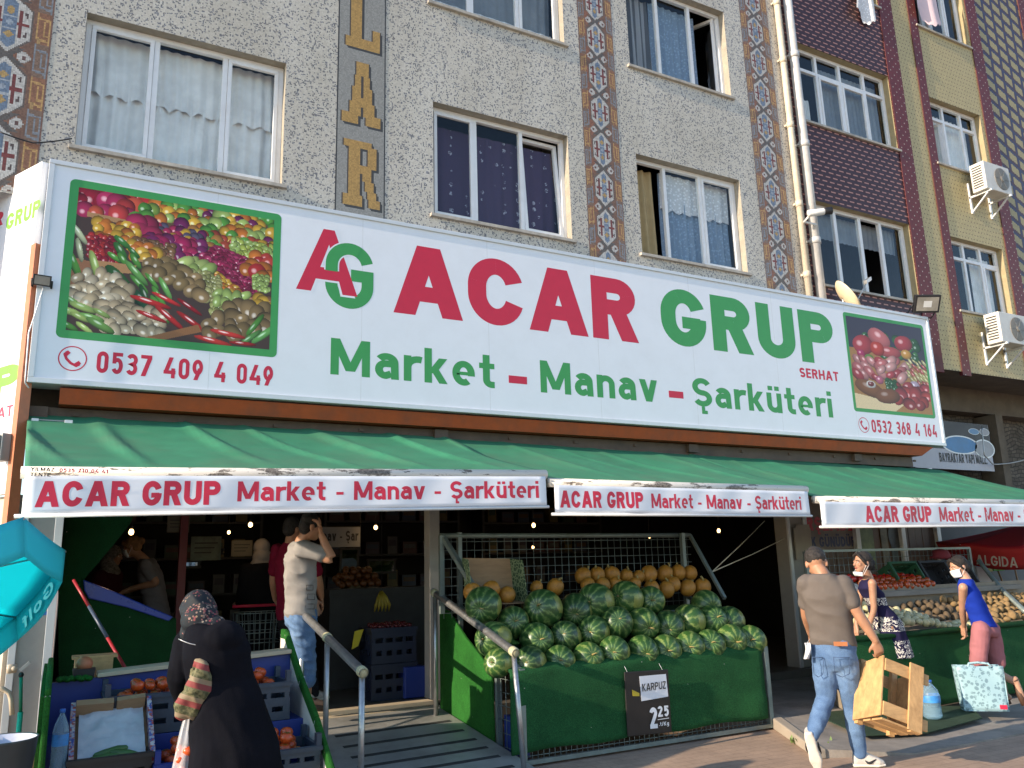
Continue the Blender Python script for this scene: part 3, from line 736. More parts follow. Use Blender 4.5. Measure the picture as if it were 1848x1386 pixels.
window(hB, *yw[1], [RX(1706, 240), RX(1738, 250)], [(14.4, 15.5, 8.9, 10.1, 'white', {})], transoms=9.88, open_in=0, frame=.06)
window(hB, *yw[0], [RX(1744, 490), RX(1775, 500)], [(14.0, 14.5, 6.0, 7.2, 'grey', {}), (14.9, 15.5, 6.0, 7.2, 'white', {})], transoms=7.02, sashes=(2,), frame=.06)
window(hB, *yw[2], [14.55, 15.1], [(14.6, 15.0, 11.85, 12.9, 'white', {})], sashes=(2,), frame=.06)
window(hB, 18.15, 19.9, 8.84, 10.3, [18.7, 19.3], [(18.2, 19.8, 8.9, 10.2, 'grey', {})], frame=.06)
window(hB, 18.15, 19.9, 11.8, 13.3, [18.7, 19.3], [(18.2, 19.8, 11.9, 13.2, 'grey', {})], frame=.06)
# ================================================================ SHOP SIGN
SY = 8.2
M_SIGN = mk('white_sign_sheet', (.80, .83, .89), .35, var=.015, scale=2, dirt=(.55, .55, .55), dirt_amt=.12)
M_ALU = mk('white_aluminium_trim', (.66, .68, .70), .35, .2, var=.04)
M_RED = mk('crimson_vinyl', (.60, .016, .055), .45, var=.04)
M_GREEN = mk('green_vinyl', (.045, .32, .085), .45, var=.04)
M_LIME = mk('lime_vinyl', (.15, .46, .025), .5, var=.04)
M_BLACK = mk('black_print', (.015, .015, .018), .5, var=.1)
M_BLUEPRINT = mk('blue_print', (.02, .03, .12), .5, var=.1)
M_ORANGE = mk('orange_fascia_paint', (.38, .066, .010), .45, var=.1, dirt=(.12, .05, .03), dirt_amt=.5)
M_BROWN = mk('brown_box_section', (.10, .065, .045), .6, var=.25, dirt=(.03, .025, .02), dirt_amt=.5)
M_GALV = mk('galvanised_steel', (.42, .43, .44), .38, .85, var=.15, scale=20, dirt=(.22, .20, .18), dirt_amt=.3)
M_CLAD = mk('grey_cladding', (.36, .345, .32), .45, .1, var=.06, scale=3, dirt=(.16, .15, .13), dirt_amt=.35)
M_CREAM = mk('cream_cladding', (.50, .44, .36), .55, var=.06, scale=3, dirt=(.28, .24, .19), dirt_amt=.35)
sx0, sx1 = at(90, 287, 1, SY)[0], at(1690, 690, 1, SY)[0]; sz0, sz1 = at(50, 690, 1, SY)[2], at(90, 287, 1, SY)[2]
S = lambda px, py: at(px, py, 1, SY)
sg = thing('shop_sign', 'long white shop sign with crimson and green lettering and two food pictures above the awnings', 'sign', (sx0, SY, sz0))
mb = MB(); mb.box(sx0+.03, sx1-.03, SY, SY+.24, sz0+.03, sz1-.03); mb.build('sign_board', M_SIGN, sg)
mb = MB()
mb.box(sx0, sx1, SY-.02, SY+.25, sz1-.045, sz1); mb.box(sx0, sx1, SY-.02, SY+.25, sz0, sz0+.05)
mb.box(sx0, sx0+.05, SY-.018, SY+.248, sz0+.05, sz1-.045); mb.box(sx1-.05, sx1, SY-.018, SY+.248, sz0+.05, sz1-.045)
mb.build('frame', M_ALU, sg, bevel=.005)
mb = MB()
for x in np.arange(sx0+1.5, sx1-.5, 1.52): mb.box(x, x+.004, SY-.0003, SY, sz0+.05, sz1-.045)
mb.build('sheet_joint', mk('joint_line', (.62, .64, .66), .5), sg)
U, W_ = V(1, 0, 0), V(0, 0, 1)
def sword(mb, s, left, right, top, w, gap=.13, lift=.0005):
    a = S(*left); b = S(*right); t = S(*top); z = (a[2]+b[2])/2
    word(mb, s, V(a[0], SY, z), U, W_, b[0]-a[0], t[2]-z, w, gap, lift)
# the heavy shop name, drawn as filled outlines
def heavy(mb, s, left, right, top, gaps=.05):
    sword(mb, s, left, right, top, .245, gaps)
mb = MB(); heavy(mb, 'ACAR', (710, 563), (1154, 620), (752, 443), .07); mb.build('lettering', M_RED, sg)
mb = MB(); heavy(mb, 'GRUP', (1196, 618), (1510, 662), (1292, 533), .10); mb.build('lettering', M_GREEN, sg)
mb = MB(); sword(mb, 'Market', (596, 675), (893, 701), (594, 609), .19, .12); sword(mb, 'Manav', (976, 707), (1188, 727), (976, 650), .19, .12); sword(mb, 'Şarküteri', (1252, 733), (1504, 753), (1252, 681), .19, .12)
mb.build('lettering', M_GREEN, sg)
mb = MB()
for a, b in (((918, 684), (951, 684)), ((1207, 711), (1233, 711))):
    p, q = S(*a), S(*b); mb.box(p[0], q[0], SY-.0008, SY-.0001, p[2]-.045, p[2]+.045)
sword(mb, 'SERHAT', (1444, 681), (1514, 688), (1443, 663), .22, .12)
sword(mb, '0537 409 4 049', (173, 672), (492, 697), (173, 633), .19, .15); sword(mb, '0532 368 4 164', (1574.5, 781), (1691.5, 788.5), (1574.5, 757), .19, .15)
def phone(c, px):
    c = S(*c); r = S(px, 0)[0]
    ring_poly(mb, c, U, W_, r*.90, r, 44, .004)
    hs = _strip([(-.45, .52), (-.56, .30), (-.42, -.05), (-.10, -.38), (.28, -.56), (.52, -.45)], .17)
    ears = [[(-.62, .34), (-.40, .58), (-.20, .44), (-.38, .18)], [(.58, -.34), (.34, -.60), (.18, -.38), (.44, -.18)]]
    for k, p in enumerate(hs+ears): mb.poly([V(c[0]+x*r, SY-.003-.0003*k, c[2]+y*r) for x, y in p])
for c, e in (((131, 647), (157, 650)), ((1559, 767), (1568.6, 768))):
    cc_ = S(*c); r = S(*e)[0]-cc_[0]
    ring_poly(mb, cc_, U, W_, r*.91, r, 44, .0006)
    hs = _strip([(-.40, .50), (-.55, .28), (-.42, -.05), (-.10, -.38), (.28, -.56), (.50, -.42)], .20)
    ears = [[(-.66, .36), (-.36, .62), (-.16, .44), (-.40, .14)], [(.62, -.36), (.34, -.66), (.14, -.38), (.44, -.14)]]
    for k, p in enumerate(hs+ears): mb.poly([V(cc_[0]+x*r, SY-.0006-.00004*k, cc_[2]+y*r) for x, y in p])
mb.build('lettering', M_RED, sg)
# the interlaced A G emblem
ga, gb = S(587, 500), S(674, 500); gt, gbm = S(630, 439), S(630, 557); gx = (ga[0]+gb[0])/2; gw = (gb[0]-ga[0])/2; gz = (gt[2]+gbm[2])/2; gh = (gt[2]-gbm[2])/2
def emb(mb, pts, w, lift):
    for k, p in enumerate(_strip(pts, w)): mb.poly([V(gx+x, SY-lift*.15-.00003*k, gz+z) for x, z in p])
tk = gw*.50
rx, ry = gw-tk/2, gw-tk/2; zc = gh-gw
mb = MB(); emb(mb, [(x*1, zc+z) for x, z in _arc(0, 0, rx, ry, 14, 180, 18)]+[(-rx, -zc*.2+.0)], tk, .003)
emb(mb, [(-rx, -zc*.45)]+[(x, -zc+z) for x, z in _arc(0, 0, rx, ry, 180, 360, 22)]+[(rx, gh*.02), (gw*.05, gh*.02)], tk, .003)
mb.build('emblem', M_GREEN, sg)
def pz(px, py): q = S(px, py); return (q[0], q[2])
mb = MB(); mb.cur = 1
def legs(g, l):
    L1, T1, T2, R1 = pz(534, 521), pz(584, 413), pz(604, 416), pz(645, 534)
    wl = (pz(561, 524)[0]-L1[0])
    mb.poly([V(L1[0]-g, SY-l*.15, L1[1]-g), V(L1[0]+wl+g, SY-l*.15, L1[1]-g), V(T2[0]+g*.4, SY-l*.15, T1[1]+g), V(T1[0]-g, SY-l*.15, T1[1]+g)])
    mb.poly([V(R1[0]-wl*1.05-g, SY-l*.15-.00006, L1[1]-g), V(R1[0]+g, SY-l*.15-.00006, L1[1]-g), V(T2[0]+g, SY-l*.15-.00006, T1[1]+g), V(T1[0]+wl*.10, SY-l*.15-.00006, T1[1]+g)])
    zb = L1[1]+(T1[1]-L1[1])*.20; zt = zb+(T1[1]-L1[1])*.19
    mb.poly([V(L1[0]+wl*.9, SY-l*.15-.00012, zb-g), V(R1[0]-wl*.8, SY-l*.15-.00012, zb-g), V(R1[0]-wl*1.0, SY-l*.15-.00012, zt+g), V(L1[0]+wl*1.2, SY-l*.15-.00012, zt+g)])
legs(.022, .0055); mb.cur = 0; legs(0, .0075)
# the arch of the G passes in front of the A
mb.cur = 2
emb(mb, [(x, zc+z) for x, z in _arc(0, 0, rx, ry, 60, 180, 14)]+[(-rx, zc-gw*.28)], tk*1.22, .0095)
mb.cur = 3; emb(mb, [(x, zc+z) for x, z in _arc(0, 0, rx, ry, 60, 180, 14)]+[(-rx, zc-gw*.30)], tk, .0125)
mb.build('emblem', [M_RED, M_SIGN, M_SIGN, M_GREEN], sg)

M_PRINT = vcmat('printed_picture', .4, .4)
def picture(name, corners, img, border):
    (ax, az), (bx, bz) = corners
    mb = MB(); b = border; r = .05
    pts = []
    for cx, cz, a0 in ((bx+b-r, bz+b-r, 0), (ax-b+r, bz+b-r, 90), (ax-b+r, az-b+r, 180), (bx+b-r, az-b+r, 270)):
        pts += [V(cx+r*math.cos(R(a0+k*18)), SY-.0002, cz+r*math.sin(R(a0+k*18))) for k in range(6)]
    mb.prism(pts, (0, -.0006, 0)); fr = mb.build('picture_border', M_GREEN, sg)
    h, w = img.shape[:2]
    link(name, tile_mesh(name, V(ax, SY-.0012, az)-V(*OFF[sg.name]), (1, 0, 0), (0, 0, 1), w, h, (bx-ax)/w, (bz-az)/h, img), M_PRINT, sg)
# --- fruit and vegetable stall print (drawn from the back shelf to the front)
pr = Print(330, 250, (.05, .03, .025))
RD, DR, PK, GN, DG, LG, YL, OR, BR, KW, CR, PU, WD = (.50, .03, .03), (.30, .01, .03), (.50, .03, .12), (.10, .33, .05), (.03, .12, .03), (.42, .58, .16), (.75, .45, .05), (.65, .20, .03), (.24, .12, .05), (.28, .19, .08), (.62, .50, .33), (.20, .02, .12), (.33, .18, .08)
pr.poly_fill([(0, .82), (1, .72), (1, 1), (0, 1)], (.10, .06, .03))
pr.heap([(0, .90), (.4, .90), (.4, 1), (0, 1)], 30, .05, [RD, DR]); pr.heap([(.35, .86), (1, .80), (1, 1), (.35, 1)], 60, .035, [OR, YL, GN, PU, LG])
pr.heap([(.02, .84), (.28, .82), (.28, .93), (.02, .94)], 9, .048, [(.62, .10, .05), (.55, .05, .05), PK]); pr.heap([(.27, .83), (.36, .83), (.36, .95), (.27, .95)], 4, .045, [GN, (.22, .35, .06)])
pr.poly_fill([(.05, .80), (1, .72), (1, .755), (.05, .835)], WD)
pr.heap([(.55, .67), (1, .62), (1, .80), (.55, .83)], 60, .03, [LG, YL, (.5, .08, .04), GN, (.55, .25, .06)]); pr.heap([(.78, .66), (1, .60), (1, .78), (.78, .80)], 50, .025, [LG, (.45, .55, .10)], asp=.6)
pr.heap([(.38, .70), (.62, .62), (.62, .80), (.38, .82)], 40, .026, [YL, PU, (.12, .10, .17), PK]); pr.heap([(.22, .72), (.37, .70), (.37, .82), (.22, .80)], 5, .05, [PK, (.42, .03, .10)])
pr.heap([(.30, .62), (.62, .55), (.62, .72), (.34, .74)], 26, .035, [(.45, .02, .12), PU, PK]); pr.heap([(.10, .66), (.30, .62), (.30, .77), (.10, .78)], 20, .03, [OR, YL])
pr.heap([(.28, .58), (.48, .56), (.48, .68), (.28, .70)], 46, .018, [BR, (.34, .19, .10)]); pr.heap([(.26, .56), (.40, .54), (.40, .64), (.26, .66)], 9, .03, [YL, OR])
pr.poly_fill([(.30, .53), (.60, .555), (.60, .595), (.30, .545)], WD)
pr.heap([(.07, .52), (.20, .50), (.20, .66), (.07, .68)], 40, .02, [RD, DR], asp=.8); pr.heap([(.18, .54), (.30, .50), (.32, .62), (.2, .68)], 12, .05, [GN, (.05, .22, .04)], asp=.35, rot=-.8)
pr.poly_fill([(.08, .50), (.30, .50), (.28, .44), (.14, .42)], WD); pr.poly_fill([(0, .50), (.12, .48), (.10, .34), (0, .30)], (.22, .10, .05))
pr.heap([(0, .46), (.11, .44), (.06, .68), (0, .70)], 14, .075, [LG, (.55, .62, .38), GN], asp=.22, rot=-1.1)
pr.heap([(.60, .60), (.80, .38), (.90, .34), (.95, .52), (.86, .66), (.68, .72)], 330, .0165, [(.42, .02, .10), (.28, .01, .06), (.50, .05, .15)], hl=.55)
pr.heap([(.86, .58), (1, .50), (1, .68), (.88, .70)], 12, .045, [(.55, .06, .04), RD, OR]); pr.heap([(.90, .45), (.98, .44), (.98, .55), (.90, .55)], 26, .016, [LG])
pr.heap([(.66, .46), (.82, .36), (.82, .42), (.68, .54)], 40, .018, [YL, OR]); pr.poly_fill([(.78, .36), (1, .24), (1, .30), (.84, .41)], WD); pr.heap([(.92, .30), (1, .28), (1, .38), (.92, .38)], 8, .03, [YL, BR])
pr.heap([(.52, .48), (.66, .46), (.66, .58), (.54, .60)], 12, .05, [LG, (.5, .62, .2)], asp=.6); pr.heap([(.55, .34), (.72, .30), (.72, .50), (.56, .52)], 60, .02, [(.35, .36, .12), (.45, .44, .18)], asp=.7)
pr.heap([(.34, .46), (.55, .34), (.64, .30), (.62, .46), (.48, .58), (.36, .56)], 18, .045, [KW, (.33, .22, .10)], asp=.78)
pr.heap([(.24, .30), (.44, .20), (.48, .32), (.42, .46), (.28, .46)], 24, .07, [GN, (.16, .42, .10), DG], asp=.22, rot=-1.0); pr.heap([(.17, .42), (.24, .42), (.42, .16), (.36, .18)], 5, .085, [(.02, .10, .04), DG], asp=.34, rot=-.75)
pr.heap([(.0, .22), (.26, .16), (.30, .32), (.14, .46), (.02, .36)], 46, .042, [CR, (.55, .44, .28), (.68, .58, .42)], asp=.72); pr.heap([(.16, .02), (.44, .04), (.44, .18), (.16, .20)], 34, .042, [CR, (.58, .46, .30)], asp=.72)
pr.heap([(.0, .02), (.16, .0), (.16, .16), (.0, .22)], 26, .06, [(.20, .42, .10), LG, GN], asp=.28, rot=-.4); pr.heap([(.68, .22), (.82, .18), (.86, .32), (.70, .34)], 40, .02, [(.40, .42, .14)], asp=.7); pr.heap([(.68, .30), (.86, .28), (.86, .40), (.70, .40)], 10, .045, [LG], asp=.6)
pr.heap([(.38, .13), (.60, .13), (.62, .28), (.46, .34), (.38, .27)], 46, .085, [(.50, .02, .02), (.62, .03, .03), (.40, .01, .02)], asp=.15, rot=-.45, hl=.7)
pr.poly_fill([(.36, .0), (.62, .13), (.64, .08), (.46, .0)], (.22, .10, .04))
pr.heap([(.62, .06), (.80, .06), (1, .16), (1, .30), (.80, .30), (.70, .18)], 17, .05, [KW, (.30, .20, .09)], asp=.8)
pr.heap([(.88, .06), (1, .06), (1, .20), (.92, .18)], 14, .085, [GN, (.14, .40, .10)], asp=.2, rot=.75); pr.heap([(.66, .02), (.90, .02), (.90, .08), (.70, .10)], 26, .085, [(.50, .02, .02), (.60, .04, .03)], asp=.15, rot=.05, hl=.7)
pa, pb = S(119.3, 594), S(493, 398); pc, pd = S(142, 336.5), S(487.6, 632.6)
picture('picture_print', (((pa[0]+pc[0])/2, (pa[2]+pd[2])/2), ((pb[0]+pd[0])/2, (pb[2]+pc[2])/2)), np.clip(pr.im*1.3, 0, 1), .075)
# --- meat print
pm = Print(170, 190, (.035, .03, .05))
pm.poly_fill([(0, 0), (1, 0), (1, .50), (.6, .62), (0, .66)], (.30, .15, .05)); pm.poly_fill([(0, 0), (.5, 0), (.62, .08), (0, .16)], (.60, .47, .28))
MT, MP, MD = (.45, .05, .06), (.58, .16, .16), (.30, .03, .04)
pm.heap([(.15, .62), (.9, .60), (.9, .84), (.2, .86)], 26, .05, [DG, (.06, .2, .05)])
for a in ((.40, .80, .15, .11, MP, -.6), (.72, .78, .12, .10, MT, .2), (.18, .70, .13, .12, MT, .5), (.52, .66, .15, .07, (.50, .09, .09), 0), (.36, .68, .09, .09, (.55, .05, .03), 0), (.74, .66, .07, .06, (.65, .33, .06), 0), (.14, .60, .05, .05, (.45, .03, .12), 0), (.24, .55, .06, .06, (.14, .28, .05), 0)): pm.blob(*a[:4], a[4], a[5], hl=.35)
pm.heap([(.04, .36), (.4, .34), (.4, .52), (.05, .54)], 16, .085, [MT, MP, (.60, .25, .24)], asp=.6, rot=-.8); pm.heap([(.38, .40), (.72, .36), (.72, .56), (.38, .56)], 14, .085, [MT, MP, (.65, .32, .30)], asp=.6, rot=.6)
pm.heap([(.74, .36), (1, .30), (1, .58), (.76, .60)], 34, .05, [(.62, .55, .25), (.5, .1, .08), (.55, .5, .2)], asp=.35, rot=-.9); pm.blob(.80, .30, .07, .07, (.50, .38, .50), 0)
pm.heap([(.52, .10), (.95, .08), (.98, .30), (.55, .32)], 13, .085, [(.48, .05, .04), MT, (.36, .04, .04)], asp=.85); pm.heap([(.42, .26), (.54, .24), (.54, .34), (.42, .34)], 12, .03, [DG]); pm.blob(.34, .33, .05, .05, (.5, .12, .2), 0)
for a in ((.20, .22, .19, .09, (.24, .09, .03), -.35), (.42, .16, .16, .09, (.22, .08, .03), .1)): pm.blob(*a[:4], a[4], a[5], hl=.2)
pm.blob(.22, .27, .06, .045, (.8, .75, .7), 0); pm.blob(.22, .275, .04, .03, (.2, .02, .02), 0)
qa, qb, qc, qd = S(1545.5, 737), S(1661, 591), S(1526, 571), S(1684, 748)
picture('picture_print', (((qa[0]+qc[0])/2, (qa[2]+qd[2])/2), ((qb[0]+qd[0])/2, (qb[2]+qc[2])/2)), np.clip(pm.im*1.3, 0, 1), .055)

# fascia and roller casing under the sign
fx0, fx1 = S(108, 705)[0], S(1690, 815)[0]
mb = MB(); z = sz0-.02
mb.hexa([(fx0, 8.28, z-.14), (fx1-.25, 8.28, z-.14), (fx1-.25, 8.58, z-.14), (fx0, 8.58, z-.14)], [(fx0, 8.24, z), (fx1, 8.24, z), (fx1, 8.58, z), (fx0, 8.58, z)])
tag(mb.build('fascia', M_ORANGE, loc=(fx0, 8.3, z)), 'orange painted fascia strip under the long white shop sign', 'fascia')
mb = MB(); mb.box(-.36, fx1-.3, 8.42, 8.68, z-.30, z-.15); mb.box(-.36, fx1-.3, 8.50, 8.68, z-.5, z-.30)
for x in (-.36, 3.55, 7.15, 10.3): mb.box(x, x+.16, 8.36, 8.419, z-.26, z-.155)
for a in np.arange(0, 12, .9): mb.box(a, a+.05, 8.40, 8.4195, z-.22, z-.19)
tag(mb.build('awning_casing', M_BROWN, loc=(0, 8.5, z-.3)), 'dark brown roller casing between the orange fascia and the green awnings', 'casing')

# ---------------------------------------------------------------- return sign on the chamfered corner
CD = V(-.482, .876, 0); CN = V(-.876, -.482, 0); P0 = V(-.43, 8.25, 0)
def at_pl(px, py, p0=P0, n=CN):
    d = ray(px, py); return CAM+d*(((p0-CAM) @ n)/(d @ n))
rs_ = thing('side_sign', 'sunlit white sign with lime letters on the angled corner left of the long sign', 'sign', tuple(P0+V(0, 0, 2.2)))
def cbox(mb, t0, t1, n0, n1, z0, z1):
    q = lambda t, n, z: P0+CD*t+CN*n+V(0, 0, z)
    mb.hexa([q(t0, n0, z0), q(t1, n0, z0), q(t1, n1, z0), q(t0, n1, z0)], [q(t0, n0, z1), q(t1, n0, z1), q(t1, n1, z1), q(t0, n1, z1)])
mb = MB(); cbox(mb, .02, 3.4, -.06, 0, 2.35, 5.44); mb.build('sign_board', M_SIGN, rs_)
mb = MB()
def cword(mb, s, left, right, top, w, lift=.0006):
    a, b, t = at_pl(*left), at_pl(*right), at_pl(*top); wd = np.linalg.norm((b-a)[:2]); z = (a[2]+b[2])/2
    word(mb, s, V(a[0], a[1], z), -CD, W_, wd, t[2]-z, w, .10, lift, CN)
cword(mb, 'GRUP', (10, 417), (71, 388), (16, 386), .24)
b_ = at_pl(33, 715); u_ = -CD
word(mb, 'GRUP', V(b_[0], b_[1], b_[2])-u_*2.3, u_, W_, 2.3, at_pl(28, 655)[2]-b_[2], .26, .10, .0006, CN)
mb.build('lettering', M_LIME, rs_)
mb = MB(); b_ = at_pl(22, 750); word(mb, 'SERHAT', V(*b_)-u_*.78, u_, W_, .78, .10, .2, .12, .0006, CN)
b_ = at_pl(5, 405); word(mb, 'ACAR', V(*b_)-u_*1.0, u_, W_, 1.0, .15, .24, .1, .0006, CN)
mb.build('lettering', M_RED, rs_)
mb = MB(); 
for k, (za, zb_) in enumerate(((2.36, 2.55), (2.62, 2.70))):
    mb.cur = k; cbox(mb, .3, 3.3, .001, .004, za, zb_)
mb.build('printed_stripe', [mk('dark_stripe', (.10, .05, .04), .5), mk('amber_stripe', (.62, .36, .04), .5)], rs_)
mb = MB(); cbox(mb, -.06, .02, -.07, .02, 2.0, 4.6); tag(mb.build('corner_post', mk('orange_post_paint', (.52, .16, .07), .5, var=.12, dirt=(.2, .1, .06)), loc=tuple(P0)), 'slim orange corner post between the two white signs', 'post')
mb = MB(); cbox(mb, .0, .12, .02, .10, 2.62, 2.86); cbox(mb, .01, .11, .1, .12, 2.64, 2.84)
tag(mb.build('junction_box', M_CLAD, loc=tuple(P0+V(0, 0, 2.7)), bevel=.008), 'grey junction box on the corner post left of the awning', 'electric box')

# ---------------------------------------------------------------- pillars and shop front shell
def pillar(name, x0, x1, y0, y1, z1, mat, label, ribs=True):
    t = thing(name, label, 'pillar', ((x0+x1)/2, y0, 0)); mb = MB(); mb.box(x0, x1, y0, y1, 0, z1); mb.build('shaft', mat, t, bevel=.006)
    if ribs:
        mb = MB(); mb.box(x0-.004, x0+.05, y0-.03, y0-.002, .001, z1); mb.box(x1-.06, x1+.004, y0-.03, y0-.002, .001, z1); mb.build('edge_profile', M_ALU, t, bevel=.003)
    return t
p = pillar('pillar', -.31, .0, 8.24, 8.5, 3.0, M_CLAD, 'grey clad corner pillar at the left end of the shop behind the turquoise parasol')
mb = MB(); mb.box(-.14, -.03, 8.232, 8.2385, 1.33, 1.36); mb.box(-.14, -.03, 8.232, 8.2385, 1.40, 1.45); mb.build('sticker', mk('blue_sticker', (.03, .16, .45), .5), p)
mb = MB(); cbox(mb, -.02, 3.2, -.2, -.08, 0, 2.34); 
tag(mb.build('corner_wall', M_CREAM, loc=tuple(P0)), 'cream clad angled wall at the left corner under the sunlit sign', 'wall')
pillar('pillar', 3.52, 3.64, 8.46, 8.62, 3.0, M_CLAD, 'slim grey pillar between the entrance and the watermelon stall', False)
p = pillar('pillar', 8.90, 9.28, 8.50, 8.72, 3.0, M_CLAD, 'grey pillar with taped notices behind the man with the crate', True)
mb = MB(); mb.box(9.0, 9.32, 8.452, 8.4685, 1.62, 2.05); mb.box(9.04, 9.30, 8.45, 8.4515, 2.02, 2.10); mb.build('notice', mk('old_paper', (.42, .38, .32), .8, var=.1), p)

# ---------------------------------------------------------------- awnings
M_AWN = mk('green_awning_canvas', (.030, .205, .108), .75, var=.16, scale=3, bmp=.12, bscale=150, dirt=(.075, .17, .10), dirt_amt=.6, dscale=1.3)
M_VAL = mk('white_valance_vinyl', (.78, .81, .87), .45, var=.03, scale=3, dirt=(.55, .52, .50), dirt_amt=.2)
m, nt, p_ = newmat('peeling_white_bar', .5)
n1 = tnoise(nt, 9, 8, .75, sc=(.5, 1, 2.2)); n2 = tnoise(nt, 1.3, 2)
f = math_(nt, 'GREATER_THAN', math_(nt, 'MULTIPLY_ADD', n2, .28, n1), .705)
setc(nt, p_, mix(nt, f, (.66, .63, .58), ramp(nt, tnoise(nt, 60, 3), [(.35, (.06, .05, .045)), (.65, (.26, .23, .20))])))
M_BAR = m
def awning(label, wx0, wx1, wz0, wz1, bx0, bx1, bz0, bz1, drop, texts, wrinkle, seed, WYA=8.5, BY=6.5):
    t = thing('awning', label, 'awning', (bx0, BY, bz0-drop), 'green awnings along the shop front')
    nu, nv = 110, 26; P = np.zeros((nv+1, nu+1, 3)); rs = np.random.RandomState(seed)
    for i in range(nv+1):
        s = i/nv
        for j in range(nu+1):
            k = j/nu
            a = V(wx0+(wx1-wx0)*k, WYA, wz0+(wz1-wz0)*k); b = V(bx0+(bx1-bx0)*k, BY, bz0+(bz1-bz0)*k)
            p = a+(b-a)*s; x = p[0]
            sag = -.05*math.sin(math.pi*s)-.010*math.sin(math.pi*s)*math.sin(x*3.1+seed)
            n = mnoise.noise(Vector((x*1.3, s*1.5, seed)))*.022*math.sin(math.pi*min(1, s*1.4))
            # folds running down the cloth, leaning to the right
            ph = (x-s*.55)*9.0+2.2*mnoise.noise(Vector((x*.8, s, seed+3)))
            fold = wrinkle*(.06*max(0, math.sin(ph))**6*math.sin(math.pi*min(.98, s*.9+.1))*(.35+.65*(mnoise.noise(Vector((x*.9, .2, seed+9)))*.5+.5)))
            scal = -.018*abs(math.sin(x*8.5))*max(0, s-.8)*5*.5*wrinkle
            p[2] += sag+n+fold+scal; P[i, j] = p
    mb = MB(); mb.grid(P[::-1]); f_ = mb.build('canvas', M_AWN, t, solid=.006)
    mb = MB(); mb.tube([V(bx0-.02, BY, bz0-.035), V((bx0+bx1)/2, BY, (bz0+bz1)/2-.037), V(bx1+.02, BY, bz1-.035)], .042, 14); mb.build('front_bar', M_BAR, t)
    # hanging valance with a hem rod
    n = 60; rows = 8; Q = np.zeros((rows+1, n+1, 3))
    for i in range(rows+1):
        s = i/rows
        for j in range(n+1):
            k = j/n; x = bx0+.01+(bx1-bx0-.02)*k
            Q[i, j] = (x, BY-.046-.002+.016*s*math.sin(x*5.3+seed*2)*mnoise.noise(Vector((x*.7, 0, seed)))-.004*math.sin(x*13+s*2), bz0+(bz1-bz0)*k-.06-(drop-.075)*s)
    mb = MB(); mb.grid(Q[::-1]); vl = mb.build('valance', M_VAL, t, solid=.004)
    mb = MB(); mb.tube([V(bx0-.03, BY-.05, bz0-drop), V(bx1+.01, BY-.05, bz1-drop)], .014, 10); mb.build('hem_rod', M_ALU, t)
    mb = MB(); sl = (bz1-bz0)/(bx1-bx0)
    for s_, xa, xb, zc0, zc1, w, mat_i in texts:
        za = bz0+(xa-bx0)*sl
        uu = V(1, 0, sl); word(mb, s_, V(xa, BY-.074, za-zc0), uu, W_, xb-xa, zc0-zc1, w, .085, .0)
    vy = lambda x, s: BY-.048+.016*s*math.sin(x*5.3+seed*2)*mnoise.noise(Vector((x*.7, 0, seed)))-.004*math.sin(x*13+s*2)
    zt_ = lambda x: bz0+(bz1-bz0)*(x-bx0)/(bx1-bx0)-.06
    mb.v = [(x, vy(x, min(1, max(0, (zt_(x)-z)/(drop-.075))))-.0030+(y-BY+.074), z) for x, y, z in mb.v]
    mb.build('lettering', M_RED, vl)
    if seed == 1:      # small maker's sticker on the bar
        mb = MB(); word(mb, 'YILMAZ', V(bx0+.04, BY-.0775, bz0-.032), V(1, 0, 0), V(0, 0, 1), .14, .026, .2, .12, .001); word(mb, 'TENTE', V(bx0+.04, BY-.0755, bz0-.066), V(1, 0, 0), V(0, 0, 1), .12, .024, .2, .12, .001); mb.build('maker_sticker', M_BLACK, t)
        mb = MB(); word(mb, '0535 710 04 41', V(bx0+.21, BY-.0775, bz0-.034), V(1, 0, 0), V(0, 0, 1), .30, .026, .2, .12, .001); mb.build('maker_sticker', M_RED, t)
    # folding arms underneath
    mb = MB()
    for xa in (wx0+.5, wx1-.5):
        e = V(xa+(.5 if xa < (wx0+wx1)/2 else -.5), (WYA+BY)/2+.1, (wz0+bz0)/2-.22)
        mb.tube([V(xa, WYA-.02, wz0-.2), e], .025, 8); mb.tube([e, V(xa, BY+.03, bz0-.06)], .025, 8)
    mb.build('folding_arm', M_GALV, t)
    return t
B = lambda px, py: at(px, py, 1, 6.45)
b0, b1 = B(44, 842), B(986, 848); v0, v1 = B(40, 935), B(986, 912)
awning('left green awning, wrinkled, white valance lettered in crimson', -.36, 3.66, 3.10, 3.09, b0[0], b1[0], b0[2], b1[2], (b0[2]-v0[2]+b1[2]-v1[2])/2,
       [('ACAR GRUP', B(62, 915)[0], B(397, 905)[0], b0[2]-B(62, 916)[2], b0[2]-B(82, 869)[2], .24, 0), ('Market - Manav - Şarküteri', B(428, 905)[0], B(973, 900)[0], b0[2]-B(62, 914)[2]-.015, b0[2]-B(82, 870)[2]-.0, .185, 0)], 1.0, 1)
c0, c1 = B(998, 863), B(1458, 877); d0, d1 = B(999, 928), B(1460, 931)
awning('middle green awning above the watermelon stall with white lettered valance', 3.62, 7.22, 3.08, 3.03, c0[0], c1[0], c0[2], c1[2], (c0[2]-d0[2]+c1[2]-d1[2])/2,
       [('ACAR GRUP', B(1011, 917)[0], B(1161, 917)[0], c0[2]-B(1011, 916)[2], c0[2]-B(1011, 885)[2], .24, 0), ('Market - Manav - Şarküteri', B(1176, 917)[0], B(1447, 917)[0], c0[2]-B(1011, 915)[2], c0[2]-B(1011, 887)[2], .185, 0)], .45, 2)
e0 = B(1477, 895); h0 = B(1480, 951); e1 = V(e0[0]+5.6, 6.45, e0[2]+.02)
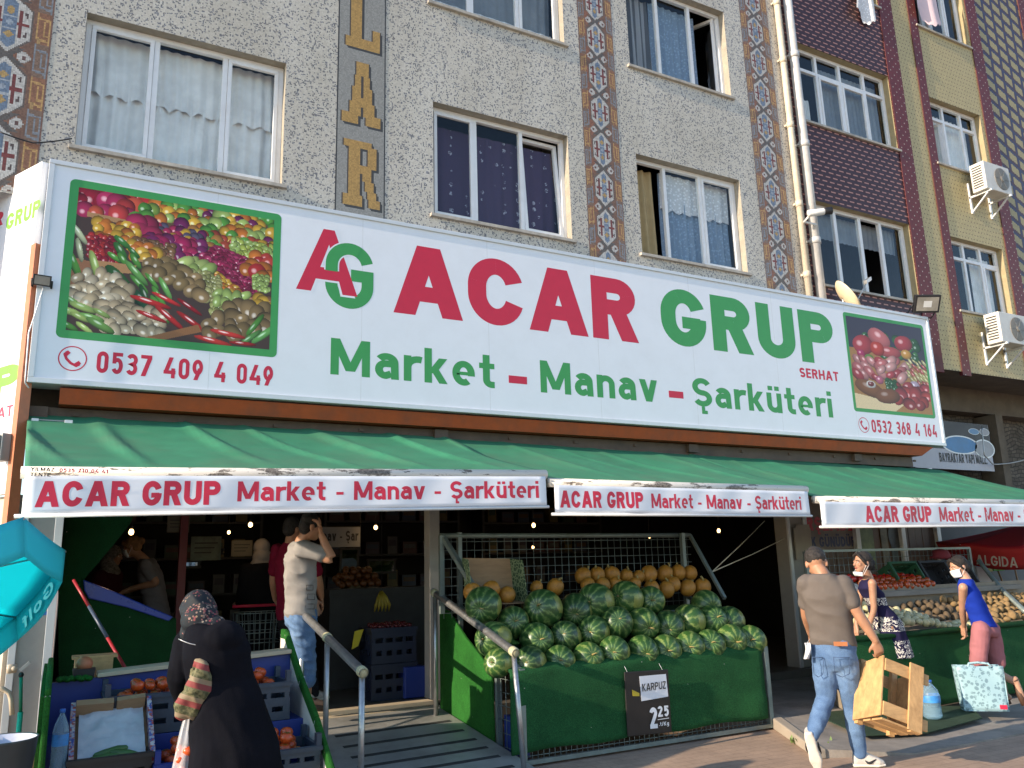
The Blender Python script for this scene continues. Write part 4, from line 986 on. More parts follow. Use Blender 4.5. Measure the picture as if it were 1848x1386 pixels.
T3 = B(1563, 943)[0]; T4 = B(1683, 943)[0]; T5 = B(1697, 943)[0]; T6 = B(1841, 950)[0]
awning('right green awning over the vegetable stall with sagging lettered valance', 7.18, at(1692, 840, 1, 8.5)[0], 3.04, 2.98, e0[0], e1[0], e0[2], e1[2], e0[2]-h0[2],
       [('ACAR GRUP', T3, T4, e0[2]-B(1563, 943)[2], e0[2]-B(1563, 913)[2], .24, 0), ('Market - Manav - Şarküteri', T5, T5+(T6-T5)*1.62, e0[2]-B(1697, 947)[2]-.03, e0[2]-B(1697, 919)[2]-.02, .185, 0)], .5, 3)

# ---------------------------------------------------------------- rain pipes, cameras, lamps, dish, air conditioners
def pipe(label, x, y, r, z0, z1, mat, collars, group=None):
    t = thing('rain_pipe', label, 'pipe', (x, y, z0)); mb = MB(); mb.tube([V(x, y, z0), V(x, y, z1)], r, 14); mb.build('pipe_run', mat, t)
    for z in collars:
        mb = MB(); mb.lathe((x, y, z), [(r*1.02, -.05), (r*1.2, -.05), (r*1.2, .05), (r*1.02, .05)], 14); mb.box(x-r*1.3, x+r*1.3, y+r*.4, WY-.001, z-.015, z+.015); mb.build('collar', mat, t)
    return t
pipe('cream rain pipe with black joints between the two house fronts', 10.03, WY-.07, .05, 5.2, 12.6, mk('cream_pipe', (.60, .53, .42), .5, var=.08, dirt=(.25, .2, .15)), (6.0, 7.2, 8.6, 9.8, 10.9))
pipe('pale grey rain pipe beside the plum tiled wall', 10.28, WY-.09, .075, 5.2, 13.5, mk('grey_pipe', (.52, .52, .52), .45, var=.08, dirt=(.25, .24, .23)), (6.6, 8.3, 9.95, 11.2))
def ac_unit(px, py, label):
    c = at(px, py, 1, WY-.30); x, z = c[0], c[2]
    t = thing('air_conditioner', label, 'air conditioner', (x, WY-.3, z), 'air conditioners on the tiled house')
    w, h, d = .80, .56, .28; y0 = WY-.42
    mb = MB(); mb.box(x-w/2, x+w/2, y0, y0+d, z-h/2, z+h/2); mb.build('casing', mk('ac_casing', (.62, .61, .57), .45, var=.05, dirt=(.35, .3, .25)), t, bevel=.012)
    mb = MB(); cx = x+.12
    for r in (.07, .10, .13, .16, .19, .215): ring_poly(mb, V(cx, y0-.006, z), U, W_, r-.004, r+.004, 30, .008)
    for a in range(6):
        q = a*math.pi/3; mb.beam(V(cx+.05*math.cos(q), y0-.012, z+.05*math.sin(q)), V(cx+.22*math.cos(q), y0-.012, z+.22*math.sin(q)), .006, .006)
    mb.build('fan_grille', mk('ac_grille', (.20, .20, .19), .5), t)
    mb = MB(); mb.lathe((cx, y0-.001, z), [(.225, 0), (.215, .004)], 30, axis=(0, -1, 0)); mb.lathe((cx, y0-.006, z), [(.06, 0), (.05, .012)], 18, axis=(0, -1, 0)); mb.build('fan_opening', mk('ac_fan', (.22, .20, .17), .5, .3, var=.3, scale=3), t)
    mb = MB()
    for k in range(9): mb.box(x-w/2-.004, x-w/2+.001, y0+.05, y0+d-.04, z-h/2+.07+k*.05, z-h/2+.092+k*.05)
    mb.build('side_louvre', M_BLACK, t)
    mb = MB()
    for xx in (x-w*.38, x+w*.38):
        mb.beam(V(xx, WY, z-h/2-.02), V(xx, y0-.03, z-h/2-.02), .04, .035); mb.beam(V(xx, WY-.02, z-h/2+.28), V(xx, WY-.02, z-h/2-.34), .04, .03); mb.beam(V(xx, WY-.02, z-h/2-.32), V(xx, y0+.05, z-h/2-.04), .03, .025)
    mb.build('wall_bracket', M_ALU, t)
    return t
ac_unit(1790, 326, 'upper air conditioner on brackets beside the chevron tiles'); ac_unit(1818, 596, 'lower air conditioner on brackets by the yellow tiles near the soffit')

def unit3(v): return v/np.linalg.norm(v)
t = thing('satellite_dish', 'pale satellite dish seen nearly edge-on behind the top of the shop sign', 'satellite dish', tuple(at(1525, 530, 1, 8.3)))
c = at(1524, 528, 1, 8.35); c = at(1526, 536, 1, 8.4); dv = unit3(ray(1526, 536)); ax = C_RT*.80+C_UP*.60; ax = unit3(unit3(ax-dv*(ax @ dv))+dv*.30); mb = MB(); mb.lathe(c, [(.29*math.sin(a), -.13*math.cos(a)+.08) for a in np.linspace(.02, 1.35, 10)], 32, axis=ax, cap=False); mb.build('reflector', mk('dish_paint', (.70, .58, .40), .45, var=.06), t, solid=.008)
mb = MB(); mb.tube([c-ax*.05, c+V(.1, .1, -.3), c+V(.12, .3, -.5)], .02); mb.tube([c-V(0, 0, .35), c+ax*.42], .01); mb.obox(c+ax*.42, ax, (0, 1, 0), (0, 0, 1), .09, .06, .06); mb.build('feed_arm', M_GALV, t)
def floodlight(c, tilt, size, label, aim):
    c = np.array(c); t = thing('floodlight', label, 'floodlight', tuple(c)); a = np.array(aim, float); a /= np.linalg.norm(a); s = np.cross(a, V(0, 0, 1)); s /= np.linalg.norm(s); u = np.cross(s, a)
    mb = MB(); mb.obox(c, s, u, a, size*1.25, size*.85, size*.2)
    for k in range(5): mb.obox(c-a*size*.13+s*size*(k-2)*.22, s, u, a, size*.04, size*.7, size*.12)
    mb.build('housing', M_BLACK, t, bevel=.01)
    mb = MB(); mb.obox(c+a*size*.105, s, u, a, size*1.05, size*.66, .006); mb.build('lens', mk('lamp_glass', (.30, .29, .26), .12, .3, var=.3, scale=4), t)
    mb = MB(); mb.obox(c+a*size*.110, s, u, a, size*.4, size*.3, .004); mb.build('reflector', M_ALU, t)
    mb = MB(); mb.tube([c-s*size*.66, c-s*size*.66-u*size*.6+V(0, .12, 0), c+s*size*.66-u*size*.6+V(0, .12, 0), c+s*size*.66], .012, 8); mb.build('bracket', M_BLACK, t)
floodlight(at(1672, 548, 1, 8.05), 0, .34, 'black floodlight on the top right corner of the shop sign', (-.35, -.75, -.45))
floodlight(at(76, 506, 1, 8.12), 0, .115, 'small floodlight at the left edge of the shop sign', (.1, -.8, -.25))
t = thing('security_camera', 'white bullet camera with dark hood on the grey rain pipe', 'camera', tuple(at(1478, 383, 1, 8.35)))
c = at(1476, 383, 1, 8.35); ax = V(.85, -.45, .1); ax /= np.linalg.norm(ax); mb = MB(); mb.lathe(c-ax*.16, [(.05, 0), (.055, .02), (.055, .25), (.05, .26)], 16, axis=ax); mb.tube([c-ax*.1, c+V(-.1, .2, -.1), V(10.28, WY-.15, c[2]-.1)], .018); mb.build('body', M_PVC, t)
mb = MB(); mb.lathe(c+ax*.1, [(.058, 0), (.06, .01), (.06, .12), (.05, .125)], 16, axis=ax); mb.build('hood', M_BLACK, t)
# laundry at the top windows
def hanging_cloth(name, px0, px1, py0, py1, mat, label, seed):
    a = at(px0, py0, 1, WY-.08); b = at(px1, py0, 1, WY-.08); zb = at((px0+px1)/2, py1, 1, WY-.08)[2]; zt = max(a[2], b[2])+.5
    n = 30; P = np.zeros((16, n, 3))
    for i in range(16):
        s = i/15
        for j in range(n):
            k = j/(n-1); w = .55+.45*s
            P[i, j] = (a[0]+(b[0]-a[0])*(.5+(k-.5)*w)+.05*math.sin(s*3+seed), WY-.06-.05*math.sin(k*9+seed)*s-.03*s, zt+(zb-zt)*s*(1-.35*abs(k-.55))+.02*math.sin(k*40)*(s > .9))
    mb = MB(); mb.grid(P); return tag(mb.build(name, mat, loc=tuple(a)), label, 'laundry')
hanging_cloth('lace_cloth', 1542, 1580, 0, 42, M_CUR['whitelace'], 'white lace cloth hanging out over the plum tiles', 1)
hanging_cloth('pink_cloth', 1652, 1698, 0, 46, mk('pink_curtain_cloth', (.66, .52, .56), .8, var=.05), 'pale pink curtain blowing out of the top yellow window', 2)
# neighbour's shop banner and rough brick under the overhang
t = thing('shop_banner', 'hardware shop banner with blue basin picture under the overhang right of the sign', 'sign', (12.6, 9.5, 3.0))
YB = 9.6; BB = lambda px, py: at(px, py, 1, YB)
x0, x1 = BB(1640, 840)[0], BB(1789, 810)[0]; z0, z1 = BB(1780, 850)[2], BB(1760, 765)[2]
mb = MB(); mb.box(x0, x1, YB, YB+.03, z0, z1); mb.build('banner_sheet', mk('banner_grey', (.46, .47, .52), .5, var=.05), t)
mb = MB(); mb.box(x0, x1-.01, YB-.004, YB-.001, z0+(z1-z0)*.42, z1-.002); mb.build('printed_band', mk('banner_dark', (.035, .035, .045), .5, var=.3, scale=2), t)
def disc(mb, c, rx, rz, y): mb.poly([V(c[0]+rx*math.cos(a), y, c[2]+rz*math.sin(a)) for a in np.linspace(0, 2*math.pi, 41)[:-1]])
for px, py, w_, h_, col in ((1733, 803, 30, 15, (.035, .19, .42)), (1776, 810, 17, 15, (.30, .31, .34)), (1757, 779, 9, 5, (.12, .28, .5)), (1776, 780, 8, 6, (.3, .3, .34))):
    c = BB(px, py); rx = BB(px+w_, py)[0]-c[0]; rz = c[2]-BB(px, py+h_)[2]
    mb = MB(); disc(mb, c, rx*1.08, rz*1.12, YB-.006); mb.build('basin_rim', M_ALU, t); mb = MB(); disc(mb, c, rx*.97, rz*.97, YB-.009); mb.build('basin_picture', mk('basin', col, .4, var=.25, scale=3), t)
mb = MB(); a = BB(1697, 838); b = BB(1784, 851); word(mb, 'BAYRAKTAR YAPI MALZ.', V(a[0], YB, z0+.13), U, W_, b[0]-a[0], .17, .20, .14, .006); mb.build('lettering', M_BLACK, t)
m, nt, p_ = newmat('rough_brick', .9)
bk = N(nt, 'ShaderNodeTexBrick'); bk.inputs['Scale'].default_value = 3.2; bk.inputs['Color1'].default_value = (.10, .085, .07, 1); bk.inputs['Color2'].default_value = (.16, .14, .115, 1); bk.inputs['Mortar'].default_value = (.05, .045, .04, 1); bk.inputs['Mortar Size'].default_value = .035
tc = N(nt, 'ShaderNodeTexCoord'); sp = N(nt, 'ShaderNodeSeparateXYZ'); cb = N(nt, 'ShaderNodeCombineXYZ'); nt.links.new(tc.outputs['Object'], sp.inputs[0]); nt.links.new(sp.outputs[0], cb.inputs[0]); nt.links.new(sp.outputs[2], cb.inputs[1])
wob = N(nt, 'ShaderNodeVectorMath', operation='ADD'); nz = N(nt, 'ShaderNodeTexNoise'); nz.inputs['Scale'].default_value = 2.2; nt.links.new(tc.outputs['Object'], nz.inputs['Vector']); sc_ = vmath(nt, 'MULTIPLY', nz.outputs['Color'], (.25, .25, 0)); nt.links.new(cb.outputs[0], wob.inputs[0]); nt.links.new(sc_, wob.inputs[1]); nt.links.new(wob.outputs[0], bk.inputs['Vector'])
setc(nt, p_, mix(nt, 1., bk.outputs['Color'], ramp(nt, tnoise(nt, 3, 6), [(.3, (.6, .58, .55)), (.7, (1.2, 1.15, 1.1))]), 'MULTIPLY')); nt.links.new(bump(nt, bk.outputs['Fac'], -.8, .03), p_.inputs['Normal'])
M_BRICK = m
mb = MB(); mb.box(12.3, 20.3, 10.02, 10.3, 0, 4.78); tag(mb.build('brick_wall', M_BRICK, loc=(12.3, 10, 0)), 'rough dark brick wall under the overhang of the tiled house', 'wall')
mb = MB(); mb.box(15.93, 16.15, 9.55, 10.0, 0, 4.3); tag(mb.build('pillar', M_CONC, loc=(16.0, 9.6, 0)), 'stained concrete pillar right of the basin banner', 'pillar')
# loose cables
def cable(pts, r, label, mat=None):
    q = [np.array(p) for p in pts]; o = []
    for i in range(len(q)-1):
        for k in range(8):
            s = k/8; o.append(q[i]*(1-s)+q[i+1]*s-V(0, 0, .25*np.linalg.norm(q[i+1]-q[i])*s*(1-s)*.35))
    o.append(q[-1]); mb = MB(); mb.tube(o, r, 6); return tag(mb.build('cable', mat or M_BLACK, loc=tuple(q[0])), label, 'cable')
cable([at(1772, 770, 1, 9.5), at(1776, 820, 1, 9.5), at(1792, 838, 1, 9.5), at(1848, 830, 1, 9.5)], .012, 'thin cable looping past the basin banner', M_GALV)
cable([at(78, 520, 1, 8.15), at(52, 600, 1, 8.15), at(45, 690, 1, 8.15), at(52, 700, 1, 8.2)], .006, 'thin white cable hanging from the small floodlight', M_ALU)
cable([at(0, 238, 1, 8.66), at(60, 258, 1, 8.66), at(130, 250, 1, 8.66)], .007, 'grey cable strung across the carpet band at upper left')
# ================================================================ GROUND
m, nt, p_ = newmat('brown_paving', .75)
g_ = N(nt, 'ShaderNodeNewGeometry'); mp = N(nt, 'ShaderNodeMapping'); mp.inputs['Rotation'].default_value = (0, 0, R(3)); nt.links.new(g_.outputs['Position'], mp.inputs['Vector'])
bk = N(nt, 'ShaderNodeTexBrick'); bk.inputs['Scale'].default_value = 1; bk.inputs['Brick Width'].default_value = .21; bk.inputs['Row Height'].default_value = .105; bk.inputs['Mortar Size'].default_value = .004; bk.inputs['Mortar Smooth'].default_value = .6
bk.inputs['Color1'].default_value = (.41, .295, .22, 1); bk.inputs['Color2'].default_value = (.37, .27, .205, 1); bk.inputs['Mortar'].default_value = (.25, .18, .135, 1); nt.links.new(mp.outputs[0], bk.inputs['Vector'])
wear = ramp(nt, tnoise(nt, 1.6, 8, .7), [(.3, (.7, .68, .66)), (.7, (1.15, 1.12, 1.08))]); spot = ramp(nt, tnoise(nt, 26, 5, .7), [(.30, (.55, .55, .55)), (.42, (1, 1, 1))])
setc(nt, p_, mix(nt, 1., mix(nt, 1., bk.outputs['Color'], wear, 'MULTIPLY'), spot, 'MULTIPLY'))
hh = math_(nt, 'ADD', math_(nt, 'MULTIPLY', bk.outputs['Fac'], -1.), math_(nt, 'MULTIPLY', tnoise(nt, 40, 5), .8)); nt.links.new(bump(nt, hh, .35, .006), p_.inputs['Normal'])
M_PAVE = m
M_SLAB = mk('worn_concrete', (.27, .24, .21), .8, var=.2, scale=2.5, bmp=.3, bscale=45, dirt=(.08, .07, .06), dirt_amt=.55)
M_KERB = mk('pale_kerb', (.36, .31, .25), .8, var=.15, scale=6, bmp=.3, bscale=40, dirt=(.14, .11, .08), dirt_amt=.5)
mb = MB(); mb.quad((-300, -300, 0), (300, -300, 0), (300, 300, 0), (-300, 300, 0)); struct(mb.build('pavement', M_PAVE))
mb = MB(); mb.hexa([(6.52, 6.60, 0), (5.72, 5.28, 0), (6.4, 4.95, 0), (24, 4.6, 0), (24, 8.75, 0), (6.75, 8.75, 0)], [(6.52, 6.60, .1), (5.72, 5.28, .07), (6.4, 4.95, .012), (24, 4.6, .012), (24, 8.75, .1), (6.75, 8.75, .1)])
struct(mb.build('raised_pavement', M_SLAB))
mb = MB(); mb.hexa([(6.40, 6.62, 0), (5.62, 5.28, 0), (5.715, 5.26, 0), (6.515, 6.60, 0)], [(6.40, 6.62, .112), (5.62, 5.28, .078), (5.715, 5.26, .078), (6.515, 6.60, .112)]); struct(mb.build('kerb', M_KERB, bevel=.012))
M_TURF = None
def turf_mat(name, c, s=1.):
    m, nt, p = newmat(name, .85, 0, .15)
    n = tnoise(nt, 140, 3, .7); n2 = tnoise(nt, 4, 4, .6)
    cc = ramp(nt, n, [(.3, tuple(q*.45 for q in c)), (.55, c), (.75, tuple(min(1, q*1.5) for q in c))])
    cc = mix(nt, 1., cc, ramp(nt, n2, [(.3, (.75, .78, .75)), (.7, (1.15, 1.15, 1.1))]), 'MULTIPLY')
    wsp = N(nt, 'ShaderNodeTexVoronoi', feature='F1'); wsp.inputs['Scale'].default_value = 9; tc = N(nt, 'ShaderNodeTexCoord'); nt.links.new(tc.outputs['Object'], wsp.inputs['Vector'])
    cc = mix(nt, math_(nt, 'LESS_THAN', wsp.outputs['Distance'], .035), cc, (.5, .5, .45))
    setc(nt, p, cc); nt.links.new(bump(nt, n, .9, .012), p.inputs['Normal']); return m
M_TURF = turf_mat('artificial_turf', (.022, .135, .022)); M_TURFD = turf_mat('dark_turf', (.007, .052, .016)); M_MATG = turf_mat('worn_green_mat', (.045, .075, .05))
mb = MB(); pts = [(6.35, 5.42), (7.0, 5.25), (7.95, 5.35), (8.3, 5.7), (7.6, 6.2), (6.75, 6.35)]
mb.prism([V(x, y, .104-max(0, 5.6-y)*.13) for x, y in pts], (0, 0, .008)); tag(mb.build('turf_mat', M_MATG, loc=(7, 5.6, .1)), 'worn green turf mat lying on the raised pavement behind the man with the crate', 'mat')
# weeds at the kerb
M_WEED = mk('weed_leaf', (.10, .16, .04), .6, var=.3)
mb = MB(); rs = np.random.RandomState(3)
for k in range(46):
    c = V(5.98+rs.randn()*.05, 5.72+rs.randn()*.09, .01); a = rs.rand()*6.28; h = .03+.07*rs.rand(); d = V(math.cos(a), math.sin(a), 0)*.05*rs.rand()
    s = V(-math.sin(a), math.cos(a), 0)*.008; mb.poly([c-s, c+s, c+d+s*1.3+V(0, 0, h*.7), c+d*1.5+V(0, 0, h), c+d-s*1.3+V(0, 0, h*.7)])
tag(mb.build('weed_tuft', M_WEED, loc=(5.98, 5.72, 0)), 'small weed tuft growing at the kerb by the walking man', 'plant')

# ---------------------------------------------------------------- ramp and hand rails
M_RAMP = mk('ramp_plate', (.33, .33, .315), .5, .25, var=.15, scale=5, dirt=(.10, .09, .07), dirt_amt=.5)
M_GRIP = mk('black_grip_tape', (.03, .03, .03), .9, var=.4, scale=25)
RZ = lambda y: max(0., min(.29, (y-6.3)*.29/1.72))
mb = MB(); mb.hexa([(1.86, 5.7, 0), (3.42, 5.7, 0), (3.42, 8.02, 0), (1.86, 8.02, 0)], [(1.86, 5.7, .03), (3.42, 5.7, .03), (3.42, 8.02, .29), (1.86, 8.02, .29)]); rp = struct(mb.build('ramp', M_RAMP))
zr = lambda y: .03+(y-5.7)*.26/2.32
for i, y in enumerate((6.12, 6.38, 6.62, 6.86, 7.14, 7.45)):
    mb = MB(); a, b = 2.12+.02*i, 3.28+.01*i; mb.hexa([(a, y, zr(y)+.001), (b, y+.05, zr(y+.05)+.001), (b, y+.10, zr(y+.10)+.001), (a, y+.05, zr(y+.05)+.001)], [(a, y, zr(y)+.004), (b, y+.05, zr(y+.05)+.004), (b, y+.10, zr(y+.10)+.004), (a, y+.05, zr(y+.05)+.004)])
    mb.build('grip_strip', M_GRIP, rp)
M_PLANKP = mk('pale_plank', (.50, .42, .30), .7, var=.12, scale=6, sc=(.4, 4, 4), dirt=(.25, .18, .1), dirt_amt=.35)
mb = MB(); mb.box(1.86, 3.46, 8.02, 8.16, .18, .295); mb.box(1.9, 3.44, 8.19, 8.34, .2, .325); tag(mb.build('sun_band_board', M_PLANKP, loc=(2.6, 8.1, .2)), 'pale boards standing in for sun bands at the top of the entrance ramp', 'sun_band')  # two pale strips give the bands of sunlight across the ramp top by colour
def rail(label, pts, posts, r=.034, rp=.022):
    t = thing('handrail', label, 'handrail', (pts[0][0], pts[0][1], 0), 'handrails of the entrance ramp')
    a, b = V(*pts[0]), V(*pts[1]); mb = MB(); d = (b-a)/np.linalg.norm(b-a); mb.tube([a, b], r, 18, cap=False)
    mb.tube([b, a], r*.84, 18, cap=False); n = 18
    mb.build('top_tube', M_GALV, t)
    for y, zb, yo, xo in posts:
        k = (y-a[1])/(b[1]-a[1]); q = a+(b-a)*k; mb = MB(); mb.tube([V(q[0]+xo, y+yo, zb), q-V(0, 0, r*.8)], rp, 14); mb.build('post', M_GALV, t)
        mb = MB(); mb.lathe(q-d*.035, [(r*1.02, 0), (r*1.16, .012), (r*1.16, .058), (r*1.02, .07)], 14, axis=d); mb.build('weld_band', mk('old_sealant', (.45, .42, .26), .7, var=.2, scale=30), t)
    return t
rail('left galvanised handrail of the ramp beside the tomato stall', ((1.97, 5.96, .905), (1.97, 7.76, 1.275)), [(6.0, .05, 0, 0), (6.9, .15, 0, 0), (7.7, .25, 0, 0)])
rail('right galvanised handrail of the ramp in front of the melon stall', ((3.28, 6.10, .94), (3.28, 7.80, 1.405)), [(6.14, .03, -.05, .04), (7.75, .25, 0, 0)])

# ---------------------------------------------------------------- dim shop interior
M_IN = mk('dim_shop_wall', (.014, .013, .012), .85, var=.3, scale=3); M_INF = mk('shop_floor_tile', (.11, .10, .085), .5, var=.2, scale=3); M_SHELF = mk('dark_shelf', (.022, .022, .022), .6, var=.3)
mb = MB()
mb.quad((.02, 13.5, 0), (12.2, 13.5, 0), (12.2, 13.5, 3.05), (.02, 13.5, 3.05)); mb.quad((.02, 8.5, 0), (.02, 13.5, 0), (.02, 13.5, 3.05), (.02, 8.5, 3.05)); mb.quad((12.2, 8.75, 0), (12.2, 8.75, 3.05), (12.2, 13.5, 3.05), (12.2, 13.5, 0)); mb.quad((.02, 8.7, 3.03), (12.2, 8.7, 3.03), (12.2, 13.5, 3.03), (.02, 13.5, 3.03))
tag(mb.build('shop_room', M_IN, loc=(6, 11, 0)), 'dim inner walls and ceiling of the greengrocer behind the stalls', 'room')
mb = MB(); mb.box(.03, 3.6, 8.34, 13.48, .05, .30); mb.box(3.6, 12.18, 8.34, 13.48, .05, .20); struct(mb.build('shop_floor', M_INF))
# shop window to the right of the grey pillar
M_WOODP = mk('brown_panel', (.16, .095, .06), .6, var=.2, scale=4, sc=(6, 1, .5))
t = thing('shop_window', 'brown panelled shop window with posters behind the vegetable stall', 'window', (10.6, 8.6, 0))
mb = MB()
for i in range(18): mb.box(9.30+i*.165, 9.455+i*.165, 8.60+.004*(i % 2), 8.66, .1, 3.0)
mb.build('panel_boards', M_WOODP, t)
mb = MB()
for x in (10.33, 11.35, 12.2): mb.box(x, x+.09, 8.52, 8.585, .1, 3.0)
mb.build('frame', M_PVC, t, bevel=.004)
for i, (a, b, c) in enumerate(((10.45, 10.78, (.20, .24, .12)), (10.95, 11.1, (.22, .20, .14)), (11.16, 11.3, (.10, .12, .11)))):
    mb = MB(); mb.box(a, b, 8.588, 8.594, 1.45, 2.5); mb.build('poster', mk('faded_poster%d' % i, c, .6, var=.45, scale=5), t)
q = lambda px, py: at(px, py, 1, 8.58)
c = q(1617, 967); mb = MB(); mb.poly([V(c[0]+.17*math.cos(a), 8.584, c[2]+.21*math.sin(a)) for a in np.linspace(0, 2*math.pi, 33)[:-1]]); mb.build('round_sticker', mk('round_seal', (.09, .10, .11), .5, var=.3, scale=12), t)
mb = MB(); a, b = q(1435, 988), q(1545, 982); mb.box(a[0]-.02, b[0]+.05, 8.584, 8.59, a[2]-.03, 2.62); mb.build('poster', mk('cream_poster', (.27, .22, .19), .7, var=.15), t)
mb = MB(); z = a[2]; word(mb, 'HALK GÜNÜDÜR', V(a[0], 8.583, z), U, W_, b[0]-a[0], q(1540, 968)[2]-z, .24, .09, .002); mb.build('lettering', M_BLUEPRINT, t)
mb = MB(); a = q(1432, 958); b = q(1541, 955); word(mb, 'PERŞEMBE', V(a[0]-.05, 8.583, a[2]), U, W_, b[0]-a[0]+.05, .20, .26, .10, .002); mb.build('lettering', M_RED, t)
# grey block wall on the right with brooms leaning
mb = MB(); mb.box(12.3, 18, 8.66, 8.9, .1, 2.5); tag(mb.build('grey_wall', mk('grey_block_wall', (.13, .13, .125), .85, var=.2, scale=3, bmp=.3, bscale=30, dirt=(.12, .12, .11)), loc=(13, 8.7, 0)), 'grey rendered wall behind the brooms at the right edge', 'wall')

# hanging lamp bulbs (lit)
m = bpy.data.materials.new('warm_lamp_light'); m.use_nodes = True; nt = m.node_tree; e = nt.nodes['Principled BSDF']; e.inputs['Base Color'].default_value = (1, .8, .5, 1); e.inputs['Emission Color'].default_value = (1, .62, .25, 1); e.inputs['Emission Strength'].default_value = 4.0; M_BULB = m
for (px, py, y, lab) in ((237, 959, 9.0, 'lit bulb above the masked woman at the left counter'), (452, 946, 10.2, 'brightest lit bulb hanging above the person in a white headscarf'), (413, 960, 11.8, 'small warm bulb far back between counter and headscarf'), (678, 951, 10.6, 'lit bulb just under the left awning near the inner banner'),
                         (963, 947, 9.6, 'lit bulb hanging above the left part of the wire cage'), (962, 987, 12.0, 'faint far bulb seen through the wire cage'), (1297, 957, 9.6, 'lit bulb in the dark gap between cage and grey pillar'), (1172, 968, 11.2, 'faint bulb seen through the right end of the cage')):
    c = at(px, py, 1, y); s = .72 if y < 11 else .6
    t = thing('light_bulb', lab, 'light bulb', tuple(c), 'light bulbs hanging in the shop')
    mb = MB(); mb.lathe(c-V(0, 0, .05*s), [(.004, 0), (.026*s, .012*s), (.034*s, .035*s), (.030*s, .058*s), (.018*s, .08*s)], 14); mb.build('glass', M_BULB, t)
    mb = MB(); mb.lathe(c+V(0, 0, .031*s), [(.02*s, 0), (.02*s, .045*s), (.008, .06*s)], 12); mb.tube([c+V(0, 0, .08*s), V(c[0], c[1], 3.03)], .004, 6); mb.build('socket_cord', M_BLACK, t)
    l = bpy.data.lights.new('bulb_light', 'POINT'); l.energy = .5; l.color = (1, .62, .28); l.shadow_soft_size = .04; lo = bpy.data.objects.new('bulb_light', l); COL.objects.link(lo); lo.parent = t; lo.location = (0, -.02, -.13)

# shelves along the back with goods
def prod_col(i): return [(.045, .010, .009), (.08, .06, .01), (.010, .022, .05), (.05, .05, .05), (.010, .03, .016), (.05, .022, .007), (.02, .01, .025)][i % 7]
PM = [mk('carton_print%d' % i, prod_col(i), .5, var=.35, scale=8) for i in range(7)]
t0 = None
def shelf_unit(x0, x1, y, label):
    t = thing('shelf_unit', label, 'shelves', ((x0+x1)/2, y, .2), 'shelves along the back of the shop')
    mb = MB()
    for z in (.35, .85, 1.35, 1.85, 2.35): mb.box(x0, x1, y, y+.45, z, z+.03)
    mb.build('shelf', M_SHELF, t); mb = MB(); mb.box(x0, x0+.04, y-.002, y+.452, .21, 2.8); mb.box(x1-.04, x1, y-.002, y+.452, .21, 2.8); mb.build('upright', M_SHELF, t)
protos = []
for i in range(7):
    mb = MB(); w_, h_ = (.16, .26) if i % 2 else (.22, .18); mb.box(-w_/2, w_/2, -.1, .1, .001, h_); mb.cur = 1; mb.box(-w_/2+.02, w_/2-.02, -.103, -.1005, h_*.45, h_*.8)
    protos.append(mb.mesh('product_box'))
    for mm in (PM[i], PM[(i+3) % 7]): protos[-1].materials.append(mm)
nprod = 0; rs = np.random.RandomState(12); ords = ['lowest', 'second', 'third', 'fourth', 'top']
for x0, x1, y, nm in ((.6, 2.6, 12.6, 'left'), (3.4, 5.6, 12.2, 'middle'), (6.2, 8.6, 12.6, 'right')):
    shelf_unit(x0, x1, y, nm+' dark shelf unit with boxed goods at the back of the shop')
    for k, z in enumerate((.38, .88, 1.38, 1.88, 2.38)):
        x = x0+.2
        while x < x1-.2:
            i = rs.randint(7); o = bpy.data.objects.new('product_box', protos[i]); COL.objects.link(o); o.location = (x, y+.14, z); o.rotation_euler[2] = rs.randn()*.06
            tag(o, 'boxed goods on the %s board of the %s shelf unit at the back' % (ords[k], nm), 'box', 'boxed goods on the back shelves'); x += .27+.05*rs.rand()
# paper notices, mirror strips and the hanging banner inside
M_PAPER = mk('paper_notice', (.13, .115, .085), .8, var=.08)
def note(px0, py0, px1, py1, y, mat, label, name='paper_notice', cat='notice', tilt=0):
    a, b = at(px0, py1, 1, y), at(px1, py0, 1, y); mb = MB(); mb.box(a[0], b[0], y, y+.012, a[2], b[2])
    for k in range(3): mb.mat(1).box(a[0]+(b[0]-a[0])*.12, b[0]-(b[0]-a[0])*(.12+.1*k), y-.002, y-.0005, b[2]-(b[2]-a[2])*(.3+.2*k), b[2]-(b[2]-a[2])*(.25+.2*k))
    return tag(mb.build(name, [mat, M_SHELF], loc=tuple(a)), label, cat)
note(301, 931, 343, 961, 10.0, M_PAPER, 'cream paper notice hanging left of the red post inside'); note(417, 975, 456, 1004, 10.6, M_PAPER, 'cream paper notice beside the person in a white headscarf'); note(343, 968, 400, 1012, 10.9, mk('poster_green', (.10, .13, .10), .6, var=.4, scale=6), 'greenish poster behind the counter next to the red post', 'poster', 'poster')
a = at(328, 1040, 1, 9.9); b = at(328, 955, 1, 9.9); mb = MB(); mb.box(a[0]-.04, a[0]+.04, 9.9, 10.0, .31, 3.02); mb.box(a[0]-.07, a[0]+.07, 9.88, 10.02, .301, .34); tag(mb.build('post', mk('red_post_paint', (.14, .012, .018), .5, var=.1), loc=(a[0], 9.9, .3)), 'red steel post inside the shop left of the counter', 'post')
mir = newmat('mirror_glass', .04, 1.); setc(mir[1], mir[2], (.75, .78, .80))
